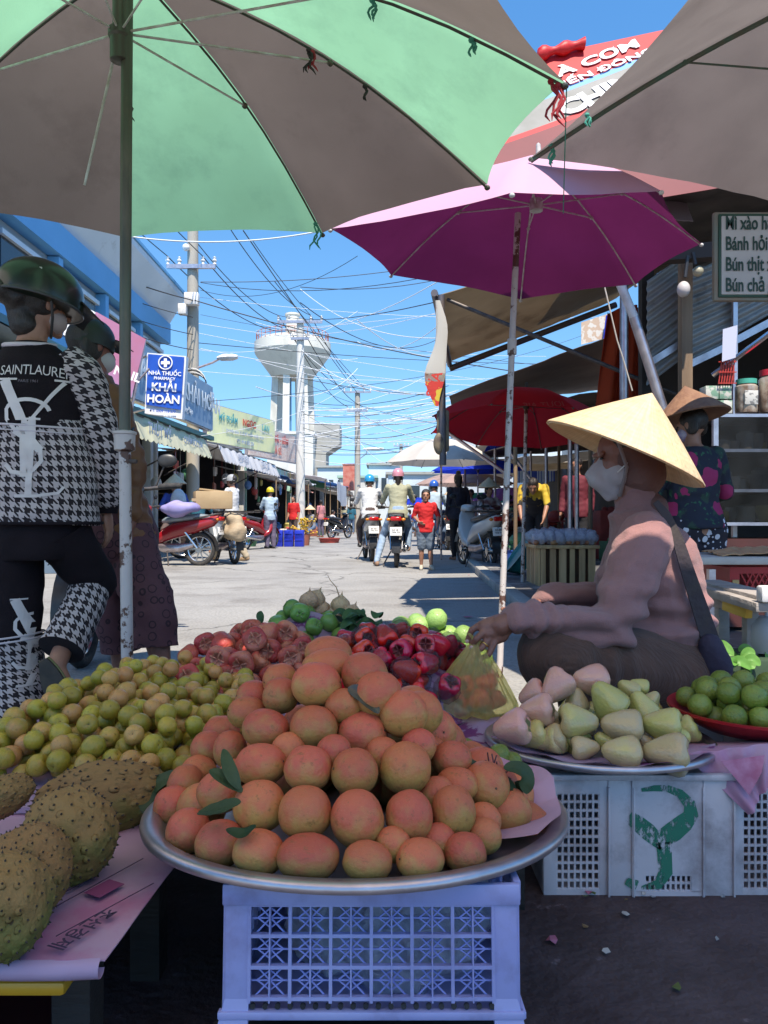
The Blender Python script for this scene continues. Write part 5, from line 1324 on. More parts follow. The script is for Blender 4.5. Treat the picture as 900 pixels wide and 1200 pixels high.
# ================================================================ the seated seller
mauve = mat('mauve_jacket_cloth', (0.31, 0.155, 0.150), .8, (0.26, 0.13, 0.125), 7, bump=.35, bscale=320, sheen=.15, spec=.3)
brownp = mat('brown_ribbed_trousers', (0.115, 0.052, 0.034), .85, (0.085, 0.038, 0.025), 10, bump=.5, bscale=40, stretch=(1, 6, .6), sheen=.1)
def seated_seller():
    t = root('person', 'seated fruit seller in a mauve jacket and large conical straw hat holding a yellow bag', 'person', (.90, 2.42, 0))
    o = t.location; p = lambda x, y, d: P(x, y, d) - o
    J = dict(hip=p(785, 768, 2.42), chest=p(756, 668, 2.42), neck=p(742, 596, 2.42), head=p(730, 537, 2.42),
             ls=p(757, 632, 2.27), le=p(716, 735, 2.17), lw=p(606, 724, 2.12), rs=p(748, 628, 2.57), re=p(712, 705, 2.62), rw=p(640, 702, 2.50),
             lh=p(788, 790, 2.33), rh=p(788, 785, 2.50), lk=p(648, 768, 2.17), rk=p(650, 765, 2.62), la=p(705, 862, 2.22), ra=p(715, 850, 2.48),
             lt=p(660, 875, 2.26), rt=p(670, 868, 2.42))
    J['s'] = .96; J['w'] = 1.08; J['look'] = V((-1, -.05, -.22)); J['up'] = V((.1, 0, 1))
    b = MB(); torso(b, J)
    for k in 'lr': arm(b, J, k, -.004); leg(b, J, k); foot(b, J, k)
    b.cap(J['neck'], J['head'], .052, .05); q, rot, s = headshape(b, J)
    hand(b, J, 'r', V((-.9, -.1, -.4)))
    # left hand, gripping the bag
    g = lambda x, y, d: P(x, y, d) - o
    W = J['lw']; b.cap(W, g(586, 733, 2.11), .026, .030, 14); b.cap(g(588, 728, 2.12), g(568, 734, 2.115), .023, .021, 14); b.cap(g(588, 744, 2.12), g(575, 750, 2.11), .021, .018, 14); b.cap(g(592, 735, 2.12), g(573, 742, 2.11), .025, .022, 14)
    F = [((566, 730, 2.12), (553, 738, 2.115), (548, 750, 2.12), .0095), ((568, 740, 2.10), (558, 749, 2.095), (553, 757, 2.11), .0095),
         ((573, 749, 2.10), (564, 760, 2.092), (556, 764, 2.11), .0090), ((579, 754, 2.10), (573, 767, 2.095), (563, 772, 2.11), .0085), ((588, 742, 2.15), (572, 752, 2.15), (559, 756, 2.135), .0115)]
    for a, c, e, r_ in F: b.cap(g(*a), g(*c), r_ * 1.12, r_, 12); b.cap(g(*c), g(*e), r_ * 1.02, r_ * .85, 12)
    b.build('body', M['skin2'], t, 180, False, vox=.0036, vsm=3)
    for c, r0 in (((548, 750, 2.115), .006), ((553, 757, 2.10), .006), ((556, 764, 2.10), .006), ((563, 772, 2.10), .0055)):
        MB().ell(g(*c) + V((-.002, -.007, -.003)), (.0055, .003, .006)).build('nail', mat('nail', (.50, .30, .25), .3), t, 180, False)
    rg = MB(); A = g(564, 760, 2.092).lerp(g(573, 749, 2.10), .45); dn = (g(564, 760, 2.092) - g(573, 749, 2.10)).normalized(); qq = dn.to_track_quat('Z', 'Y').to_matrix()
    rg.tube([A + qq @ V((.0105 * math.cos(a), .0105 * math.sin(a), 0)) for a in [k * math.pi / 10 for k in range(20)]], .0018, 6, closed=True)
    rg.build('finger_ring', mat('gold', (.8, .5, .15), .25, metal=1), t, 180, False)
    for x in (-1, 1): MB().ell(q(.03 * x, .080, .014), (.009, .006, .004), rot).build('eye', M['eye'], t, 180, False)
    # hair under the hat
    b = MB(); b.ell(q(0, -.03, .035), (.080, .092, .088), rot); b.ell(q(0, -.085, -.03), (.05, .05, .05), rot)
    for x in (-1, 1): b.ell(q(.062 * x, -.045, -.01), (.018, .035, .05), rot)
    b.build('hair', M['hair'], t, 180, False, vox=.008, vsm=2)
    # jacket
    def folds(pp, n):
        w_ = pp + o; d1 = .0
        # drag folds around the elbow and the waist
        el = (pp - J['le']).length; d1 += .009 * math.sin(w_.x * 34 + w_.z * 62 + 2.2 * nz(w_, 5)) * math.exp(-(el / .11) ** 2)
        cf = abs((pp - J['lw']).length - .05); d1 += .008 * math.sin((pp - J['lw']).length * 190 + 2 * nz(w_, 9)) * math.exp(-(cf / .07) ** 2)
        wz = pp.z - J['hip'].z; d1 += .012 * math.sin(wz * 85 + 3 * nz(w_, 4)) * math.exp(-((wz - .10) / .12) ** 2)
        d1 += .009 * noise.noise(V((w_.x * 5, w_.y * 5, w_.z * 11))) + .0045 * noise.noise(V((w_.x * 18, w_.y * 18, w_.z * 34))) + .0015 * noise.noise(V((w_.x * 45, w_.y * 45, w_.z * 70)))
        return pp + n * d1
    b = MB(); torso(b, J, .018, .03, .005, .01)
    for k in 'lr': arm(b, J, k, .022, .96, th=1.15)
    b.ell(J['ls'] + V((0, .02, -.02)), (.075, .07, .075)); b.ell(J['rs'] + V((0, -.02, -.02)), (.075, .07, .075))
    b.ell(J['chest'] + V((-.05, 0, -.04)), (.10, .13, .085)); b.cap(J['neck'] + V((.03, 0, -.05)), J['neck'] + V((.005, 0, .035)), .085, .066, 16)
    b.cap(J['chest'] + V((.045, 0, .02)), J['hip'] + V((.00, 0, .06)), .125, .14); b.ell(J['hip'] + V((-.10, 0, .10)), (.14, .15, .13))
    b.build('jacket', mauve, t, 180, False, vox=.006, vsm=4, disp=folds)
    # hood bunched behind the neck
    b = MB(); b.ell(J['neck'] + V((.055, 0, .0)), (.05, .085, .05)); b.ell(q(0, -.035, .0), (.088, .092, .105), rot); b.ell(q(0, -.04, -.06), (.084, .085, .08), rot)
    b.build('hood', mat('brown_hood_cloth', (0.17, 0.080, 0.066), .85, (.13, .06, .05), 8, bump=.3, bscale=60), t, 180, False, vox=.007, vsm=3, disp=lambda a, n: a + n * .006 * noise.noise(a * 22))
    b = MB(); cw = (J['lw'] - J['le']).normalized(); qq = cw.to_track_quat('Z', 'Y').to_matrix()
    b.lathe([(.034, -.075), (.041, -.06), (.038, -.045), (.042, -.03), (.037, -.018), (.040, -.004), (.034, .004), (.031, -.002)], 24, J['lw'], qq, wob=lambda a, z: 1 + .03 * math.sin(3 * a + z * 60))
    b.build('cuff', mauve, t, 60, False)
    b = MB()
    for a0, a1 in ((p(806, 640, 2.26), p(812, 752, 2.27)), (p(775, 640, 2.235), p(770, 750, 2.22))):
        pass
    # trousers
    b = MB(); b.ell(J['hip'] + V((.02, 0, -.05)), (.16, .17, .115)); b.cap(J['lh'], J['lk'], .125, .108, 20); b.cap(J['rh'], J['rk'], .125, .108, 20)
    b.cap(J['lk'], J['la'], .075, .05, 18); b.cap(J['rk'], J['ra'], .075, .05, 18)
    def tf(pp, n):
        k = (pp - J['lk']).length
        return pp + n * (.006 * noise.noise(V((pp.x * 8, pp.y * 8, pp.z * 8))) + .005 * math.sin(k * 110 + 3 * nz(pp, 6)) * math.exp(-((k - .12) / .12) ** 2))
    b.build('trousers', brownp, t, 180, False, vox=.007, vsm=4, disp=tf)
    # cone hat
    ax = V((31, 0, 70)).normalized(); ax = (ax + V((0, -.085, 0))).normalized(); side = V((0, 1, 0)).cross(ax).normalized(); fr = ax.cross(side)
    hrot = Matrix((side, fr, ax)).transposed()
    cone_hat(g(731, 531, 2.37), hrot, .252, .200, straw, t)
    b = MB(); c0 = g(732, 531, 2.37)
    b.tube([c0 + hrot @ V((-.06, -.085, .02)), q(-.07, .02, -.03), q(-.04, .05, -.115), q(.04, .05, -.115), q(.07, .02, -.03), c0 + hrot @ V((-.06, .085, .02))], .006, 6)
    b.build('chin_strap', mat('grey_ribbon', (.25, .2, .2), .8), t, 60, False)
    # face mask, folded white cloth with a pointed front
    b = MB(); b.ell(q(0, .025, -.045), (.062, .062, .055), rot); b.cap(q(0, .06, .015), q(0, .125, -.03), .016, .012); b.cap(q(0, .125, -.03), q(0, .075, -.115), .012, .014); b.cap(q(0, .05, -.10), q(0, .10, -.05), .03, .03); b.cap(q(0, .05, -.02), q(0, .10, -.04), .035, .022)
    b.build('face_mask', mat('pale_face_mask', (.42, .37, .38), .8, (.36, .31, .32), 14), t, 180, False, vox=.005, vsm=2)
    for x in (-1, 1): MB().tube([q(.060 * x, .05, -.04), q(.082 * x, -.01, -.0)], .0022, 5).build('ear_loop', M['white'], t, 60, False)
    # shoulder bag
    b = MB(); sp = [p(768, 588, 2.26), p(780, 602, 2.245), p(794, 632, 2.235), p(806, 670, 2.24), p(820, 712, 2.25), p(834, 755, 2.26)]
    rings = []
    for i, c in enumerate(sp):
        tt = (sp[min(i + 1, len(sp) - 1)] - sp[max(i - 1, 0)]).normalized(); sd = tt.cross(V((0, 1, 0))).normalized() * (.009 + .0035 * i); dd = V((0, -.003, 0))
        rings.append([c + sd + dd, c - sd + dd, c - sd - dd, c + sd - dd])
    b.loft(rings); grey = mat('dark_grey_bag_cloth', (.050, .040, .036), .8, (.04, .03, .04), 9, bump=.3); b.build('bag_strap', grey, t, 30, False)
    b = MB(); b.ell(p(838, 775, 2.25), (.045, .035, .085), roty(R(-18))); b.build('shoulder_bag', mat('navy_bag_cloth', (.03, .02, .04), .85, (.04, .03, .05), 9, bump=.3), t, 180, False, disp=lambda a, n: a + n * .006 * noise.noise(a * 20))
    return t
seated_seller()
t = root('stool', 'low dark plastic stool under the seated seller', 'stool', (.93, 2.42, 0)); sm = mat('dark_stool_plastic', (.03, .03, .05), .5)
MB().box((.93, 2.42, .235), (.36, .34, .03), bev=.008).build('seat', sm, t)
for x in (.79, 1.07):
    for y in (2.28, 2.56): MB().beam((x, y, .22), (x * 1.0 + (.02 if x > .9 else -.02), y, 0), .035).build('leg', sm, t)
# yellow plastic bag with red fruit in it
byel = film('yellow_plastic_bag', (0.98, 0.93, 0.42), .42, .2, .5, 40, .65, (1.6, 1.6, .25), .06)
top = P(557, 750, 2.11); bc = P(552, 835, 2.07); bz = PZ + .012
b = MB(); rings = []
for k in range(30):
    u = k / 29; z = top.z * (1 - u) + bz * u; c = V((lerp(top.x + .004, bc.x, u ** .8), lerp(top.y, bc.y, u), z)); rr = .010 + .114 * min(1, u * 1.1) ** .95 * (1 if u < .93 else 1 - (u - .93) * 2.5)
    rings.append([c + V((rr * math.cos(a) * (1 + .09 * (1 - u * .7) * math.sin(9 * a + 1.5 * math.sin(u * 3)) + .05 * math.sin(17 * a + u * 4)), rr * .72 * math.sin(a) * (1 + .1 * (1 - u * .7) * math.sin(9 * a + 1) + .05 * math.sin(23 * a + u * 5)), .004 * math.sin(11 * a) * u)) for a in [i * math.pi / 48 for i in range(96)]])
b.loft(rings)
t = root('plastic_bag', 'yellow see-through plastic bag of red fruit hanging from the hand of the seller', 'plastic bag', (bc.x, bc.y, bz))
b.build('bag', byel, t, 180)
b = MB(); 
for s_ in (-1, 1): b.loft([[top + V((s_ * .012 * q + .006 * math.cos(a), .006 * math.sin(a), .012 * q)) for a in [i * math.pi / 5 for i in range(10)]] for q in (0, .5, 1, 1.6)])
b.build('bag_handle', byel, t, 60)
for i, (px, py, d) in enumerate(((530, 822, 2.08), (562, 820, 2.05), (588, 822, 2.10), (545, 800, 2.10), (574, 800, 2.10), (555, 826, 2.13))):
    put('wax_apple', wxm[i % 3], P(lerp(552, px, .75), py, lerp(2.08, d, .6)), .026, (i, i * 2, i * 3), 'red wax apple inside the yellow plastic bag', 'wax apple', 'wax apples in the yellow bag')
# ================================================================ the two people walking off at the left
def hound_mat(name, dark, light, cell, zsplit=None, above=None):
    m = bpy.data.materials.new(name); m.use_nodes = True; nt = m.node_tree; L = nt.links; b = nt.nodes['Principled BSDF']; b.inputs['Roughness'].default_value = .85
    uv = _n(nt, 'ShaderNodeUVMap'); sx = _n(nt, 'ShaderNodeSeparateXYZ'); sc_ = _n(nt, 'ShaderNodeVectorMath', operation='SCALE'); sc_.inputs[3].default_value = 8 / cell
    L.new(uv.outputs[0], sc_.inputs[0]); L.new(sc_.outputs[0], sx.inputs[0])
    def mth(op, a, c=None, val=None):
        n = _n(nt, 'ShaderNodeMath', operation=op)
        if isinstance(a, (int, float)): n.inputs[0].default_value = a
        else: L.new(a, n.inputs[0])
        if c is not None:
            if isinstance(c, (int, float)): n.inputs[1].default_value = c
            else: L.new(c, n.inputs[1])
        return n.outputs[0]
    fm = lambda a, k: mth('FLOORED_MODULO', a, k)
    x, y = sx.outputs[0], sx.outputs[1]
    wx = mth('LESS_THAN', fm(x, 8), 4); wy = mth('LESS_THAN', fm(y, 8), 4); tw = mth('LESS_THAN', fm(mth('ADD', x, y), 4), 2)
    val = mth('ADD', mth('MULTIPLY', tw, wx), mth('MULTIPLY', mth('SUBTRACT', 1, tw), wy))
    mx = _n(nt, 'ShaderNodeMix', data_type='RGBA'); mx.inputs[6].default_value = c4(light); mx.inputs[7].default_value = c4(dark); L.new(val, mx.inputs[0])
    L.new(mx.outputs[2], b.inputs['Base Color'])
    tc = _n(nt, 'ShaderNodeTexCoord'); ns = _n(nt, 'ShaderNodeTexNoise'); ns.inputs['Scale'].default_value = 260; L.new(tc.outputs['Object'], ns.inputs['Vector'])
    bp = _n(nt, 'ShaderNodeBump'); bp.inputs['Strength'].default_value = .3; bp.inputs['Distance'].default_value = .002; L.new(ns.outputs['Fac'], bp.inputs['Height']); L.new(bp.outputs[0], b.inputs['Normal'])
    return m
hound = hound_mat('houndstooth_cloth', (.012, .006, .009), (.46, .39, .38), .0345)
jblack = mat('black_jacket_cloth', (.008, .005, .007), .85, (.014, .009, .012), 7, bump=.2, bscale=200, spec=.2)
jtrim = mat('pale_piping', (.55, .48, .50), .7)
silver = mat('white_print_on_cloth', (.66, .60, .58), .6, (.56, .50, .48), 10)
def uvtube(b, pts, rad, side=V((1, 0, 0)), seg=32, mi=0, sub=8, fold=.0, seed=0, caps=True):
    """cloth tube through pts; rad = [(rx, ry)...]; UVs in metres"""
    pts = [V(p) for p in pts]; P2 = []; R2 = []
    for i in range(len(pts) - 1):
        p0 = pts[max(i - 1, 0)]; p1 = pts[i]; p2 = pts[i + 1]; p3 = pts[min(i + 2, len(pts) - 1)]
        for k in range(sub):
            f = k / sub; P2.append(.5 * ((2 * p1) + (p2 - p0) * f + (2 * p0 - 5 * p1 + 4 * p2 - p3) * f * f + (3 * p1 - p0 - 3 * p2 + p3) * f ** 3))
            R2.append((lerp(rad[i][0], rad[i + 1][0], f), lerp(rad[i][1], rad[i + 1][1], f)))
    P2.append(pts[-1]); R2.append(rad[-1]); rings = []; ln = [0]
    for i, c in enumerate(P2):
        t_ = (P2[min(i + 1, len(P2) - 1)] - P2[max(i - 1, 0)]).normalized(); f_ = t_.cross(side).normalized(); s_ = f_.cross(t_).normalized()
        if i: ln.append(ln[-1] + (c - P2[i - 1]).length)
        ring = []
        for k in range(seg):
            a = k * 2 * math.pi / seg; q = c + s_ * R2[i][0] * math.cos(a) + f_ * R2[i][1] * math.sin(a)
            if fold: 
                n = (q - c).normalized(); q += n * fold * (noise.noise(V((q.x * 7, q.y * 7, q.z * 17 + seed))) + .5 * noise.noise(V((q.x * 20, q.y * 20, q.z * 30 + seed))))
            ring.append(q)
        rings.append(ring)
    rm = max(r[0] for r in rad)
    b.loft(rings, mi, caps, uv=lambda i, k: (k / seg * 2 * math.pi * rm * .93, ln[i]))
    return rings
def walker():
    o = V((-1.25, 2.75, 0)); t = root('person', 'woman walking off in a black jacket with houndstooth hem and a dark green helmet', 'person', o)
    p = lambda x, y, d=2.75: P(x, y, d) - o
    J = dict(hip=p(45, 608), chest=p(40, 492), neck=p(36, 402), head=p(50, 358, 2.78), ls=p(-24, 432), rs=p(92, 430), le=p(-52, 530, 2.78), lw=p(-50, 610, 2.86), re=p(121, 522, 2.78), rw=p(124, 598, 2.86),
             lh=p(15, 632), rh=p(72, 632), lk=p(18, 745), la=p(26, 850, 2.70), lt=p(12, 868, 2.84), rk=p(112, 680, 2.84), ra=p(72, 765, 2.64), rt=p(80, 818, 2.60))
    J['s'] = .98; J['w'] = 1.0; J['look'] = V((.62, .78, -.12)); J['up'] = V((0, 0, 1))
    b = MB(); torso(b, J)
    for k in 'lr': arm(b, J, k); leg(b, J, k)
    hand(b, J, 'r', V((.05, .3, -1))); hand(b, J, 'l', V((0, .2, -1))); foot(b, J, 'l')
    # lifted foot, sole towards the lens
    b.cap(J['ra'], p(66, 780, 2.60), .034, .032); b.cap(p(66, 782, 2.60), p(78, 815, 2.585), .030, .036)
    for i in range(5): b.cap(p(70 + i * 4, 815 + i * .5, 2.585 + .005 * i), p(71 + i * 4.2, 826 - i * 1.5, 2.59), .011 - .001 * i, .008, 8)
    b.cap(J['neck'], J['head'], .05, .05); q, rot, s = headshape(b, J); b.build('body', M['skin'], t, 180, False, vox=.006, vsm=3)
    for x in (-1, 1): MB().ell(q(.03 * x, .083, .012), (.010, .006, .006), rot).build('eye', M['eye'], t, 180, False)
    b = MB(); b.ell(q(0, -.02, .03), (.084, .10, .095), rot); b.ell(q(0, -.105, .0), (.055, .05, .05), rot); b.ell(q(0, -.15, .005), (.045, .045, .04), rot); b.cap(q(-.02, -.06, -.03), q(0, -.06, -.09), .055, .05)
    b.build('hair', M['hair'], t, 180, False, vox=.007, vsm=2, disp=lambda a, n: a + n * .004 * noise.noise(a * 40))
    b = MB(); b.ell(q(0, .036, -.050), (.062, .058, .050), rot); b.build('face_mask', mat('beige_face_mask', (.42, .34, .31), .8, (.36, .28, .26), 12), t, 180, False)
    hg = mat('dark_green_helmet_shell', (.007, .018, .011), .32, (.007, .018, .011), 4, coat=.25, dirt=(.012, .02, .014), dscale=18, dlo=.66, dhi=.8)
    ht = V((-.05, .0, .04)); hr = rot @ rotx(R(-4))
    b = MB(); rr = .140; b.lathe([(rr * 1.0, -.055), (rr * 1.02, -.03)] + [(rr * math.cos(a), .82 * rr * math.sin(a)) for a in [k * math.pi / 2 / 10 for k in range(11)]] , 40, q(0, -.012, .048), hr @ Matrix.Diagonal((.9, 1.1, 1)))
    b.build('helmet_shell', hg, t, 60, False)
    MB().tube([q(0, -.012, .048) + hr @ Matrix.Diagonal((.9, 1.1, 1)) @ V((rr * 1.02 * math.cos(a), rr * 1.02 * math.sin(a), -.052)) for a in [k * math.pi / 16 for k in range(32)]], .006, 6, closed=True).build('helmet_rim', M['blackplastic'], t, 60, False)
    b = MB(); b.sheet([q(-.10, .10, .03), q(.10, .10, .03), q(.075, .21, -.015), q(-.075, .21, -.015)], 10, 5, lambda u, v, pp: pp + V((0, 0, .035 * math.sin(math.pi * u))), thick=.005); b.build('peak', M['blackplastic'], t, 60, False)
    MB().box(q(.09, -.09, .085), (.055, .006, .02), rotz(R(10)), bev=.002).build('sticker', mat('pale_sticker', (.5, .48, .45), .5), t, 60, False)
    MB().tube([q(.10, -.02, .0), q(.085, .0, -.06), q(.03, .03, -.12)], .005, 6).build('chin_strap', M['blackplastic'], t, 60, False)
    # jacket body: black above, houndstooth below
    tc = [p(42, 612), p(44, 570), p(42, 520), p(40, 500), p(40, 499), p(39, 470), p(38, 440), p(36, 418), p(35, 404)]
    tr = [(.222, .155), (.215, .152), (.195, .14), (.188, .135), (.187, .134), (.178, .125), (.178, .112), (.125, .09), (.072, .07)]
    b = MB(); uvtube(b, tc[:4], tr[:4], fold=.010, seed=2, seg=48); b.build('jacket_hem', hound, t, 60, False)
    b = MB(); uvtube(b, tc[3:], tr[3:], fold=.007, seed=5, seg=48); jb = b.build('jacket', jblack, t, 60, False)
    for yy, r_, w_ in ((503, .193, .004), (509, .196, .0025)):
        MB().tube([p(40, yy) + V((r_ * math.cos(a), r_ * .72 * math.sin(a), .006 * math.sin(2 * a))) for a in [k * math.pi / 20 for k in range(40)]], w_, 6, closed=True).build('piping', jtrim, t, 60, False)
    MB().tube([p(35, 402) + V((.085 * math.cos(a) + .0, .078 * math.sin(a), -.010 + .012 * math.sin(a))) for a in [k * math.pi / 16 for k in range(32)]], [.009] * 32, 8, closed=True).build('collar', jtrim, t, 60, False)
    MB().tube([p(44, 613) + V((.226 * math.cos(a), .16 * math.sin(a), 0)) for a in [k * math.pi / 20 for k in range(40)]], .006, 6, closed=True).build('hem_band', jblack, t, 60, False)
    for k in 'lr':
        s_ = J[k + 's']; e_ = J[k + 'e']; w_ = J[k + 'w']; sd = 1 if k == 'r' else -1
        b = MB(); uvtube(b, [s_ + V((-.045 * sd, 0, .035)), s_ + V((.0 * sd, 0, -.03)), s_.lerp(e_, .55), e_, e_.lerp(w_, .6), w_ + V((0, 0, .03))], [(.055, .06), (.066, .078), (.062, .075), (.060, .07), (.058, .062), (.045, .05)], V((0, 1, 0)), fold=.012, seed=9 + sd, seg=36)
        b.build('sleeve', hound, t, 60, False)
        b = MB(); uvtube(b, [w_ + V((0, 0, .035)), w_ + V((0, 0, -.012))], [(.047, .052), (.038, .042)], V((0, 1, 0)), seg=28); b.build('cuff', jblack, t, 60, False)
    # trousers: black, patterned below the knee
    b = MB(); uvtube(b, [p(42, 596), p(43, 630), p(43, 655)], [(.165, .13), (.175, .14), (.150, .12)], fold=.006); b.build('trousers', jblack, t, 60, False)
    b = MB(); uvtube(b, [J['lh'] + V((0, 0, .03)), J['lh'].lerp(J['lk'], .5), p(18, 750)], [(.108, .115), (.095, .10), (.088, .086)], fold=.008, seed=3); b.build('trouser_leg', jblack, t, 60, False)
    b = MB(); uvtube(b, [J['rh'] + V((0, 0, .03)), J['rh'].lerp(J['rk'], .5), J['rk'] + V((0, 0, -.005)), J['rk'] + V((-.02, -.03, -.035))], [(.105, .11), (.090, .092), (.073, .075), (.068, .070)], fold=.008, seed=4); b.build('trouser_leg', jblack, t, 60, False)
    b = MB(); lg_ = uvtube(b, [p(18, 746), p(20, 790), p(24, 850, 2.71)], [(.093, .092), (.090, .090), (.098, .096)], fold=.010, seed=6, sub=10); c1 = b.build('patterned_cuff', hound, t, 60, False)
    b = MB(); uvtube(b, [J['rk'] + V((-.012, -.02, -.02)), J['rk'].lerp(J['ra'], .5), J['ra'] + V((.0, 0, .01))], [(.070, .070), (.074, .074), (.080, .078)], fold=.010, seed=7, sub=10); c2 = b.build('patterned_cuff', hound, t, 60, False)
    for z_ in (744, 749): MB().tube([p(18, z_) + V((.096 * math.cos(a), .095 * math.sin(a), .012 * math.cos(a))) for a in [k * math.pi / 14 for k in range(28)]], .0035, 6, closed=True).build('piping', jtrim, t, 60, False)
    # lettering and interlaced monogram
    me = glyphs('SAINTLAURENT', .050, -.004, 0, spacing=.93); me.transform(Matrix.Diagonal((.76, 1, 1, 1)))
    def arc(x, y): return x, y - .9 * max(0, x + .02) ** 2 - .3 * min(0, x + .02) ** 2
    drape(me, jb, P(38, 436, 2.6), (1, 0, 0), (0, 0, 1), (0, 1, 0), .004, silver, t, 'back_lettering', .01, arc)
    me = glyphs('PARIS 1961', .014, 0, 0); drape(me, jb, P(28, 446, 2.6), (1, 0, 0), (0, 0, 1), (0, 1, 0), .004, mat('dim_print', (.16, .13, .15), .7), t, 'back_lettering', .01)
    def mono(o_, tgt, h, shear=0):
        bb = MB()
        def st(pts, w0, w1):
            pts = [V((a, c, 0)) for a, c in pts]; n = len(pts); l = []; r_ = []
            for i, pp in enumerate(pts):
                tt = (pts[min(i + 1, n - 1)] - pts[max(i - 1, 0)]).normalized(); no = V((-tt.y, tt.x, 0)); ww = lerp(w0, w1, i / (n - 1)) / 2; l.append(pp + no * ww); r_.append(pp - no * ww)
            for i in range(n - 1): bb.quad([l[i], l[i + 1], r_[i + 1], r_[i]])
        st([(-.22, .98), (-.14, .8), (-.02, .55), (.0, .45)], .10, .09); st([(.30, .97), (.16, .76), (.02, .55)], .035, .03); st([(-.02, .55), (-.0, .3), (.0, .05)], .085, .07)
        st([(-.27, .985), (-.10, .985)], .02, .02); st([(.22, .985), (.36, .985)], .02, .02)
        S = [(.20 * math.cos(a), .66 + .13 * math.sin(a)) for a in [R(10 + 14 * i) for i in range(12)]] + [(-.18, .60), (-.10, .50), (.05, .40), (.14, .30), (.15, .20), (.09, .12), (.0, .08), (-.12, .10), (-.18, .17)]
        st(S, .035, .04); st([(-.10, .50), (.05, .40), (.14, .30)], .08, .07)
        st([(.06, .62), (.06, .40), (.05, .0), (.04, -.12)], .06, .06); st([(.0, .60), (.13, .60)], .02, .02); st([(-.08, -.13), (.10, -.13), (.30, -.10), (.34, -.04)], .03, .025)
        me_ = bpy.data.meshes.new('mono'); bb.bm.to_mesh(me_); bb.bm.free()
        me_.transform(Matrix.Diagonal((h, h, 1, 1)))
        return me_
    for tgt in (jb, [x for x in bpy.data.objects if x.parent == t and x.name.startswith('jacket_hem')][0]):
        drape(mono(0, 0, .36), tgt, P(28, 565, 2.6), (1, 0, 0), (0, 0, 1), (0, 1, 0), .006, silver, t, 'monogram', .012)
    drape(mono(0, 0, .27), c1, P(10, 800, 2.55), (1, 0, .0), (.1, 0, 1), (0, 1, 0), .005, silver, t, 'monogram', .01)
    tl = [x for x in bpy.data.objects if x.parent == t and x.name.startswith('trouser_leg')]
    for g_ in tl: drape(mono(0, 0, .27), g_, P(10, 800, 2.55), (1, 0, .0), (.1, 0, 1), (0, 1, 0), .005, silver, t, 'monogram', .01)
    drape(mono(0, 0, .19), c2, P(98, 720, 2.45), (1, 0, .2), (.2, 0, 1), (0, 1, 0), .005, mat('lilac_print', (.42, .34, .40), .6), t, 'monogram', .01)
    # sandals
    sol = mat('dark_sandal_sole', (.03, .025, .02), .7, (.05, .04, .03), 30); thong = mat('green_yellow_sandal_edge', (.14, .14, .05), .6)
    b = MB(); rings = []
    nn = V((.10, -1, -.25)).normalized(); a0 = p(52, 772, 2.575); a1 = p(80, 838, 2.56); ax = (a1 - a0); sd = ax.normalized().cross(nn).normalized()
    for k in range(13):
        u = k / 12; w0 = .036 * (.75 + .35 * math.sin(u * math.pi * .9 + .2)) * (math.sin(math.pi * min(1, max(0.04, u * .94 + .03))) ** .35); c = a0 + ax * u
        rings.append([c + sd * w0, c + nn * .016 + sd * w0, c + nn * .016 - sd * w0, c - sd * w0])
    b.loft(rings); sn = b.build('sandal', sol, t, 30, False)
    b = MB(); b.tube([c_ for c_ in [a0 + ax * (k / 12) + nn * .002 + sd * .036 * (.75 + .35 * math.sin(k / 12 * math.pi * .9 + .2)) * (math.sin(math.pi * min(1, max(.04, k / 12 * .94 + .03))) ** .35) for k in range(13)]], .004, 6)
    b.tube([a0 + ax * (k / 12) + nn * .002 - sd * .036 * (.75 + .35 * math.sin(k / 12 * math.pi * .9 + .2)) * (math.sin(math.pi * min(1, max(.04, k / 12 * .94 + .03))) ** .35) for k in range(13)], .004, 6); b.build('sandal_edge', thong, t, 60, False)
    b = MB(); b.sheet([p(0, 876, 2.66), p(34, 876, 2.66), p(28, 872, 2.92), p(4, 872, 2.92)], 6, 6, thick=.014); b.build('sandal', sol, t, 30, False)
walker()
mono2 = mat('maroon_monogram_cloth', (.115, .040, .050), .8, (.095, .033, .042), 8, bump=.2)
def rings_pattern(m, col, scale):
    nt = m.node_tree; L = nt.links; b = nt.nodes['Principled BSDF']; src = b.inputs['Base Color'].links[0].from_socket
    tc = _n(nt, 'ShaderNodeTexCoord'); vo = _n(nt, 'ShaderNodeTexVoronoi'); vo.inputs['Scale'].default_value = scale; vo.inputs['Randomness'].default_value = .45; L.new(tc.outputs['Object'], vo.inputs['Vector'])
    a = _n(nt, 'ShaderNodeMath', operation='SUBTRACT'); a.inputs[1].default_value = .36; L.new(vo.outputs['Distance'], a.inputs[0])
    c = _n(nt, 'ShaderNodeMath', operation='ABSOLUTE'); L.new(a.outputs[0], c.inputs[0]); d = _n(nt, 'ShaderNodeMath', operation='LESS_THAN'); d.inputs[1].default_value = .05; L.new(c.outputs[0], d.inputs[0])
    mx = _n(nt, 'ShaderNodeMix', data_type='RGBA'); L.new(src, mx.inputs[6]); mx.inputs[7].default_value = c4(col); L.new(d.outputs[0], mx.inputs[0]); L.new(mx.outputs[2], b.inputs['Base Color'])
rings_pattern(mono2, (.035, .012, .018), 22)
tan = mat('tan_leather_jacket', (.20, .082, .032), .6, (.15, .06, .025), 6, bump=.25, bscale=30)
o2 = V((-1.13, 3.3, 0)); pp = lambda x, y, d=3.3: P(x, y, d) - o2
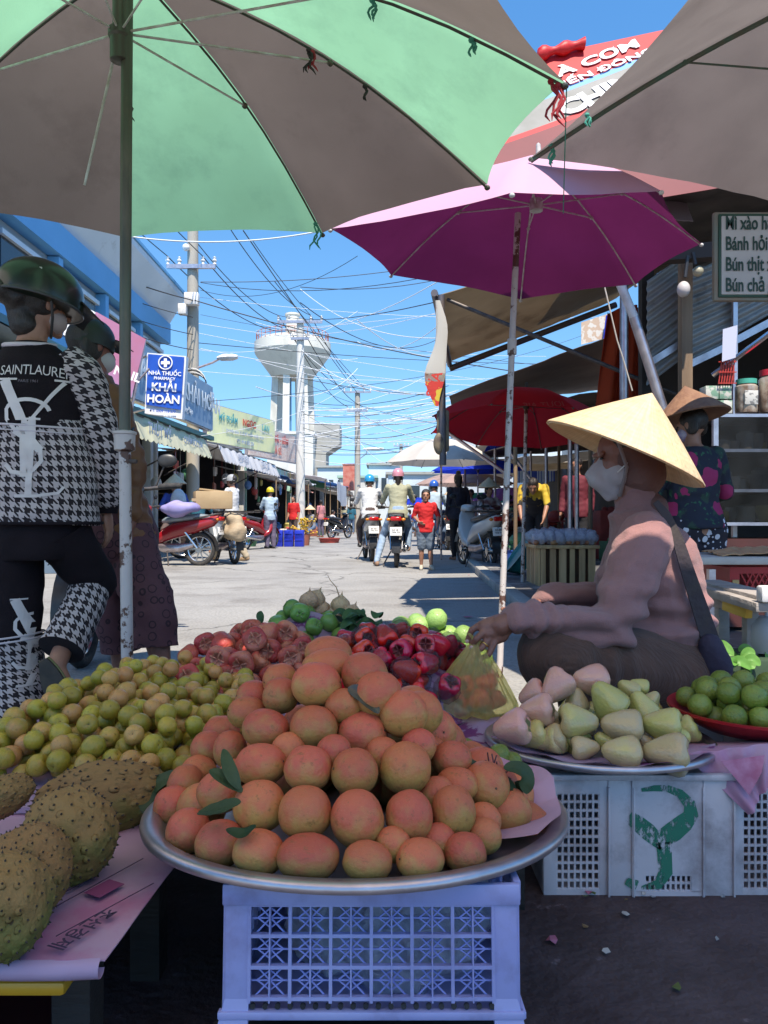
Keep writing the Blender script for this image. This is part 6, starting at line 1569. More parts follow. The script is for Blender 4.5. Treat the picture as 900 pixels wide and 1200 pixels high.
J = dict(hip=pp(135, 612), chest=pp(122, 515), neck=pp(112, 440), head=pp(108, 408), ls=pp(85, 470, 3.38), rs=pp(132, 468, 3.24), le=pp(80, 550, 3.4), lw=pp(85, 610, 3.4), re=pp(156, 545, 3.2), rw=pp(152, 615, 3.16),
         lh=pp(125, 632, 3.34), rh=pp(148, 632, 3.26), lk=pp(138, 715, 3.34), la=pp(144, 800, 3.36), lt=pp(150, 822, 3.48), rk=pp(178, 715, 3.2), ra=pp(193, 800, 3.15), rt=pp(212, 815, 3.25))
J['s'] = 1.0; J['w'] = 1.0; J['look'] = V((.66, .74, -.15)); J['up'] = V((0, 0, 1))
tt, q, rot, s = person('walker in a tan jacket, dark cap and maroon patterned cropped trousers behind the houndstooth jacket', o2, 0, J, tan, None, vox=.009, sleeve=.92, hat='cap',
       hatmat=mat('dark_green_black_cap', (.012, .02, .017), .5, (.02, .03, .024), 8), mask=mat('white_mask', (.55, .52, .52), .8), skin=M['skin2'], th=1.12, wrinkle=.010)
b = MB(); uvtube(b, [pp(132, 598), pp(140, 630), pp(146, 655)], [(.15, .15), (.165, .17), (.14, .16)], fold=.006); b.build('trousers', mono2, tt, 60, False)
for k, (e, c) in {'l': (pp(143, 762, 3.35), .085), 'r': (pp(180, 758, 3.18), .098)}.items():
    b = MB(); uvtube(b, [J[k + 'h'] + V((0, 0, .03)), J[k + 'h'].lerp(J[k + 'k'], .5), J[k + 'k'], e], [(.11, .11), (.108, .108), (.10, .10), (c, c)], fold=.012, seed=3, sub=10); b.build('trouser_leg', mono2, tt, 60, False)
for k in 'lr': b = MB(); a_ = J[k + 'a']; b.box(a_ + V((.03, .05, -.075)), (.09, .24, .018), rotz(R(-20)), bev=.006); b.build('sandal', M['blackplastic'], tt, 60, False)
MB().tube([J['rs'].lerp(J['re'], .45) + V((.055, -.02, 0)) , J['rs'].lerp(J['re'], .5) + V((.05, -.04, 0))], .006).build('button', M['blackplastic'], tt, 60, False)
# ================================================================ left side of the street
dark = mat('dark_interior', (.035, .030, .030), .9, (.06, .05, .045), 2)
plast = [mat('plaster_wall_%d' % i, c, .9, tuple(x * .8 for x in c), 1.2, dirt=tuple(x * .5 for x in c), dscale=1.5, bump=.2, bscale=10) for i, c in enumerate(((.48, .52, .55), (.20, .42, .62), (.55, .54, .50), (.30, .50, .42)))]
corr = mat('corrugated_sheet', (.30, .33, .33), .5, (.22, .24, .24), 3, metal=.4, dirt=(.18, .12, .09), dscale=3)
tealm = mat('teal_metal_edge', (.02, .16, .15), .5, (.03, .11, .10), 4)
aw_cols = [mat('yellowed_awning', (.78, .77, .55), .7, (.68, .67, .5), 2, trans=.3), mat('grey_white_awning', (.76, .76, .78), .7, (.66, .66, .68), 2, trans=.3),
           mat('white_awning', (.70, .70, .70), .7, (.55, .55, .55), 2, trans=.25), mat('green_awning', (.10, .35, .22), .7, (.08, .28, .18), 2, trans=.3), mat('blue_awning', (.05, .22, .55), .7, (.05, .18, .45), 2, trans=.3)]
fade = mat('faded_blue_print', (.30, .38, .50), .8)
def awning(par, y0, y1, zt, zb, m, scal=True, back=1.5, rise=.45, txt=None):
    b = MB(); b.sheet([(xleft(y0), y0, zt), (xleft(y1), y1, zt), (xleft(y1) - back, y1, zt + rise), (xleft(y0) - back, y0, zt + rise)], 12, 5, lambda u, v, p: p + V((0, 0, -.05 * math.sin(v * math.pi))), thick=.01); b.build('awning_cloth', m, par, 40)
    b = MB(); n = max(8, int((y1 - y0) / .12)); n -= n % 2
    def vf(u, v, p):
        return p + V((.015 * math.sin(u * n * 1.1), 0, (-.05 * abs(math.sin(u * n * math.pi / 2)) if v > .99 else 0)))
    b.sheet([(xleft(y0), y0, zt), (xleft(y1), y1, zt), (xleft(y1) + .16, y1, zb), (xleft(y0) + .16, y0, zb)], n * 3, 3, vf, thick=.006); val = b.build('valance', m, par, 40)
    MB().beam((xleft(y0) - .01, y0, zt), (xleft(y1) - .01, y1, zt), .04).build('awning_bar', M['darkmetal'], par)
    if txt:
        for s_, u, sz in txt:
            yy = lerp(y0, y1, u); text(s_, sz, (xleft(yy) + .13, yy, (zt + zb) / 2 - sz * .3), (.055, 1, 0), (0, 0, 1), fade, par, 'print', .02)
    for y in (y0 + .3, y1 - .3): MB().tube([(xleft(y) - .05, y, zt), (xleft(y) - back + .02, y, zt - .75)], .02, 6).build('awning_stay', M['darkmetal'], par)
def shop(y0, y1, h, label, wm, seed, boards=None):
    x0, x1 = xleft(y0) - 1.55, xleft(y1) - 1.55; D = 3.2; rnd = random.Random(seed)
    t = root('shop_house', label, 'building', (x0 - 1.5, (y0 + y1) / 2, 0))
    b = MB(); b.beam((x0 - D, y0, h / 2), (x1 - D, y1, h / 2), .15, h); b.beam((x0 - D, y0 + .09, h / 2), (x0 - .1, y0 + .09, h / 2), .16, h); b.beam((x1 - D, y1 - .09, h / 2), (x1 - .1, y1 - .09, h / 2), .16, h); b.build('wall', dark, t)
    b = MB(); b.beam((x0, y0 + .08, 2.75 + (h - 2.75) / 2), (x1, y1 - .08, 2.75 + (h - 2.75) / 2), .14, h - 2.75); b.build('upper_wall', wm, t)
    for y in (y0 + .12, y1 - .12): xx = xleft(y) - 1.5; MB().box((xx, y, 1.37), (.22, .22, 2.74), bev=.01).build('pillar', wm, t)
    b = MB(); n = 60
    b.sheet([(x0 + .12, y0, h + .05), (x1 + .12, y1, h + .05), (x1 - D, y1, h + .35), (x0 - D, y0, h + .35)], n, 2, lambda u, v, p: p + V((0, 0, .02 * math.sin(u * n * 2.1))), thick=.01); b.build('roof', corr, t, 60)
    # dim shelving and goods at the back
    for k in range(3):
        z = .5 + .6 * k; MB().beam((x0 - D + .5, y0 + .4, z), (x1 - D + .5, y1 - .4, z), .4, .03).build('shelf', M['wood'], t)
    return t
goodcols = [mat('goods_%d' % i, c, .6, tuple(x * .7 for x in c), 5) for i, c in enumerate(((.45, .06, .05), (.10, .22, .45), (.50, .42, .12), (.40, .38, .36), (.08, .25, .12), (.35, .12, .08), (.55, .5, .45), (.05, .06, .12)))]
def shop_goods(y0, y1, seed, n):
    rnd = random.Random(seed)
    for i in range(n):
        y = rnd.uniform(y0 + .4, y1 - .4); k = rnd.randrange(4); x = xleft(y) - 1.55 - (3.2 - .5 if k else rnd.uniform(.2, 1.6)); z = .515 + .6 * (k - 1) if k else 0
        w_, h_ = rnd.uniform(.12, .3), rnd.uniform(.15, .42); b = MB()
        if rnd.random() < .5: b.box((x, y, z + h_ / 2), (w_, w_ * 1.3, h_), bev=.01); b.box((x, y, z + h_ + .01), (w_ * 1.06, w_ * 1.36, .02), bev=.004)
        else: b.lathe([(0, 0), (w_ / 2, 0), (w_ / 2, h_ * .8), (w_ * .3, h_), (w_ * .3, h_ * 1.1), (0, h_ * 1.1)], 12, (x, y, z))
        tag(b.build('goods_box', rnd.choice(goodcols)), 'dim packaged goods inside the open shopfront on the left of the street', 'goods', 'goods in the left shopfronts')
sh1 = shop(9.4, 18.9, 3.35, 'open shop with yellowed scalloped awning beneath the blue pharmacy sign', plast[0], 1)
awning(sh1, 13.0, 18.5, 2.71, 2.28, aw_cols[0], txt=[('THỦY MỸ', .36, .30), ('CHĂM SÓC DA', .75, .20)])
MB().beam((xleft(9.5) + .02, 9.5, 2.78), (xleft(19) + .02, 19, 2.78), .1, .10).build('awning_edge', tealm, sh1)
sh2 = shop(19.0, 28.4, 3.3, 'open shop with grey white scalloped awning under the yellow hoarding', plast[2], 2)
awning(sh2, 19.6, 27.0, 2.68, 2.30, aw_cols[1], txt=[('BÁNH KẸO', .3, .24), ('THUỐC BỔ', .7, .24)])
sh3 = shop(28.5, 38, 3.1, 'low stall shop with stacked tarpaulins above its front beside the second power pole', plast[3], 3)
sh4 = shop(38.1, 50, 3.1, 'narrow stall shop of the left row beyond the stacked tarpaulins', plast[2], 4)
sh5 = shop(50.1, 66, 3.2, 'last shop of the left row beside the water tower', plast[0], 5)
rnd = random.Random(2)
shop_goods(10, 18.5, 1, 26); shop_goods(19.5, 28, 2, 26); shop_goods(29, 37, 3, 18); shop_goods(39, 49, 4, 14)
clk = MB(); clk.tube([(xleft(14) - 4.5, 14.2 + .22 * math.cos(a), 2.1 + .22 * math.sin(a)) for a in [i * math.pi / 12 for i in range(24)]], .02, 6, closed=True)
tag(clk.build('wall_clock', M['greyplastic']), 'round grey wall clock deep inside the shop under the yellowed awning', 'clock')
for i in range(46):
    y = 13.6 + i * .55; x = xleft(y) - rnd.uniform(.25, 1.1); z = rnd.uniform(1.5, 2.25); l = rnd.uniform(.18, .5) if i % 2 else rnd.uniform(.12, .25); b = MB()
    b.tube([(x, y, 2.75), (x, y, z)], .006, 4)
    if i % 3: b.box((x, y, z - l / 2), (.06, .16, l), bev=.01); b.box((x, y + .17, z - l / 2 + .03), (.05, .12, l * .8), bev=.01)
    else: b.ell((x, y, z - .12), (.12, .12, .15), seg=10, rings=8)
    tag(b.build('hanging_goods', goodcols[(i * 5) % 8]), 'bagged goods hanging on a string under the awnings of the left shops', 'goods', 'goods hanging under the left awnings')
# ragged sheets and tarps over the further stalls
rnd = random.Random(4); tg = 'tarpaulins over the further left stalls'
tcs = [aw_cols[2], aw_cols[4], aw_cols[2], mat('red_stripe_tarp', (.45, .08, .06), .7, (.6, .5, .45), 2), aw_cols[1], aw_cols[3], cream]
names = ['white', 'blue', 'off white', 'red striped', 'grey', 'green', 'cream']
for i in range(13):
    y = 27.5 + i * 2.5; x = xleft(y) + rnd.uniform(-.4, .35); z = rnd.uniform(2.25, 2.9); l = rnd.uniform(2.2, 4.2); k = i % 7
    b = MB(); sd = i * 3.3
    b.sheet([(x + .2, y, z), (x + .2, y + l, z - rnd.uniform(-.1, .25)), (x - 2, y + l, z + .35), (x - 2, y, z + .4)], 16, 8, lambda u, v, p: p + V((0, 0, .12 * nz((p.x * 1.2, p.y * 1.2, sd)) - .10 * math.sin(u * math.pi) * (1 - v))), thick=.012)
    tag(b.build('tarpaulin', tcs[k], None, 60), names[k] + ' sagging tarpaulin over the left stalls, %s counting from the grey white awning' % ['first', 'second', 'third', 'fourth', 'fifth', 'sixth', 'seventh', 'eighth', 'ninth', 'tenth', 'eleventh', 'twelfth', 'thirteenth'][i], 'tarpaulin', tg)
    if i % 2 == 0:
        for yy in (y + .1, y + l - .1): MB_ = MB(); MB_.tube([(x + .15, yy, 0), (x + .15, yy, z - .05)], .025, 6); tag(MB_.build('stall_post', M['wood']), 'thin wooden post holding up the tarpaulins of the left row', 'post', 'posts of the left stalls')
b = MB(); b.sheet([(xleft(38) + .9, 38, 2.65), (xleft(44) + .7, 44, 2.6), (xleft(44) + .72, 44, 1.55), (xleft(38) + .92, 38, 1.75)], 14, 10, lambda u, v, p: p + V((.06 * math.sin(u * 9), 0, -.15 * math.sin(u * math.pi) * v)), thick=.01)
tag(b.build('tarpaulin', aw_cols[1], None, 60), 'grey sheet hanging down from the stall roofs of the left row', 'tarpaulin', tg)
# goods and baskets on the ground in front
for i in range(34):
    y = 21.5 + i * .75; x = xleft(y) + rnd.uniform(-1.0, .25); k = rnd.randrange(8); b = MB(); s_ = rnd.uniform(.18, .34); h_ = rnd.uniform(.15, .6)
    if i % 3: b.lathe([(0, 0), (s_ * .8, 0), (s_, h_), (s_ * 1.05, h_), (s_ * .95, h_ - .02), (0, h_ - .05)], 14, (x, y, 0))
    else:
        b.box((x, y, h_ / 2), (s_ * 2, s_ * 1.6, h_), bev=.01)
        for z in (.25, .5, .75): b.box((x, y, h_ * z), (s_ * 2 + .02, s_ * 1.6 + .02, .02))
    for q in range(8): b.ell((x + rnd.uniform(-.6, .6) * s_, y + rnd.uniform(-.6, .6) * s_, h_ + .02), (.07, .07, .06), seg=8, rings=6)
    tag(b.build('produce_basket', goodcols[k]), 'basket or crate heaped with goods on the ground before the left stalls', 'basket', 'baskets before the left stalls')
b = MB()
for x in (-3.02, -2.72, -2.42): b.box((x, 22.0, .24), (.26, .3, .48), bev=.02)
for x in (-3.02, -2.72, -2.42): b.box((x, 21.84, .38), (.20, .02, .03)); b.box((x, 21.84, .2), (.20, .02, .03))
tag(b.build('blue_crate', mat('blue_crate_plastic', (.01, .03, .42), .4)), 'bright blue plastic crate on the ground behind the standing rider with yellow helmet', 'crate')
t = root('flower_bucket', 'bucket of orange yellow flowers beside the bright blue crate', 'bucket', (P(385, 640, 23).x, 23, 0))
c0 = V((P(356, 640, 23).x, 23, 0)); b = MB(); b.lathe([(0, 0), (.16, 0), (.2, .35), (.21, .35), (.19, .33), (0, .3)], 14, c0); b.build('bucket', goodcols[5], t)
b = MB()
for k in range(70):
    q = c0 + V((rnd.gauss(0, .14), rnd.gauss(0, .12), .5 + rnd.uniform(-.12, .35))); b.ell(q, (.035, .035, .03), seg=6, rings=4); b.tube([c0 + V((0, 0, .3)), q], .004, 3)
b.build('flowers', mat('orange_yellow_petals', (.65, .32, .03), .7, (.5, .4, .05), 9), t)
MB_ = MB(); MB_.lathe([(0, 0), (.30, 0), (.36, .16), (.38, .16), (.34, .13), (0, .1)], 20, (P(386, 640, 25.5).x, 25.5, 0)); tag(MB_.build('basin', goodcols[0]), 'wide red plastic basin on the road edge before the left stalls', 'basin')

# signs
blu = mat('pharmacy_blue', (.012, .09, .48), .4, (.01, .07, .40), 3); wht = mat('sign_white', (.72, .74, .76), .5, (.62, .64, .68), 5); greyblue = mat('weathered_blue_board', (.16, .28, .42), .6, (.22, .34, .46), 3, dirt=(.4, .45, .5), dlo=.55)
t = root('pharmacy_sign', 'bright blue and white projecting pharmacy sign hanging over the left awning', 'sign', P(194, 452, 13.2))
C_ = [P(172, 413, 13.2), P(218, 417, 13.2), P(213, 491, 13.2), P(169, 484, 13.2)]
def board(cs, th, m, name, par, n_=None):
    b = MB(); b.quad(cs, 0, -th); return b.build(name, m, par, 0)
board([c + V((0, .02, 0)) for c in C_], .16, wht, 'box', t)
ins = lambda u, v: (C_[0] * (1 - u) + C_[1] * u) * (1 - v) + (C_[3] * (1 - u) + C_[2] * u) * v
fr_ = V((0, -.012, 0)); sr = (C_[1] - C_[0]); su = V((0.03, 0, 1))
board([ins(.04, .025) + fr_, ins(.96, .025) + fr_, ins(.96, .86) + fr_, ins(.04, .86) + fr_], .01, blu, 'blue_panel', t)
f2 = V((0, -.030, 0)); b = MB(); cc = ins(.50, .145) + f2
b.tube([cc + V((.115 * math.cos(a), 0, .115 * math.sin(a))) for a in [k * math.pi / 14 for k in range(28)]], .011, 6, closed=True); b.box(cc, (.15, .008, .05)); b.box(cc, (.05, .0081, .15)); b.build('cross_emblem', M['whiteletter'], t, 0)
for s_, v, sz, bo in (('NHÀ THUỐC', .345, .095, .02), ('PHARMACY', .42, .07, .02), ('KHẢI', .60, .19, .03), ('HOÀN', .79, .19, .03)):
    text(s_, sz, ins(.5, v) + f2, (1, 0, -.05), su, M['whiteletter'], t, 'lettering', bo, .0012, sx=1.0)
text('ĐT: 0909 118 277', .06, ins(.5, .945) + f2, (1, 0, -.05), su, blu, t, 'lettering', .02, .004)
MB().tube([P(172, 417, 13.2), P(150, 428, 13.4)], .018, 6).build('bracket', M['steel'], t); MB().tube([P(169, 480, 13.2), P(148, 486, 13.4)], .018, 6).build('bracket', M['steel'], t)
def wallsign(y0, y1, z0, z1, m, label, txts, lm, off=.02, tiltx=.0, sk=0):
    def xleft(y, X=globals()['xleft']): return X(y) + sk * ((y - y0) / (y1 - y0) - 1)
    dk = (.055 + sk / (y1 - y0), 1, 0)
    t = root('shop_sign', label, 'sign', (xleft((y0 + y1) / 2), (y0 + y1) / 2, (z0 + z1) / 2))
    b = MB(); b.quad([(xleft(y0) + off, y0, z0), (xleft(y1) + off, y1, z0), (xleft(y1) + off - tiltx, y1, z1), (xleft(y0) + off - tiltx, y0, z1)], 0, -.10); b.build('board', m, t, 0)
    b = MB()
    for a, c in (((xleft(y0) + off, y0, z0), (xleft(y1) + off, y1, z0)), ((xleft(y0) + off - tiltx, y0, z1), (xleft(y1) + off - tiltx, y1, z1)), ((xleft(y0) + off, y0, z0), (xleft(y0) + off - tiltx, y0, z1)), ((xleft(y1) + off, y1, z0), (xleft(y1) + off - tiltx, y1, z1))): b.beam(a, c, .13, .05)
    b.build('frame', M['steel'], t, 0)
    for s_, u, v, sz, mm in txts:
        yy = lerp(y0, y1, u); zz = lerp(z0, z1, v); text(s_, sz, (xleft(yy) + off + .135 - tiltx * v, yy, zz), dk, (-tiltx / (z1 - z0), 0, 1), mm, t, 'lettering', .02, .003)
pal = mat('pale_lettering', (.55, .62, .68), .6)
wallsign(13.6, 18.7, 2.95, 4.0, greyblue, 'weathered grey blue fascia sign of the pharmacy behind the bright blue one', [('NHÀ THUỐC KHẢI HOÀN', .5, .42, .52, pal), ('ĐC: 45 Trần Hưng Đạo', .5, .15, .17, pal), ('✚', .955, .5, .5, pal)], pal)
ygr = mat('yellow_green_hoarding', (.72, .74, .42), .6, (.62, .66, .38), 3, dirt=(.74, .74, .6), dlo=.5)
wallsign(22.2, 26.4, 3.05, 4.15, ygr, 'long yellow green hoarding with red and blue lettering over the left shops', [('MỸ PHẨM', .25, .62, .26, mat('teal_letter', (.05, .35, .40), .6)), ('NGỌC', .56, .62, .30, mat('red_letter', (.55, .06, .04), .6)), ('LAN', .82, .62, .28, mat('teal_letter2', (.10, .40, .42), .6)),
          ('CHUYÊN BÁN SỈ LẺ MỸ PHẨM NƯỚC HOA', .5, .34, .13, fade), ('ĐT: 0918 532 226', .5, .1, .15, fade)], fade, sk=1.1)
wallsign(26.9, 31.2, 3.05, 4.1, mat('faded_red_check_board', (.60, .42, .38), .7, (.66, .62, .58), 14), 'faded pink checked board at the end of the yellow green hoarding', [('SỮA - TÃ - BỈM', .5, .62, .34, mat('pink_letter', (.60, .12, .12), .6)), ('GIÁ SỈ', .5, .2, .34, mat('pink_letter2', (.60, .18, .15), .6))], fade, sk=1.0)
# pink banner by the dark cap
pk = mat('pink_banner_vinyl', (.60, .20, .30), .5, (.56, .30, .50), 1.6, trans=.2); t = root('pink_banner', 'pink banner with white lettering tilted behind the dark cap of the walker', 'banner', P(130, 420, 9.6))
C2 = [P(112, 366, 9.6), P(170, 398, 9.9), P(153, 466, 9.9), P(88, 455, 9.5)]
b = MB(); b.quad(C2, 0, .04); b.build('sheet', pk, t, 0)
board([P(86, 352, 9.59), P(112, 366, 9.57), P(100, 404, 9.52), P(74, 392, 9.5)], .04, wht, 'white_panel', t)
text('SPA & NAIL', .15, P(128, 436, 9.42), (1, .1, -.35), (.3, 0, 1), M['whiteletter'], t, 'lettering', .03, .004)
MB().tube([P(170, 398, 9.9), P(150, 500, 9.9)], .02, 6).build('post', M['steel'], t); MB().tube([P(175, 432, 9.95), P(140, 470, 9.85)], .014, 6).build('brace', M['steel'], t)

# big blue and white building
bw = mat('pale_blue_white_render', (.56, .64, .70), .8, (.50, .58, .64), .8, dirt=(.40, .46, .5), dlo=.6); bb = mat('sky_blue_painted_band', (.12, .38, .66), .7, (.10, .34, .60), 1); gl = mat('dark_window_glass', (.03, .04, .05), .15); gw = mat('grey_blue_panel', (.30, .38, .43), .7, (.26, .33, .38), 2)
t = root('market_hall', 'large pale blue and white two storey building with overhanging eaves at the upper left', 'building', (-8, 14, 0))
YB0, YB1 = 4.0, 20.0
def prism_y(b, prof, y0, y1, mi=0): b.loft([[V((x, y0, z)) for x, z in prof], [V((x, y1, z)) for x, z in prof]], mi)
b = MB(); prism_y(b, [(-5.2, 6.62), (-5.2, 6.48), (-5.62, 5.82), (-6.9, 5.82), (-6.9, 6.62)], YB0, YB1); b.build('eaves', bw, t, 0)
b = MB(); prism_y(b, [(-5.5, 5.81), (-5.5, 5.30), (-6.9, 5.30), (-6.9, 5.81)], YB0, YB1 - .2); prism_y(b, [(-5.17, 6.70), (-5.17, 6.63), (-6.9, 6.63), (-6.9, 6.70)], YB0, YB1 + .03); b.build('blue_band', bb, t, 0)
b = MB(); prism_y(b, [(-5.75, 5.29), (-5.75, 3.76), (-9.6, 3.76), (-9.6, 0), (-13, 0), (-13, 6.6), (-6.92, 6.6), (-6.92, 5.29)], YB0, YB1 - .25); b.build('wall', gw, t, 0)
for y in [YB0 + .6 + 2.2 * k for k in range(7)]:
    MB().box((-5.71, y + .9, 4.6), (.10, 1.5, .8)).build('window', gl, t); MB().box((-5.67, y + .9, 5.04), (.14, 1.65, .08)).build('window_frame', bw, t); MB().box((-5.67, y + .9, 4.16), (.14, 1.65, .08)).build('window_frame', bw, t)
    MB().box((-5.66, y - .2, 4.53), (.22, .18, 1.5)).build('pilaster', bb, t)
MB().box((-5.65, (YB0 + YB1) / 2, 3.84), (.3, YB1 - YB0 - .4, .16)).build('ledge', bb, t)
# ================================================================ scooters
def scooter(label, loc, rz, paint, seatm=None, rack=False, plate=True, dirty=None, mirror=True, group=None, name='motor_scooter', lean=0, cargo=None):
    """front is +X; 1.85 m long"""
    t = root(name, label, 'motor scooter', loc, group=group, rot=(R(lean), 0, rz)); L_ = False
    seatm = seatm or mat('vinyl_seat', (.03, .035, .04), .35, (.05, .05, .06), 8)
    for nm, x in (('front_wheel', .62), ('rear_wheel', -.60)):
        b = MB(); b.tube([(x + .255 * math.cos(a), 0, .285 + .255 * math.sin(a)) for a in [k * math.pi / 20 for k in range(40)]], .035, 10, closed=True); w_ = b.build(nm, M['rubber'], t, 60, L_)
        b = MB(); b.tube([(x + .215 * math.cos(a), 0, .285 + .215 * math.sin(a)) for a in [k * math.pi / 20 for k in range(40)]], .014, 6, closed=True)
        for k in range(10): a = k * math.pi / 5; b.beam((x, 0, .285), (x + .21 * math.cos(a), 0, .285 + .21 * math.sin(a)), .014, .02)
        b.lathe([(0, -.05), (.06, -.05), (.06, .05), (0, .05)], 14, (x, 0, .285), rotx(R(90))); r_ = b.build('rim', M['chrome'], w_, 40, L_)
    S = V((0, 1, 0))
    def body_loft(secs, nm, m):
        b = MB(); rings = []
        for x, z, hw, hh in secs: rings.append([V((x, hw * math.copysign(abs(math.cos(a)) ** .7, math.cos(a)), z + hh * math.copysign(abs(math.sin(a)) ** .7, math.sin(a)))) for a in [k * math.pi / 8 for k in range(16)]])
        b.loft(rings); return b.build(nm, m, t, 50, L_)
    body_loft([(-.98, .83, .03, .03), (-.85, .76, .10, .09), (-.55, .68, .14, .12), (-.15, .60, .13, .14), (.05, .52, .11, .12), (.18, .42, .10, .07)], 'tail_body', paint)
    body_loft([(.12, .36, .11, .05), (.28, .42, .15, .09), (.36, .60, .19, .18), (.42, .80, .15, .13), (.44, .93, .10, .07)], 'leg_shield', paint)
    body_loft([(-.5, .36, .05, .05), (-.25, .30, .11, .08), (.05, .30, .12, .08), (.2, .34, .06, .05)], 'engine', M['steel'])
    body_loft([(.30, .97, .04, .04), (.38, .99, .13, .06), (.50, .96, .09, .06), (.54, .92, .03, .03)], 'handlebar_cowl', paint)
    body_loft([(-.82, .83, .08, .03), (-.6, .84, .13, .055), (-.25, .80, .13, .05), (.0, .78, .10, .05), (.08, .76, .04, .03)], 'seat', seatm)
    MB().tube([(.55, 0, .90), (.52, 0, .75), (.60, 0, .30)], .03, 8).build('front_fork', M['steel'], t, 60, L_)
    b = MB(); b.loft([[V((.62 + .31 * math.cos(a), y, .285 + .31 * math.sin(a))) for y in (-.06, -.03, .03, .06)] for a in [R(20 + 14 * k) for k in range(10)]], openring=True); b.build('front_fender', paint, t, 60, L_)
    b = MB(); b.loft([[V((-.60 + .32 * math.cos(a), y, .285 + .32 * math.sin(a))) for y in (-.07, -.04, .04, .07)] for a in [R(60 + 14 * k) for k in range(10)]], openring=True); b.build('rear_fender', M['blackplastic'], t, 60, L_)
    MB().tube([(.36, -.34, 1.02), (.42, -.12, 1.0), (.42, .12, 1.0), (.36, .34, 1.02)], .014, 8).build('handlebar', M['darkmetal'], t, 60, L_)
    for s_ in (-1, 1):
        MB().cap((.36, .24 * s_, 1.015), (.33, .36 * s_, 1.02), .020, .020).build('grip', M['rubber'], t, 60, L_)
        if mirror:
            MB().tube([(.40, .20 * s_, 1.02), (.38, .26 * s_, 1.16)], .006, 6).build('mirror_stem', M['darkmetal'], t, 60, L_); MB().ell((.37, .28 * s_, 1.19), (.015, .065, .045)).build('mirror', M['blackplastic'], t, 60, L_)
    MB().ell((.55, 0, .94), (.03, .07, .05)).build('headlight', mat('headlight_lens', (.7, .7, .7), .1), t, 60, L_)
    MB().box((-1.0, 0, .80), (.05, .17, .07), bev=.015).build('tail_light', mat('red_tail_lens', (.45, .01, .01), .15), t, 60, L_)
    for s_ in (-1, 1): MB().ell((-.98, .12 * s_, .79), (.02, .035, .025)).build('indicator', mat('amber_lens', (.6, .2, .02), .15), t, 60, L_)
    if plate:
        pb = MB().box((-.985, 0, .60), (.008, .19, .14), roty(R(14)), bev=.002).build('licence_plate', mat('plate_white', (.7, .7, .68), .4), t, 60, L_)
        text('65-B1', .055, (-.999, 0, .615), (0, -1, 0), (-.24, 0, 1), M['blackplastic'], t, 'plate_number', .01, .001) if False else None
        me = glyphs('65-B1\n284.07', .05, .01, 0); me.transform(Matrix.Translation((-.996, 0, .612)) @ Matrix(((0, 0, -1), (-1, 0, 0), (0, 1, 0))).to_4x4()); mesh_obj('plate_number', me, M['blackplastic'], t, 0, False)
    b = MB(); b.cap((-.1, -.13, .26), (-.75, -.16, .34), .035, .05, 12); b.build('exhaust', M['chrome'], t, 60, L_)
    MB().tube([(-.05, .10, .25), (-.15, .24, .0)], .012, 6).build('kickstand', M['darkmetal'], t, 60, L_)
    MB().tube([(-.55, -.13, .80), (-.95, -.12, .88), (-.99, 0, .89), (-.95, .12, .88), (-.55, .13, .80)], .013, 8).build('grab_rail', M['darkmetal'], t, 60, L_)
    for y in (-.09, .09): MB().tube([(-.35, y * 1.2, .62), (-.60, y, .30)], .02, 8).build('shock_absorber', M['chrome'], t, 60, L_)
    if rack:
        b = MB()
        for y in (-.2, -.07, .07, .2): b.beam((-1.05, y, .93), (-.35, y, .93), .02)
        for x in (-1.05, -.7, -.35): b.beam((x, -.32, .915), (x, .32, .915), .02)
        b.build('cargo_rack', M['darkmetal'], t, 30, L_)
    return t
redp_ = mat('red_scooter_paint', (.30, .010, .016), .25, (.26, .01, .014), 3, coat=.6); greyp = mat('grey_scooter_paint', (.14, .16, .18), .3, (.11, .13, .15), 3, coat=.5); silverp = mat('silver_scooter_paint', (.42, .43, .44), .3, (.36, .37, .38), 3, coat=.5, metal=.3); blackp = mat('black_scooter_paint', (.012, .012, .015), .25, coat=.6); whitep = mat('white_scooter_paint', (.62, .62, .60), .3, (.5, .5, .5), 3, coat=.5); bluep = mat('dark_blue_scooter_paint', (.02, .05, .14), .3, coat=.5)
def gx(px, d): return (px - 450) / 900 * d
greyseat = mat('sun_bleached_grey_seat', (.20, .25, .28), .4, (.16, .20, .23), 6)  # paler vinyl than the other scooter seats
scooter('red scooter with a bleached grey seat, parked at the left road edge', (gx(196, 13.2), 13.2, 0), R(168), redp_, greyseat)
scooter('beige and grey scooter seen from behind loaded with cardboard, right of the red one', (gx(258, 13.7), 14.1, 0), R(118), greyp, rack=True)
scooter('blue delivery scooter half hidden behind the walker in the tan jacket', (gx(152, 14), 15.2, 0), R(20), bluep)
scooter('dark red scooter beside the rider with the yellow helmet on the left', (gx(304, 20.4), 20.3, 0), R(64), redp_)
scooter('black scooter half hidden behind the legs of the two walkers', (gx(100, 4.35), 4.75, 0), R(96), blackp)
scooter('silver grey scooter ridden by the man in the blue helmet', (gx(431, 14.4), 15.0, 0), R(97), silverp)
scooter('black scooter with white plate ridden by the woman in the pink helmet', (gx(466, 12.6), 13.2, 0), R(88), blackp)
scooter('parked scooter with a carrier rack and white plate behind the rusty pole', (gx(562, 12.4), 12.9, 0), R(104), whitep, rack=True)
scooter('maroon scooter parked sideways in the shade of the right stalls', (gx(596, 12.6), 13.4, 0), R(100), mat('maroon_paint', (.09, .012, .02), .3, coat=.5))
scooter('dim grey scooter parked among the far right stalls', (gx(520, 20), 20.2, 0), R(95), greyp)
scooter('small dark scooter parked at the far end of the left stalls', (gx(398, 31), 31, 0), R(60), blackp)
cb = mat('cardboard', (.42, .30, .17), .8, (.34, .24, .13), 4, bump=.1)
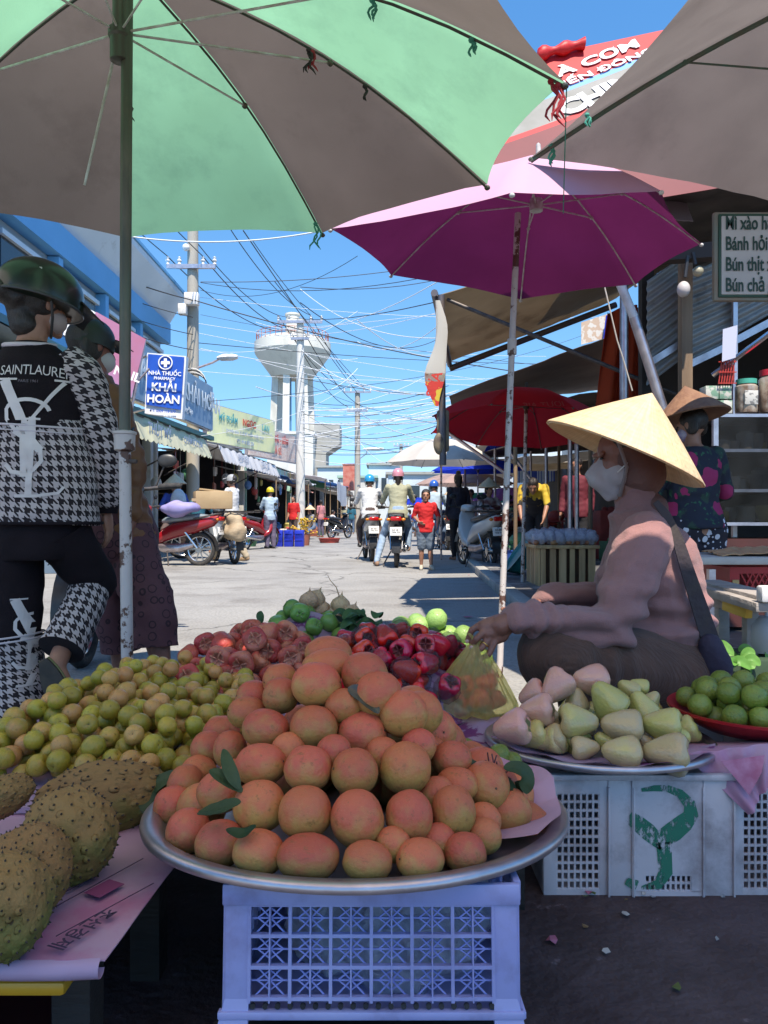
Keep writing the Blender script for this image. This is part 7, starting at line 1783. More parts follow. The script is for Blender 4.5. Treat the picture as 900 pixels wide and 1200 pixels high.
b = MB(); c0 = V((gx(250, 13.3), 13.25, 1.12)); b.box(c0, (.62, .42, .30), rotz(R(20)), bev=.01); b.box(c0 + V((.02, 0, .16)), (.5, .36, .03), rotz(R(14)) @ roty(R(6)), bev=.004); b.box(c0 + V((.0, -.22, 0)), (.60, .006, .05), rotz(R(20)))
tag(b.build('cardboard_box', cb), 'worn brown cardboard box tied on the loaded scooter', 'box')
b = MB(); c0 = V((gx(274, 13.2), 13.2, .78)); b.ell(c0, (.15, .15, .14)); b.ell(c0 + V((.05, -.05, -.2)), (.17, .15, .18)); b.ell(c0 + V((-.07, .03, -.16)), (.14, .14, .22))
tag(b.build('sack', mat('beige_sack', (.42, .33, .22), .8, (.30, .22, .14), 5, bump=.4), None, 180, vox=.03, vsm=2, disp=lambda a, n: a + n * .05 * noise.noise(a * 6)), 'bulging beige sacks hanging off the back of the loaded scooter', 'sack')
b = MB(); b.ell((gx(212, 12.9), 12.9, .98), (.34, .24, .13)); tag(b.build('cushion', mat('lavender_cloth', (.34, .30, .58), .7, (.26, .24, .48), 4, trans=.1), None, 180, vox=.03, vsm=1, disp=lambda a, n: a + n * .06 * noise.noise(a * 5)), 'lavender bundle lying on the seat of the red scooter', 'bundle')
# ================================================================ street people
C = lambda n, c, c2=None: mat(n, c, .8, c2 or tuple(x * .8 for x in c), 9, bump=.15)
white_sh = C('white_shirt', (.62, .63, .64)); beige = C('beige_trousers', (.45, .38, .28)); jeans = C('light_blue_jeans', (.30, .40, .52), (.20, .29, .42)); dkj = C('dark_blue_denim', (.10, .15, .24), (.06, .1, .17)); tealsh = C('teal_shirt', (.01, .11, .17)); bluej = C('blue_jacket', (.04, .08, .34)); pbl = C('pale_blue_shirt', (.38, .50, .62)); purp = C('grey_purple_trousers', (.12, .10, .16)); olive = C('olive_beige_shirt', (.36, .36, .25)); redsh = C('red_shirt', (.52, .012, .015), (.46, .01, .012)); brnt = C('dark_brown_trousers', (.09, .06, .055))
def sit(h=1.6, knee=.5):
    J = std(h); s = J['s']; dz = -.02 * s
    for k in J:
        if isinstance(J[k], V) and k not in ('look', 'up'): pass
    J.update(hip=V((0, 0, .93)) * s, chest=V((0, .06, 1.22)) * s, neck=V((0, .08, 1.42)) * s, head=V((0, .11, 1.55)) * s, ls=V((-.17, .07, 1.36)) * s, rs=V((.17, .07, 1.36)) * s, le=V((-.26, .22, 1.14)) * s, re=V((.26, .22, 1.14)) * s,
             lw=V((-.28, .44, 1.12)) * s, rw=V((.28, .44, 1.12)) * s, lh=V((-.10, 0, .88)) * s, rh=V((.10, 0, .88)) * s, lk=V((-.19, .36, .70)) * s, rk=V((.19, .36, .70)) * s, la=V((-.18, .26, .33)) * s, ra=V((.18, .26, .33)) * s, lt=V((-.19, .42, .27)) * s, rt=V((.19, .42, .27)) * s)
    return J
def hel(n, c): return mat(n, c, .25, tuple(x * .85 for x in c), 3, coat=.6)
J = sit(1.62); J['ra'] = V((.22, .12, .33)); person('rider in a white shirt and bright blue helmet seen from behind', (gx(433, 14.4) , 14.75, 0), R(5), J, white_sh, brnt, hat='helmet', hatmat=hel('blue_helmet', (.02, .28, .55)), shoes=M['blackplastic'], vox=.014)
J = sit(1.62); J['lk'] = V((-.25, .20, .52)); J['la'] = V((-.36, -.02, .09)); J['lt'] = V((-.40, .12, .04))
person('woman rider in a pink helmet, olive shirt and pale jeans, one foot on the road', (gx(467, 12.6), 12.95, 0), R(0), J, olive, jeans, hat='helmet', hair='long', hatmat=hel('pink_helmet', (.60, .26, .32)), shoes=C('sandal_brown', (.3, .18, .12)), vox=.013, sleeve=.9)
J = std(1.24, re=(.25, -.04, 1.12), rw=(.14, .12, 1.00), le=(-.26, -.03, 1.12), lw=(-.24, .10, .94), la=(-.11, .02, .085), lt=(-.15, .18, .03)); J['hdr'] = V((-.6, .3, -.4)); J['w'] = 1.0
person('walking child in a red T-shirt, grey denim shorts and pale sandals', (gx(499, 12.0), 12.0, 0), R(178), J, redsh, C('grey_denim_shorts', (.14, .18, .23), (.08, .11, .15)), vox=.008, sleeve=.42, legto=.47, shoes=C('pale_clogs', (.5, .45, .36)), hs=1.18, bflare=.03, topflare=.02, wrinkle=.008)
J = std(1.62, lk=(-.09, .12, .47), la=(-.10, .30, .12), lt=(-.1, .46, .05), rk=(.09, -.02, .47), ra=(.09, -.26, .10), rt=(.09, -.12, .02), le=(-.2, .12, 1.10), lw=(-.16, .36, 1.05), re=(.2, .1, 1.1), rw=(.16, .36, 1.06)); J['look'] = V((0, 1, 0))
person('man in a white T-shirt, grey cap and beige trousers walking behind the scooters', (gx(272, 14.5), 14.5, 0), R(72), J, white_sh, beige, hat='cap', hatmat=C('grey_cap', (.36, .38, .40)), sleeve=.4, shoes=C('sandal_tan', (.38, .26, .16)), vox=.012, bflare=.03)
person('standing rider with a yellow helmet and pale blue shirt beside the dark red scooter', (gx(318, 20.8), 20.6, 0), R(30), std(1.62, re=(.22, .12, 1.12), rw=(.1, .34, 1.06), le=(-.22, .12, 1.12), lw=(-.1, .34, 1.06)), pbl, purp, hat='helmet', hatmat=hel('yellow_helmet', (.60, .50, .02)), sleeve=.9, shoes=M['blackplastic'], vox=.016, bflare=.03)
J = sit(1.55); person('vendor in a blue and white jacket and small conical hat behind the red scooter', (gx(204, 14.4), 14.5, -.05), R(190), J, bluej, brnt, hat='cone', hatmat=straw, vox=.016, sleeve=.95, skin=M['skin'])
b = MB(); b.ell((gx(207, 14.1), 14.22, 1.12), (.15, .08, .24)); tag(b.build('apron', white_sh, None, 180), 'pale apron bundle in front of the vendor behind the red scooter', 'apron')
person('man in a dark teal T-shirt seated behind the red scooter, facing the shop', (gx(228, 15.0), 15.2, -.12), R(-20), sit(1.5), tealsh, brnt, sleeve=.4, vox=.016)
person('seller dressed in black with tied up hair standing beside the carrier scooter', (gx(538, 14.6), 14.8, 0), R(20), std(1.66), C('black_navy_blouse', (.012, .014, .03)), C('black_trousers', (.015, .015, .02)), hair='tall', sleeve=.9, vox=.016, topflare=.05)
person('rider with a blue cap half hidden behind the child in red', (gx(509, 16.2), 16.5, 0), R(-10), sit(1.6), pbl, dkj, hat='helmet', hatmat=hel('blue_cap_helmet', (.03, .12, .50)), vox=.018)
person('vendor in a tan conical hat seated in the shade of the right stalls', (gx(573, 13.6), 13.9, -.1), R(200), sit(1.5), C('striped_maroon_blouse', (.20, .06, .06), (.5, .42, .40)), brnt, hat='cone', hatmat=straw, vox=.016, sleeve=.9)
J = std(1.55, chest=(0, .22, 1.10), neck=(0, .36, 1.20), head=(0, .44, 1.22), ls=(-.165, .30, 1.20), rs=(.165, .30, 1.20), le=(-.2, .40, .95), re=(.2, .40, .95), lw=(-.16, .52, .76), rw=(.16, .52, .76)); J['look'] = V((0, .8, -.6)); J['up'] = V((0, .5, .8))
person('vendor in a yellow and black striped T-shirt bending over baskets in the shade', (gx(632, 10.6), 10.9, .1), R(165), J, mat('yellow_black_tshirt', (.015, .015, .02), .8, (.50, .34, .03), 3.2, .5, .52), C('black_leggings', (.02, .02, .025)), sleeve=.4, vox=.013)
person('vendor in a dim maroon blouse standing behind the bag seller under the red parasol', (gx(690, 9.6), 10.2, .1), R(150), std(1.5), C('maroon_blouse', (.14, .015, .03)), C('black_trousers2', (.02, .02, .025)), hat=None, sleeve=.9, vox=.016)
rnd = random.Random(9); shirts = [white_sh, pbl, redsh, bluej, olive, tealsh, C('grey_shirt', (.22, .22, .24)), C('pink_shirt', (.5, .2, .22))]
descr = ['white', 'pale blue', 'red', 'dark blue', 'olive', 'teal', 'grey', 'pink']
for i, (px, d, st, k) in enumerate(((344, 27, 0, 2), (366, 30, 1, 6), (376, 33, 0, 7), (388, 36, 1, 0), (412, 40, 0, 5), (404, 46, 0, 4), (478, 34, 1, 3), (486, 42, 0, 0), (598, 18, 1, 6), (528, 24, 0, 1), (614, 15, 1, 7), (552, 21, 0, 6))):
    J = sit(1.55) if st else std(1.6); person('distant %s person in a %s top among the stalls, %s' % ('seated' if st else 'standing', descr[k], ['first', 'second', 'third', 'fourth', 'fifth', 'sixth'][i % 6] + (' from the left' if i < 6 else ' along the right side')), (gx(px, d), d, -.35 if st else 0), rnd.uniform(0, 6), J, shirts[k], [brnt, dkj, purp][i % 3], vox=.022, hat='cone' if i % 4 == 1 else None, hatmat=straw, eyes=False, group='distant market people')
# ================================================================ right side: awnings, stall and its goods
tarp = mat('tan_tarpaulin_underside', (.44, .37, .28), .8, (.36, .30, .22), 2, trans=.4, dirt=(.22, .17, .12), dscale=1.6, dlo=.55); tarp2 = mat('brown_tarpaulin', (.15, .11, .09), .8, (.11, .08, .065), 2, trans=.2); steelp = mat('painted_steel_tube', (.09, .10, .14), .5, (.14, .11, .09), 8, metal=.3)
def sheetobj(name, cs, m, label, cat, amp=.03, sc_=1.2, nu=20, nv=14, thick=.006, extra=None, group=None):
    b = MB(); sd = random.random() * 30
    def f(u, v, p):
        q = p + V((0, 0, amp * nz((p.x * sc_, p.y * sc_, sd)) + amp * .4 * nz((p.x * sc_ * 4, p.y * sc_ * 2, sd))))
        return extra(u, v, q) if extra else q
    b.sheet(cs, nu, nv, f, thick=thick); return tag(b.build(name, m, None, 60), label, cat, group)
A1, B1, C1, D1 = P(512, 346, 6.2), P(527, 427, 8.9), P(722, 352, 8.9), V((3.1, 6.2, 3.45))
sheetobj('tarpaulin', [A1, D1, C1, B1], tarp, 'tan tarpaulin roof spanning above the red parasol under the purple one', 'tarpaulin', .05)
def pole(name, a, c, r, m, label, cat, seg=8, group=None): b = MB(); b.tube([a, c], r, seg); return tag(b.build(name, m, None, 60), label, cat, group)
pole('steel_bar', P(527, 432, 8.85), P(722, 357, 8.85), .035, steelp, 'dark blue steel bar along the far edge of the tan tarpaulin', 'bar')
pole('steel_bar', A1 + V((-.02, 0, .02)), P(527, 428, 8.9), .03, steelp, 'steel bar along the left edge of the tan tarpaulin', 'bar')
pole('brace_bar', P(524, 351, 6.25), P(792, 462, 5.9), .016, M['darkmetal'], 'long thin diagonal brace running from the tarpaulin corner down to the right', 'bar')
pole('corner_post', P(517, 346, 6.2), P(519, 545, 6.2), .028, steelp, 'short steel post at the left corner of the tan tarpaulin', 'post')
pole('guy_pole', P(516, 500, 9), P(600, 560, 9), .02, M['steel'], 'thin slanting pale pole below the left tip of the red parasol', 'pole')
pole('guy_pole', P(560, 480, 12), P(640, 585, 12), .025, M['steel'], 'slanting pole behind the red parasol to the left of the wooden crate', 'pole')
E1, F1, G1, H1 = P(526, 462, 9.8), P(530, 480, 14), P(745, 452, 14), P(712, 396, 9.8)
sheetobj('tarpaulin', [E1, H1, G1, F1], tarp2, 'dark brown tarpaulin roof lower behind the tan one', 'tarpaulin', .04)
# folded banner at the corner
ban = mat('white_printed_banner', (.55, .54, .50), .7, (.5, .3, .22), 2.5, .6, .63, trans=.25)
t = root('folded_banner', 'folded white banner with a red and yellow end hanging from the tarpaulin corner', 'banner', P(514, 350, 6.15)); b = MB()
rings = []
for i in range(14):
    u = i / 13; y_ = lerp(352, 476, u); w_ = (2.5 + 7.5 * math.sin(math.pi * min(1, u ** 1.5 * 1.02)) ** .8) * (1 + .18 * math.sin(u * 11)); c = P(513 + 4 * math.sin(u * 6), y_, 6.13); ww = w_ / 900 * 6.1
    rings.append([c + V((ww * math.cos(a) * (1 + .2 * math.sin(3 * a + u * 4)), .22 * ww * math.sin(a), 0)) for a in [k * math.pi / 8 for k in range(16)]])
b.loft(rings[:11]); b.build('upper_cloth', ban, t, 60); b = MB(); b.loft(rings[9:]); b.build('lower_end', mat('red_yellow_print', (.55, .04, .03), .7, (.6, .45, .05), 9, .5, .52), t, 60)
text('SỮA', .11, P(514, 452, 5.99), (.3, 0, 1), (-1, 0, .3), mat('print_red', (.5, .03, .02), .7), t, 'print', .02)
b = MB(); b.box(P(519, 505, 6.25), (.10, .06, .34), bev=.02); b.ell(P(515, 520, 6.2), (.05, .04, .09)); tag(b.build('rolled_canvas', mat('mottled_canvas', (.25, .2, .13), .8, (.08, .06, .05), 12)), 'short mottled canvas roll tied to the bottom of the corner post', 'canvas roll')
# little sunlit board and orange curtain
sheetobj('hanging_sheet', [P(681, 378, 11), P(712, 368, 11), P(707, 397, 11), P(681, 404, 11)], mat('rusty_pattern_sheet', (.50, .36, .26), .7, (.6, .56, .5), 12, .48, .52), 'small sunlit rust and white patterned sheet seen through the roof gap', 'sheet', 0)
sheetobj('blue_strip', [P(710, 370, 10.9), P(717, 366, 10.9), P(712, 400, 10.9), P(706, 402, 10.9)], blue, 'narrow blue strip beside the sunlit patterned sheet', 'sheet', 0)
orng = mat('orange_red_curtain', (.50, .07, .02), .8, (.42, .055, .016), 3, trans=.4)
sheetobj('curtain', [P(712, 366, 7.0), P(750, 358, 7.0), P(752, 500, 6.9), P(698, 500, 6.9)], orng, 'orange red cloth curtain hanging behind the tip of the straw hat', 'curtain', 0, 1, 30, 20, .006, lambda u, v, p: p + V((0, .07 * math.sin(u * 14 + v * 2), 0)))
MB_ = MB(); MB_.tube([P(700, 300, 5.0), P(723, 398, 5.0), P(730, 420, 5.0), P(741, 458, 5.0)], .0045, 6); tag(MB_.build('rope', mat('pale_rope', (.45, .42, .38), .9)), 'pale knotted rope hanging before the orange curtain', 'rope'); ribbon(P(723, 398, 4.98), .10, .007, tie_g, None, 5) if False else None
t = root('leaning_pole', 'leaning steel pole with a white sleeve, reaching up to the purple parasol', 'pole', P(770, 470, 5.2))
MB().tube([P(727, 333, 5.2), P(743, 372, 5.2)], .030, 12).build('white_sleeve', M['white'], t, 60); MB().tube([P(743, 372, 5.2), P(790, 520, 5.2)], .034, 12).build('tube', M['steel'], t, 60)
# CHIN-SU awning
t = root('advertising_parasol', 'red advertising parasol with CHIN-SU lettering rising above the purple one', 'parasol', (1.6, 5.2, 0))
redad = mat('red_advert_vinyl', (.55, .012, .02), .6, (.48, .01, .016), 3, trans=.15); dred = mat('dusky_red_vinyl', (.22, .035, .045), .6, (.18, .03, .04), 3, trans=.25); gread = mat('grey_advert_band', (.22, .22, .22), .5, (.15, .16, .15), 5, trans=.2); bluad = mat('blue_advert_band', (.02, .22, .50), .5)  # lower panel: the same red with shade put into its colour
TL, TR, BR, BL = P(560, 82, 5.4), P(860, 18, 5.4), P(860, 255, 4.7), P(560, 262, 4.7)
def vv(py, yt, yb): return 5.4 * (py - yt) / (5.4 * (py - yt) + 4.7 * (yb - py))
def adp(u, v): return (TL * (1 - u) + TR * u) * (1 - v) + (BL * (1 - u) + BR * u) * v
def band(v0a, v0b, v1a, v1b, m, nm, off=0.0):
    b = MB(); f = lambda u, v: adp(u, lerp(lerp(v0a, v0b, u), lerp(v1a, v1b, u), v)) 
    g = [[b.bm.verts.new(f(i / 24, j / 6)) for j in range(7)] for i in range(25)]
    for i in range(24):
        for j in range(6): b.bm.faces.new((g[i][j], g[i + 1][j], g[i + 1][j + 1], g[i][j + 1]))
    fs = b.bm.faces[:]; bmesh.ops.recalc_face_normals(b.bm, faces=fs); bmesh.ops.solidify(b.bm, geom=fs, thickness=.004); return b.build(nm, m, t, 60)
L_, R_ = lambda y: vv(y, 82, 262), lambda y: vv(y, 18, 255)
q_ = [(0, 0)] + [(L_(a), R_(c)) for a, c in ((139, 22), (145, 28), (174, 58), (180, 63))] + [(1, .86)]
for i, (m_, n_) in enumerate(((redad, 'red_panel'), (bluad, 'blue_stripe'), (gread, 'grey_panel'), (redad, 'red_stripe'), (dred, 'lower_red_panel'))): band(*q_[i], *q_[i + 1], m_, n_)
def adP(px, py):
    u = (px - 560) / 300; return P(px, py, lerp(5.4, 4.7, vv(py, lerp(82, 18, u), lerp(262, 255, u))) - .02)
def adtext(s_, pa, pb, h, m, bold=.03, sx=1.0, sh=0):
    a = adP(*pa[:2]); c = adP(*pb[:2]); r_ = (c - a).normalized(); L0 = glyphs(s_, h, bold, .002, 'LEFT', sh); w_ = max(v.co.x for v in L0.vertices); k = (c - a).length / w_
    n = r_.cross((TL - BL).normalized()).normalized(); u = n.cross(r_).normalized(); L0.transform(Matrix.Translation(a) @ Matrix((r_, u, n)).transposed().to_4x4() @ Matrix.Diagonal((k, 1, 1, 1))); mesh_obj('lettering', L0, m, t, 0)
wl = mat('white_vinyl_letter', (.70, .68, .68), .6); wl2 = mat('dull_vinyl_letter', (.42, .36, .36), .6)
adtext('LÀ CƠM', (640, 96), (752, 53), .12, wl, .035, sh=.1); adtext('TIẾN ĐÔNG', (648, 106), (768, 60), .075, wl, .03)
adtext('CHIN-SU', (662, 136), (808, 74), .20, wl, .05); adtext('MÓN NGON', (608, 200), (720, 183), .10, wl2, .03); adtext('MỖI NGÀY', (612, 212), (720, 196), .09, wl2, .02)
b = MB(); rings = []
for i in range(12):
    u = i / 11; c = P(lerp(630, 685, u), lerp(64, 51, u), 5.35); rr = .035 * (1 + .25 * math.sin(i * 1.3)); rings.append([c + V((0, rr * math.cos(a), rr * (1.1 + .2 * math.sin(i * 1.1)) * math.sin(a))) for a in [k * math.pi / 5 for k in range(10)]])
b.loft(rings); b.build('folded_flap', mat('bright_red_flap', (.62, .02, .02), .5, trans=.2), t, 60)
MB().tube([(1.75, 5.6, 0), (1.75, 5.6, 3.5)], .03, 10).build('pole', M['steel'], t, 60)
# plastic sheeting just above the purple parasol at right
sheetobj('plastic_sheet', [P(690, 196, 5.6), P(800, 226, 5.6), P(812, 262, 5.4), P(700, 240, 5.4)], mat('translucent_pale_sheet', (.42, .36, .38), .5, (.10, .22, .45), 6, .58, .6, trans=.4), 'pale translucent plastic sheeting above the right edge of the purple parasol', 'sheet', .03, 6)

# ---- food stall
cw_ = mat('grey_corrugated_panel', (.34, .35, .34), .5, (.25, .26, .25), 4, metal=.2, dirt=(.10, .08, .07), dscale=5); st_m = M['wood']
t = root('food_stall', 'dim open food stall of corrugated panels and posts at the right edge', 'stall', (3.0, 6.2, 0))
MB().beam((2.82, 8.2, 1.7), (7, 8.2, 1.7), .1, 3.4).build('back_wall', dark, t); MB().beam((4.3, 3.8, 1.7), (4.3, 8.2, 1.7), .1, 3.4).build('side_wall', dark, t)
def corrug(cs, n, nm='corrugated_panel', amp=.012):
    b = MB(); b.sheet(cs, 4, n * 6, lambda u, v, p: p + V((0, amp * math.sin(v * n * 2 * math.pi), 0)), thick=.004); b.build(nm, cw_, t, 60)
corrug([P(758, 452, 5.8), P(800, 420, 5.8), P(800, 300, 5.8), P(758, 330, 5.8)], 11); corrug([P(806, 424, 5.6), P(858, 398, 5.6), P(858, 300, 5.6), P(806, 320, 5.6)], 10); corrug([P(862, 392, 5.5), P(930, 352, 5.5), P(930, 280, 5.5), P(862, 296, 5.5)], 8)
b = MB()
for a, c, d in (((757, 424), (800, 397), 5.78), ((806, 424), (860, 398), 5.58), ((862, 395), (905, 372), 5.48)): b.beam(P(a[0], a[1] + 4, d), P(c[0], c[1] + 4, d), .03, .05)
b.build('panel_rail', M['steel'], t)
MB().beam(V((gx(803, 5.4), 5.4, 0)), P(803, 300, 5.4), .075, .075).build('post', st_m, t); MB().beam(V((gx(860, 5.3), 5.3, 0)), P(861, 330, 5.3), .03, .03).build('post', M['steel'], t); MB().beam(V((gx(757, 5.9), 5.9, 0)), P(757, 300, 5.9), .09, .09).build('post', mat('dark_post', (.03, .025, .02), .8), t)
b = MB(); b.sheet([V((1.75, 5.0, 3.0)), V((5.5, 4.6, 3.0)), V((5.5, 8.3, 3.5)), V((1.75, 8.3, 3.5))], 40, 4, lambda u, v, p: p + V((0, 0, .02 * math.sin(u * 90))), thick=.01); b.build('roof', mat('dark_roof_sheet', (.06, .055, .05), .7, (.09, .08, .07), 4), t, 60)
MB().tube([P(835, 440, 5.0), P(905, 388, 4.8)], .018, 8).build('rail', M['chrome'], t); MB().beam(P(760, 300, 5.1), P(905, 290, 5.1), .10, .10).build('roof_beam', mat('dark_beam', (.04, .03, .025), .8), t)
bl = root('light_bulb', 'round unlit bulb hanging under the stall roof beside the menu board', 'bulb', P(801, 335, 5.0))
MB().ell(P(801, 339, 5.0), (.042, .042, .052)).build('glass', mat('milky_bulb', (.50, .46, .44), .4), bl, 60); MB().tube([P(803, 325, 5.0), P(806, 300, 5.0)], .012, 8).build('socket', M['blackplastic'], bl)
bl = root('light_bulb', 'second bulb tucked higher up under the dark stall roof', 'bulb', P(818, 318, 5.1)); MB().ell(P(818, 318, 5.05), (.035, .035, .035)).build('glass', mat('dusty_bulb', (.35, .32, .22), .4), bl, 60); MB().tube([P(815, 310, 5.05), P(812, 296, 5.05)], .012, 8).build('socket', M['blackplastic'], bl)
# menu board
t = root('menu_board', 'white menu board with dark green lettering in a green frame at the right edge', 'sign', P(880, 300, 3.3))
o0, o1 = P(836, 248, 3.3), P(836, 353, 3.3); hh = o0.z - o1.z; xw = .62; cx_ = o0.x + xw / 2; cz_ = (o0.z + o1.z) / 2
MB().box((cx_, 3.31, cz_), (xw, .03, hh), bev=.012).build('frame', mat('grey_green_frame', (.16, .20, .18), .5, (.22, .16, .12), 6), t)
MB().box((cx_, 3.292, cz_), (xw - .035, .012, hh - .028), bev=.004).build('green_border', mat('dark_green_border', (.012, .06, .04), .5), t)
MB().box((cx_, 3.288, cz_), (xw - .055, .012, hh - .048), bev=.005).build('panel', mat('menu_white', (.50, .48, .47), .6, (.44, .42, .42), 4), t)
gi = mat('dark_green_letter', (.010, .045, .035), .6)
for i, s_ in enumerate(('Mì xào hải sản', 'Bánh hỏi thịt', 'Bún thịt xào', 'Bún chả giò')):
    text(s_, .082, P(850, 268.5 + i * 24.2, 3.278), (1, 0, 0), (0, 0, 1), gi, t, 'menu_line', .016, .001, 'LEFT', sx=.62)
# display cabinet
CBX0, CBX1, CBY = gx(838, 4.8), 2.95, 4.8
t = root('display_cabinet', 'glass and steel display cabinet with shelves of dishes in the food stall', 'cabinet', ((CBX0 + CBX1) / 2, CBY + .2, .1))
z_ = lambda py: P(0, py, CBY).z
for i, py in enumerate((487, 528, 575, 614)): MB().box(((CBX0 + CBX1) / 2, CBY + .2, z_(py)), (CBX1 - CBX0, .42, .02)).build('shelf', M['steel'], t)
for x in (CBX0, CBX1):
    for y in (CBY, CBY + .4): MB().box((x, y, z_(487) / 2 + .05), (.03, .03, z_(487) - .1)).build('post', M['steel'], t)
glass = film('cabinet_glass', (.12, .12, .12), .0, .05, .1, 3, 0)
MB().box(((CBX0 + CBX1) / 2, CBY - .01, (z_(487) + z_(614)) / 2), (CBX1 - CBX0 - .04, .004, z_(487) - z_(614) - .03)).build('glass_pane', glass, t)
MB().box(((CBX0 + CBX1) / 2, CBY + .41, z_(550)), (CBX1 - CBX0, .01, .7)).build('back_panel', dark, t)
MB().box(((CBX0 + CBX1) / 2, CBY + .2, .40), (CBX1 - CBX0, .42, .55)).build('lower_cupboard', mat('dark_red_cupboard', (.08, .02, .018), .6, (.05, .015, .012), 4), t)
rnd = random.Random(31)
for sh_, n_ in ((528, 9), (575, 9), (614, 7)):
    for i in range(n_):
        x = CBX0 + .1 + i * (CBX1 - CBX0 - .2) / n_; y = CBY + .12 + rnd.uniform(0, .12); z = z_(sh_) + .012; h_ = rnd.uniform(.05, .13); r_ = rnd.uniform(.035, .06); b = MB()
        b.lathe([(0, 0), (r_ * .6, 0), (r_, h_ * .6), (r_, h_), (r_ * .9, h_), (0, h_ * .7)] if i % 2 else [(0, 0), (r_, 0), (r_, h_), (r_ * .5, h_ * 1.15), (0, h_ * 1.15)], 14, (x, y, z))
        tag(b.build('food_dish', goodcols[rnd.choice((3, 6, 3, 2, 5))]), 'small dish or tub standing on the shelves of the display cabinet', 'dish', 'dishes in the cabinet')
def jar(px0, px1, py0, py1, lidm, body, label):
    d = 4.85; a = P(px0, py1, d); c = P(px1, py0, d); x = (a.x + c.x) / 2; r_ = (c.x - a.x) / 2; h_ = c.z - a.z; t = root('glass_jar', label, 'jar', (x, d, a.z))
    MB().lathe([(0, 0), (r_ * .95, 0), (r_, .02), (r_, h_ * .78), (r_ * .8, h_ * .86), (0, h_ * .86)], 24, (x, d, a.z)).build('jar_body', body, t); MB().lathe([(0, h_ * .86), (r_ * .92, h_ * .86), (r_ * .92, h_), (0, h_)], 24, (x, d, a.z)).build('lid', lidm, t)
    MB().box((x, d - r_ * .97, a.z + h_ * .42), (r_ * 1.25, .01, h_ * .42), bev=.002).build('label', mat('paper_label', (.5, .5, .48), .7, (.2, .2, .2), 30, .52, .56), t)
gj = mat('jar_contents', (.16, .10, .07), .2, (.40, .34, .28), 20, coat=.8)
jar(862, 887, 445, 484, mat('teal_lid', (.05, .35, .27), .4), gj, 'large glass jar with a teal lid on top of the cabinet'); jar(890, 918, 434, 484, mat('red_lid', (.5, .02, .04), .4), gj, 'glass jar with a bright red lid at the right edge of the cabinet top')
mg = mat('green_white_cartons', (.16, .30, .22), .6, (.50, .50, .46), 22, .45, .55)
for i, (a, c, y0, y1) in enumerate(((826, 842, 452, 468), (842, 857, 452, 468), (828, 843, 469, 485), (843, 858, 469, 485))):
    p0, p1 = P(a, y1, 4.82), P(c, y0, 4.82); b = MB(); b.box(((p0.x + p1.x) / 2, 4.86, (p0.z + p1.z) / 2), (p1.x - p0.x - .004, .10, p1.z - p0.z - .003), bev=.003); tag(b.build('carton', mg), 'small green white patterned carton stacked beside the teal lidded jar', 'carton', 'green white cartons')
t = root('red_rack', 'small red wire rack with a pale paper pinned to it above the cartons', 'rack', P(852, 450, 4.8)); b = MB()
for k in range(6): b.beam(P(842 + k * 3, 450, 4.8), P(846 + k * 3, 422, 4.8), .006)
for y_ in (424, 436, 449): b.beam(P(842, y_, 4.79), P(863, y_, 4.79), .006)
b.build('wire_frame', mat('red_wire', (.40, .03, .02), .5), t); b = MB(); b.sheet([P(847, 386, 4.78), P(864, 381, 4.78), P(862, 419, 4.77), P(846, 424, 4.77)], 6, 6, thick=.002); b.build('paper', mat('pale_blue_paper', (.42, .45, .58), .7), t)
b = MB(); b.box(P(853, 438, 4.83), (.075, .02, .11)); b.build('red_packets', mat('dark_red_packets', (.22, .02, .015), .5, (.35, .06, .03), 30), t)
# woman with flowered blouse
flower = mat('navy_blouse_with_pink_flowers', (.012, .015, .03), .8, (.02, .05, .035), 14, .55, .6)
def add_spots(m, col, scale, size, col_coord='Object', jitter=1.0):
    nt = m.node_tree; L = nt.links; b = nt.nodes['Principled BSDF']; src = b.inputs['Base Color'].links[0].from_socket; tc = _n(nt, 'ShaderNodeTexCoord')
    n0 = _n(nt, 'ShaderNodeTexNoise'); n0.inputs['Scale'].default_value = scale * 1.3; L.new(tc.outputs['Object'], n0.inputs['Vector']); va = _n(nt, 'ShaderNodeVectorMath', operation='MULTIPLY_ADD'); va.inputs[1].default_value = (.06 * jitter,) * 3; L.new(n0.outputs['Color'], va.inputs[0]); L.new(tc.outputs['Object'], va.inputs[2])
    vo = _n(nt, 'ShaderNodeTexVoronoi'); vo.inputs['Scale'].default_value = scale; L.new(va.outputs[0], vo.inputs['Vector']); d = _n(nt, 'ShaderNodeMath', operation='LESS_THAN'); d.inputs[1].default_value = size; L.new(vo.outputs['Distance'], d.inputs[0])
    mx = _n(nt, 'ShaderNodeMix', data_type='RGBA'); L.new(src, mx.inputs[6]); mx.inputs[7].default_value = c4(col); L.new(d.outputs[0], mx.inputs[0]); L.new(mx.outputs[2], b.inputs['Base Color'])
add_spots(flower, (.02, .10, .05), 22, .22); add_spots(flower, (.34, .02, .10), 7.5, .40, jitter=1.3)
dots = mat('black_trousers_with_white_dots', (.012, .010, .02), .8, (.016, .014, .025), 8); add_spots(dots, (.62, .60, .64), 19, .33, jitter=.0); add_spots(dots, (.55, .52, .58), 34, .22, jitter=0)
J = std(1.43, le=(-.26, .04, 1.10), lw=(-.14, .26, 1.05), re=(.26, .03, 1.10), rw=(.16, .26, 1.05)); J['look'] = V((-.5, .8, -.2)); J['w'] = 1.12
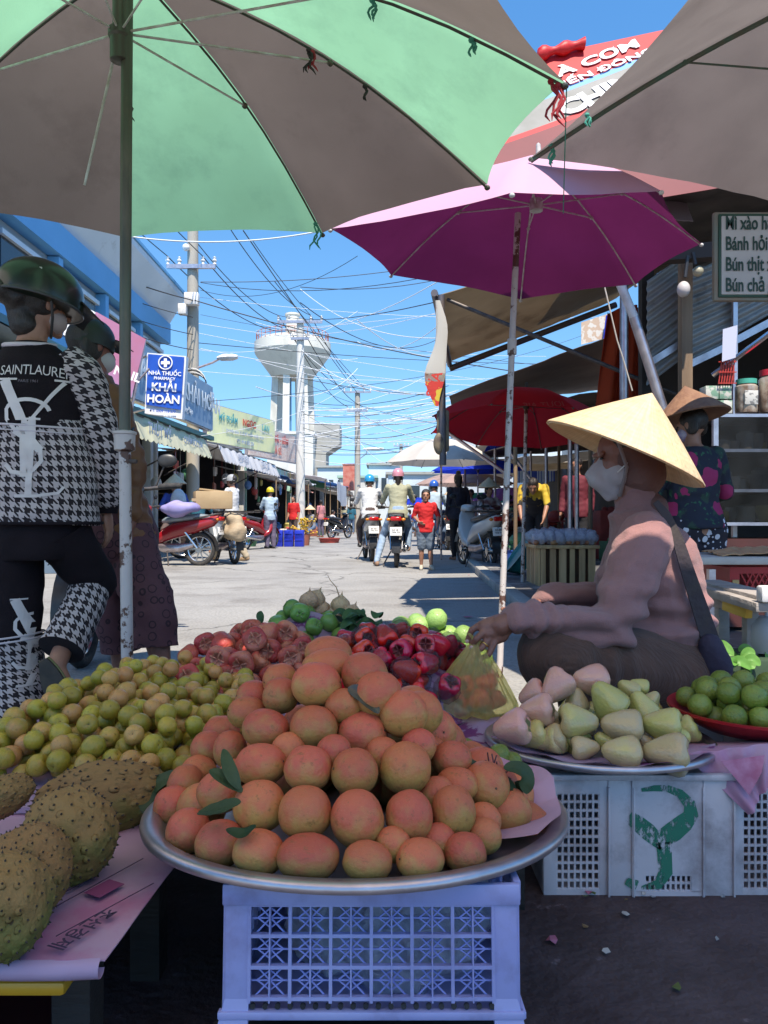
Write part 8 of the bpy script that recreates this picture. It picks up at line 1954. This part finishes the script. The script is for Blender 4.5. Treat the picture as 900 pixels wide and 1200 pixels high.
tt, q, rot, s = person('stall cook with a brown conical hat, flowered blouse and dotted trousers seen from behind', (gx(812, 4.45), 4.45, .0), R(10), J, flower, dots, hat='cone', hatmat=mat('brown_straw', (.26, .14, .08), .7, (.20, .10, .06), 20, bump=.3, bscale=60), vox=.009, sleeve=.9, topflare=.03, toplo=-.06, bflare=.05, mask=mat('violet_print_mask', (.25, .18, .35), .8, (.5, .45, .5), 30), shoes=M['blackplastic'])
# front table, red crate, bench, greens
t = root('steel_table', 'steel topped table carrying orange food on a sheet at the right edge', 'table', (2.05, 3.7, 0)); zt = P(0, 657, 3.5).z
MB().box((gx(812, 3.5) + .55, 3.72, zt), (1.10, .5, .035), bev=.006).build('tabletop', mat('pale_worn_top', (.50, .48, .45), .5, (.40, .36, .33), 6), t)
for x in (gx(815, 3.5) + .06, gx(812, 3.5) + 1.04):
    for y in (3.52, 3.92): MB().box((x + .02, y, zt / 2 - .02), (.03, .03, zt - .04)).build('leg', M['steel'], t)
b = MB(); b.sheet([(gx(848, 3.5), 3.52, zt + .02), (2.4, 3.52, zt + .02), (2.4, 3.85, zt + .03), (gx(848, 3.6), 3.85, zt + .03)], 40, 16, lambda u, v, p: p + V((0, 0, .018 * abs(nz(p * 14)) + .02 * math.sin(u * math.pi))), thick=.004); tag(b.build('dried_food', mat('orange_dried_food', (.62, .34, .17), .7, (.5, .25, .12), 20, bump=.5), None, 60), 'layer of pale orange food drying on the steel table at the right edge', 'food', kind='stuff')
rcp = mat('bright_red_crate_plastic', (.42, .010, .015), .4, (.34, .01, .012), 5)
t = root('plastic_crate', 'bright red lattice crate under the steel table at the right edge', 'crate', (gx(900, 3.6), 3.7, .3)); xa, xb, za_, zb_ = gx(856, 3.55), gx(856, 3.55) + .5, P(0, 700, 3.55).z, P(0, 664, 3.55).z - .005
b = MB(); b.box(((xa + xb) / 2, 3.56, zb_ - .012), (xb - xa, .02, .03)); b.box(((xa + xb) / 2, 3.56, za_), (xb - xa, .02, .03)); b.box((xa + .02, 3.5605, (za_ + zb_) / 2), (.045, .02, zb_ - za_))
for i in range(16):
    x = xa + .05 + i * .028; b.beam((x, 3.562, za_), (x + .06, 3.562, zb_ - .02), .007); b.beam((x + .06, 3.565, za_), (x, 3.565, zb_ - .02), .007)
b.build('front_wall', rcp, t); b = MB(); b.box(((xa + xb) / 2, 3.72, za_ - .005), (xb - xa, .3, .012)); b.box((xa + .004, 3.72, (za_ + zb_) / 2), (.008, .3, zb_ - za_)); b.box(((xa + xb) / 2, 3.87, (za_ + zb_) / 2), (xb - xa, .01, zb_ - za_)); b.build('wall', rcp, t)
MB().box((xa + .022, 3.546, (za_ + zb_) / 2 - .01), (.03, .006, .045)).build('metal_tag', mat('brass_tag', (.45, .30, .12), .5), t)
bw_ = mat('grey_weathered_planks', (.36, .32, .29), .75, (.26, .23, .21), 12, stretch=(.15, 1, 1), bump=.4, dirt=(.12, .10, .09), dlo=.6)
t = root('wooden_bench', 'low weathered wooden bench with pale legs beside the shoulder bag', 'bench', (gx(870, 3.1), 3.2, 0))
for i, (a, c) in enumerate((((828, 684, 3.35), (905, 703, 2.85)), ((832, 690, 3.25), (905, 712, 2.78)))): MB().beam(P(*a), P(*c), .12, .035, bev=.004).build('plank', bw_, t)
MB().beam(P(838, 704, 3.22), P(880, 712, 2.95), .03, .05, bev=.003).build('rail', bw_, t); MB().beam(P(850, 708, 3.05), P(878, 718, 2.9), .03, .045, bev=.003).build('yellow_rail', mat('yellow_painted_rail', (.60, .36, .04), .5), t)
for a in ((846, 3.2), (879, 2.95), (905, 3.3)): MB().beam(V((gx(a[0], a[1]), a[1], 0.1)), V((gx(a[0], a[1]), a[1], P(0, 706, a[1]).z)), .045, .045, bev=.003).build('leg', bw_, t)
MB().beam(P(846, 762, 3.2), P(902, 768, 3.0), .03, .03).build('stretcher', bw_, t)
b = MB(); c0 = P(898, 738, 2.95); b.lathe([(0, -.09), (.06, -.085), (.075, -.04), (.07, .02), (.05, .05), (.0, .055)], 20, c0); b.tube([c0 + V((0, 0, .05)), P(898, 700, 2.95)], .006, 6); tag(b.build('hanging_pot', mat('grey_enamel', (.40, .40, .40), .4)), 'grey enamel pot hanging from the bench at the right edge', 'pot')
b = MB(); b.box(P(897, 696, 2.78), (.05, .05, .06), bev=.01); tag(b.build('white_cup', M['white']), 'small white cup standing on the bench at the right edge', 'cup')
grn = mat('fresh_lettuce', (.13, .34, .05), .5, (.20, .42, .09), 6, trans=.35); rnd = random.Random(8)
for i in range(34):
    p_ = P(rnd.uniform(846, 905), rnd.uniform(766, 806), rnd.uniform(2.75, 3.1)); a = rnd.uniform(0, 6.3); l = rnd.uniform(.025, .045)
    leaf([p_, p_ + V((l * math.cos(a), l * math.sin(a) * .5, l * .7)), p_ + V((2 * l * math.cos(a), l * math.sin(a), l * .5))], .02, grn, 'bright green leaf of the salad bundle on the ground under the bench', group='green leaves under the bench', nrm=V((.1, -1, .4)))
b = MB(); b.box((gx(875, 2.95), 2.97, .2), (.40, .26, .16), bev=.01); tag(b.build('produce_box', mat('dark_green_box', (.03, .06, .03), .7)), 'dark low box holding the salad leaves under the bench', 'box')
# wooden slat stand with bagged fruit
t = root('slat_crate_stand', 'pale wooden slat crate stand topped with bagged fruit left of the seated seller', 'stand', (gx(664, 8), 8.3, 0)); x0, x1 = gx(632, 8), gx(698, 8); zt = P(0, 641, 8).z
rnd = random.Random(1)
for i in range(6):
    x = lerp(x0 + .04, x1 - .04, i / 5); MB().box((x, 8.0 + .004 * (i % 2), (zt + .10) / 2 ), (.050 + .012 * (i % 3), .02, zt - .10)).build('slat', M['palewood'], t)
for i in range(7): y = 8.03 + i * .1; MB().box((x0, y, (zt + .10) / 2), (.02, .06, zt - .10)).build('slat', M['palewood'], t)
MB().box(((x0 + x1) / 2, 8.33, zt), (x1 - x0 + .08, .72, .035), bev=.004).build('tabletop', M['palewood'], t); MB().box(((x0 + x1) / 2, 8.36, (zt + .10) / 2), (x1 - x0 - .06, .6, zt - .14)).build('inner_box', mat('brown_inner_boards', (.16, .09, .05), .8, (.10, .06, .035), 6), t)
fz = film('clear_fruit_bag', (.72, .76, .86), .42, .12, .9, 14, .2); fr2 = mat('red_brown_fruit', (.32, .08, .05), .4, (.42, .22, .10), 8)
for i in range(12):
    x = lerp(x0 + .02, x1 - .02, (i % 6) / 5); y = 8.12 + .28 * (i // 6); b = MB()
    t2 = root('fruit_bag', 'clear plastic bag of red brown fruit on the wooden slat stand', 'fruit bag', (x, y, zt + .018), group='fruit bags on the slat stand')
    b.ell((x, y, zt + .10), (.075, .10, .09), seg=24, rings=16)
    for v in b.bm.verts: n_ = (v.co - V((x, y, zt + .10))).normalized(); v.co += n_ * (.03 * noise.noise(v.co * 14 + V((i, 0, 0))) + .015 * noise.noise(v.co * 40))
    b.build('bag', fz, t2, 180); b = MB()
    for q_ in range(5): b.ell((x + rnd.uniform(-.05, .05), y + rnd.uniform(-.06, .06), zt + .045), (.03, .03, .028), seg=10, rings=8)
    b.build('fruit', fr2, t2, 180)
pt2 = mat('teal_basin_plastic', (.01, .20, .19), .4, (.01, .16, .16), 4); b = MB(); b.lathe([(0, 0), (.22, 0), (.30, .18), (.32, .18), (.29, .15), (0, .12)], 28, (gx(622, 9.6), 9.7, .28), roty(R(-55))); tag(b.build('basin', pt2), 'teal plastic basin propped beside the wooden slat stand', 'basin')
b = MB(); b.lathe([(0, 0), (.13, 0), (.16, .26), (.17, .26), (.15, .24), (0, .2)], 24, (gx(602, 10.6), 10.6, .1)); tag(b.build('bucket', mat('blue_bucket_plastic', (.03, .10, .38), .4)), 'blue plastic bucket to the left of the teal basin', 'bucket')
# clutter of the shaded right row
rnd = random.Random(77)
for i in range(90):
    d = rnd.uniform(8.8, 26); lo_ = 1.6 + (d - 8) * .07; x = rnd.uniform(lo_, lo_ + 3.2); h_ = rnd.uniform(.2, .9); w_ = rnd.uniform(.2, .55); z0 = .1; b = MB()
    k = rnd.random()
    if k < .4:
        b.box((x, d, z0 + h_ / 2), (w_, w_, h_), bev=.01)
        for q_ in range(7): b.ell((x + rnd.uniform(-.4, .4) * w_, d + rnd.uniform(-.4, .4) * w_, z0 + h_ + .02), (.06, .06, .05), seg=8, rings=6)
    elif k < .7: b.lathe([(0, 0), (w_ * .4, 0), (w_ * .5, h_ * .6), (w_ * .53, h_ * .6), (w_ * .45, h_ * .55), (0, h_ * .7)], 14, (x, d, z0))
    else:
        for q_ in range(4): b.tube([(x + w_ * (q_ % 2), d + w_ * (q_ // 2), z0), (x + w_ * (q_ % 2), d + w_ * (q_ // 2), z0 + h_)], .02, 5)
        b.box((x + w_ / 2, d + w_ / 2, z0 + h_), (w_ * 1.4, w_ * 1.4, .03)); b.ell((x + w_ / 2, d + w_ / 2, z0 + h_ + .08), (w_ * .5, w_ * .5, .12), seg=12, rings=8)
    tag(b.build('stall_goods', rnd.choice(goodcols)), 'basket, table or box of goods in the shade of the right stall row', 'goods', 'goods of the right stall row')
for i, (px, d, zt_) in enumerate(((604, 10.5, 2.2), (668, 9.0, 2.1), (676, 9.2, 2.1), (692, 9.5, 2.1), (640, 12, 2.5), (580, 16, 2.3), (655, 14, 2.4), (622, 17, 2.3), (742, 9, 2.8), (545, 20, 2.2))):
    pole('stall_post', V((gx(px, d), d, .1)), V((gx(px, d), d, zt_)), .028, M['steel'] if i % 3 else M['wood'], 'thin upright post of the shaded right stall row', 'post', group='posts of the right stall row')
rt_g = 'roof sheets of the right stall row'
for i, (px, d, z, w_, l, m, nme) in enumerate(((690, 10.2, 2.42, 2.6, 3.2, tarp2, 'dark brown'), (650, 13.5, 2.35, 2.8, 3.5, cream, 'cream'), (640, 17.0, 2.5, 3.5, 4.0, tarp2, 'brown'), (610, 21, 2.45, 3.6, 4, cream, 'off white'), (600, 26, 2.6, 4.5, 5, tarp, 'tan'), (570, 32, 2.7, 5, 6, cream, 'pale'), (620, 11.5, 2.10, .9, 2.4, blue, 'bright blue'))):
    x = gx(px, d); sheetobj('roof_sheet', [(x - w_ * .4, d, z - .1), (x + w_, d, z + .35), (x + w_, d + l, z + .35), (x - w_ * .4, d + l, z - .1)], m, nme + ' roof sheet over the %s bay of the right stall row' % ['first', 'second', 'third', 'fourth', 'fifth', 'sixth', 'seventh'][i], 'roof sheet', .08, group=rt_g)
b = MB(); b.beam((5.6, 8.3, 1.5), (9.0, 50, 1.5), .2, 3.0); tag(b.build('row_back_wall', dark), 'long dim wall closing the back of the right stall row', 'wall')
stripe = mat('blue_white_stripe', (.05, .08, .35), .7, (.6, .6, .6), 4, .49, .51, stretch=(9, 9, .01)); sheetobj('striped_cloth', [P(606, 552, 13), P(650, 552, 13), P(650, 564, 13), P(606, 566, 13)], stripe, 'blue and white striped cloth strip hanging in the right stalls', 'cloth', 0)
# ================================================================ water tower, poles, cables and far buildings
tw_m = mat('whitewashed_concrete', (.62, .62, .58), .85, (.54, .54, .50), .25, dirt=(.36, .35, .32), dscale=.5, dlo=.55, dhi=.8, stretch=(1, 1, .35)); D = 120
c = P(343, 608, D); c.z = 0
t = root('water_tower', 'tall white concrete water tower with a wide bowl on splayed legs', 'water tower', c)
zz = lambda py: P(0, py, D).z
MB().lathe([(0, zz(443)), (3.2, zz(443)), (5.75, zz(417)), (5.95, zz(414)), (5.95, zz(403)), (5.5, zz(402)), (5.2, zz(399)), (0, zz(399))], 24, c).build('bowl', tw_m, t, 25)
MB().lathe([(0, zz(399)), (1.15, zz(399)), (1.05, zz(371)), (1.2, zz(370)), (1.2, zz(368)), (0, zz(368))], 16, c).build('shaft', tw_m, t, 30)
for k in range(6):
    a = k * math.pi / 3 + .3; p0 = c + V((2.7 * math.cos(a), 2.7 * math.sin(a), zz(443))); p1 = c + V((3.7 * math.cos(a), 3.7 * math.sin(a), -1)); MB().beam(p0, p1, 1.0, .8).build('leg', tw_m, t)
for py in (490, 540): MB().lathe([(3.0, -.35), (3.9, -.35), (3.9, .35), (3.0, .35), (3.0, -.35)], 6, c + V((0, 0, zz(py) * .55 if py > 520 else zz(py))), rotz(.3)).build('ring_beam', tw_m, t, 0) if False else None
MB().tube([c + V((-.3, 0, 0)), c + V((-.3, 0, zz(443)))], .12, 6).build('riser_pipe', mat('blue_pipe', (.06, .18, .35), .5), t)
b = MB(); rl_ = mat('rusty_red_railing', (.40, .14, .10), .7)
for k in range(36): a = k * math.pi / 18; q = c + V((5.6 * math.cos(a), 5.6 * math.sin(a), zz(402))); b.tube([q, q + V((0, 0, 1.3))], .05, 4)
for h_ in (.65, 1.3): b.tube([c + V((5.6 * math.cos(a), 5.6 * math.sin(a), zz(402) + h_)) for a in [k * math.pi / 18 for k in range(36)]], .05, 4, closed=True)
b.build('railing', rl_, t)
d_ = 95; cc_ = mat('grey_cast_concrete', (.36, .36, .34), .9, (.30, .30, .28), .4, dirt=(.22, .22, .2)); b = MB(); f = lambda px, py: (gx(px, d_), P(0, py, d_).z)
prof = [f(368, 497), f(398, 497), f(398, 520), f(382, 531), f(382, 560), f(368, 560)]; b.loft([[V((x, d_, z)) for x, z in prof], [V((x, d_ + 5, z)) for x, z in prof]]); b.box((gx(376, d_), d_ + 2.5, 3), (2, 5, 6)); tag(b.build('concrete_block', cc_, smooth=0), 'grey concrete tank block standing right of the water tower', 'building')
d_ = 92; b = MB(); b.box((gx(340, d_), d_ + 3, 5.5), (5.5, 6, 11)); b.box((gx(340, d_), d_ + 3, 11.1), (6, 6.4, .3)); tag(b.build('pump_house', tw_m, smooth=0), 'white pump house block below the legs of the water tower', 'building')
# far end of the street
def house(px0, px1, py, d, col, label, depth=6, wins=3, roofc=None):
    x0, x1 = gx(px0, d), gx(px1, d); h_ = P(0, py, d).z; t = root('house', label, 'building', ((x0 + x1) / 2, d, 0))
    MB().box(((x0 + x1) / 2, d + depth / 2, h_ / 2), (x1 - x0, depth, h_)).build('wall', col, t, 0); MB().box(((x0 + x1) / 2, d + depth / 2, h_ + .12), (x1 - x0 + .5, depth + .5, .24)).build('roof', roofc or cc_, t, 0)
    for i in range(wins):
        x = lerp(x0, x1, (i + .5) / wins); f_ = MB().box((x, d - .03, h_ * .68), (min(1.3, (x1 - x0) / wins * .5), .1, h_ * .22)).build('window', gl, t, 0)
pw = mat('pale_blue_white_wall', (.55, .62, .66), .85, (.48, .55, .60), .5); gr_ = mat('pale_green_roof', (.30, .46, .38), .7, (.26, .40, .33), .6); rdw = mat('red_brick_wall', (.40, .12, .08), .9, (.34, .10, .07), .8)
house(372, 404, 548, 88, pw, 'pale house at the far end of the street left of the red board'); house(398, 440, 560, 76, plast[2], 'cream house with a pale green roof at the far end of the street', roofc=gr_); house(432, 468, 545, 82, pw, 'pale blue house with a raised parapet at the end of the street')
house(455, 560, 556, 70, pw, 'wide pale blue white house behind the cream parasol', wins=5); house(540, 640, 505, 60, plast[0], 'tall grey house behind the right stall roofs', wins=4); house(620, 700, 520, 48, pw, 'pale house with an upper storey behind the red parasol', wins=3); house(300, 345, 560, 75, plast[2], 'cream house behind the left stall row')
house(-60, 60, 470, 30, plast[0], 'grey house behind the two walkers at the left'); house(700, 860, 470, 30, plast[2], 'cream house behind the food stall')
b = MB(); q0 = P(402, 545, 48); q1 = P(420, 575, 48); b.box(((q0.x + q1.x) / 2, 48, (q0.z + q1.z) / 2), (q1.x - q0.x, .1, q0.z - q1.z)); b.box(((q0.x + q1.x) / 2, 48.0, q0.z + .05), (q1.x - q0.x + .1, .16, .08)); tag(b.build('red_board', mat('faded_red_board', (.42, .10, .07), .7, (.5, .2, .15), 4), smooth=0), 'faded red board hung across the street far away by the pole', 'sign')
# poles
pm = mat('pale_concrete_pole', (.40, .37, .32), .85, (.32, .30, .26), 2, bump=.2, stretch=(1, 1, .3)); pm2 = mat('white_concrete_pole', (.60, .60, .57), .85, (.52, .52, .5), 2)
def upole(px, d, ptop, r0, r1, m, label, arms):
    x = gx(px, d); zt = P(0, ptop, d).z; t = root('utility_pole', label, 'utility pole', (x, d, 0)); MB().tube([(x, d, 0), (x, d, zt)], [r0, r1], 12).build('pole', m, t, 60); pts = []
    for zf, w_ in arms:
        MB().box((x, d - r1 - .04, zt - zf), (w_, .09, .10)).build('crossarm', M['steel'], t)
        for s_ in (-1, -.5, .5, 1): q = V((x + s_ * w_ * .48, d - r1 - .04, zt - zf + .05)); MB().lathe([(0, 0), (.05, 0), (.03, .05), (.06, .09), (.03, .13), (.045, .17), (0, .2)], 10, q).build('insulator', M['white'], t); pts.append(q + V((0, 0, .2)))
    return t, pts
t1, a1 = upole(226, 19.0, 225, .17, .13, pm, 'brown concrete utility pole with white boxes behind the pharmacy signs', [(.3, 1.6), (1.9, 1.2)])
for dx, py, w_, h_ in ((0, 352, .34, .30), (-.22, 364, .2, .26)): q = P(226, py, 18.8); MB().box(q + V((dx, -.1, 0)), (w_, .2, h_), bev=.02).build('meter_box', M['white'], t1)
MB().ell(P(218, 290, 18.8), (.09, .09, .09)).build('lamp', M['white'], t1)
for k in range(4): MB().tube([P(226, 440 + k, 18.8) + V((.35 * math.cos(a), -.1, .22 * math.sin(a) * (1 + .3 * k) - .2)) for a in [i * math.pi / 10 for i in range(20)]], .016, 5, closed=True).build('cable_coil', M['white'] if k % 2 else M['blackplastic'], t1)
t2, a2 = upole(352, 30, 374, .19, .14, pm2, 'white concrete utility pole in front of the water tower', [(.15, 1.75), (.8, .7)]); t3, a3 = upole(419, 45, 458, .19, .15, pm, 'distant concrete utility pole above the red board', [(.1, 1.6), (1.2, 1.2)]); t4, a4 = upole(470, 62, 520, .16, .13, pm, 'furthest small utility pole above the riders', [(.2, 1.2)])
for px, py, d, ax_, lab in ((266, 419, 17, 232, 'street lamp head on a curved arm right of the pharmacy signs'), (437, 526, 44, 421, 'small distant street lamp head on the third pole')):
    t = root('street_lamp', lab, 'street lamp', P(px, py, d)); q = P(px, py, d); MB().tube([P(ax_, py + 12, d), P((px + ax_) / 2, py + 6, d), P(px - 6, py, d)], .025, 8).build('arm', M['steel'], t); k = d / 17; MB().loft([[q + V((x * k, .10 * w_ * math.cos(a), .07 * w_ * math.sin(a) + x * .05)) for a in [i * math.pi / 6 for i in range(12)]] for x, w_ in ((-.22, .4), (-.12, 1), (.12, 1.1), (.24, .6))]).build('lamp_head', M['white'], t)
# cables
cw = mat('pale_cable', (.62, .64, .66), .6); cd = mat('dark_cable', (.03, .03, .035), .6)
def cable(a, c, sag, r_, m, lab='thin overhead cable strung across the street'):
    a = V(a); c = V(c); b = MB(); n = 16; b.tube([a.lerp(c, k / n) - V((0, 0, sag * 4 * (k / n) * (1 - k / n))) for k in range(n + 1)], r_, 5); tag(b.build('overhead_cable', m), lab, 'cable', 'overhead cables')
for i in range(0, 8, 2):
    cable(a1[i], a2[i % 8], .5, .014, cd, 'dark overhead cable between the first and second utility pole'); cable(a2[i], a3[i], .5, .018, cd, 'dark overhead cable between the second and third utility pole')
    cable(a1[i], a1[i] + V((-.6, -17, -.2)), .3, .012, cd, 'dark overhead cable running from the first pole towards the viewer')
cable(a2[0] , P(700, 300, 9), .4, .010, cd); cable(P(228, 352, 18.6), P(640, 440, 20), .2, .014, cd); cable(P(0, 262, 15), P(226, 352, 18.6), .15, .014, cd); cable(P(0, 285, 15), P(226, 372, 18.6), .15, .010, cd); cable(P(0, 300, 15), P(226, 392, 18.6), .2, .010, cd); cable(P(0, 318, 13), P(226, 410, 18.6), .2, .010, cd)
cable(P(296, 282, 24), a2[2], .1, .013, cd); cable(P(322, 330, 24), a3[2], .1, .014, cd); cable(P(285, 270, 20), P(420, 462, 44), .1, .016, cd)
rnd = random.Random(13)
cable(P(150, 277, 12), P(370, 272, 12), .12, .012, cw, 'pale cable hanging close under the rim of the green parasol')
for i in range(46):
    d0 = rnd.uniform(17, 30); d1 = rnd.uniform(15, 40); y0 = rnd.uniform(330, 520); y1 = y0 + rnd.uniform(-90, 70); x0 = rnd.choice((235, 228, 352, 419, 300)) ; x1 = rnd.choice((419, 520, 560, 600, 640, 700))
    if i % 5 == 0: x0, x1, y0, y1 = 352, 620, rnd.uniform(470, 520), rnd.uniform(440, 500)
    cable(P(x0, y0, d0), P(x1, max(300, y1), d1), rnd.uniform(.1, .8), rnd.choice((.007, .009, .012)) * (d0 + d1) / 50, cw if rnd.random() < .68 else cd)
for i in range(14): cable(P(352, 470 + i * 5, 30), P(rnd.uniform(520, 560), 455 + i * 5 + rnd.uniform(-10, 10), 26), rnd.uniform(.2, .6), .011, cw if i % 3 else cd)
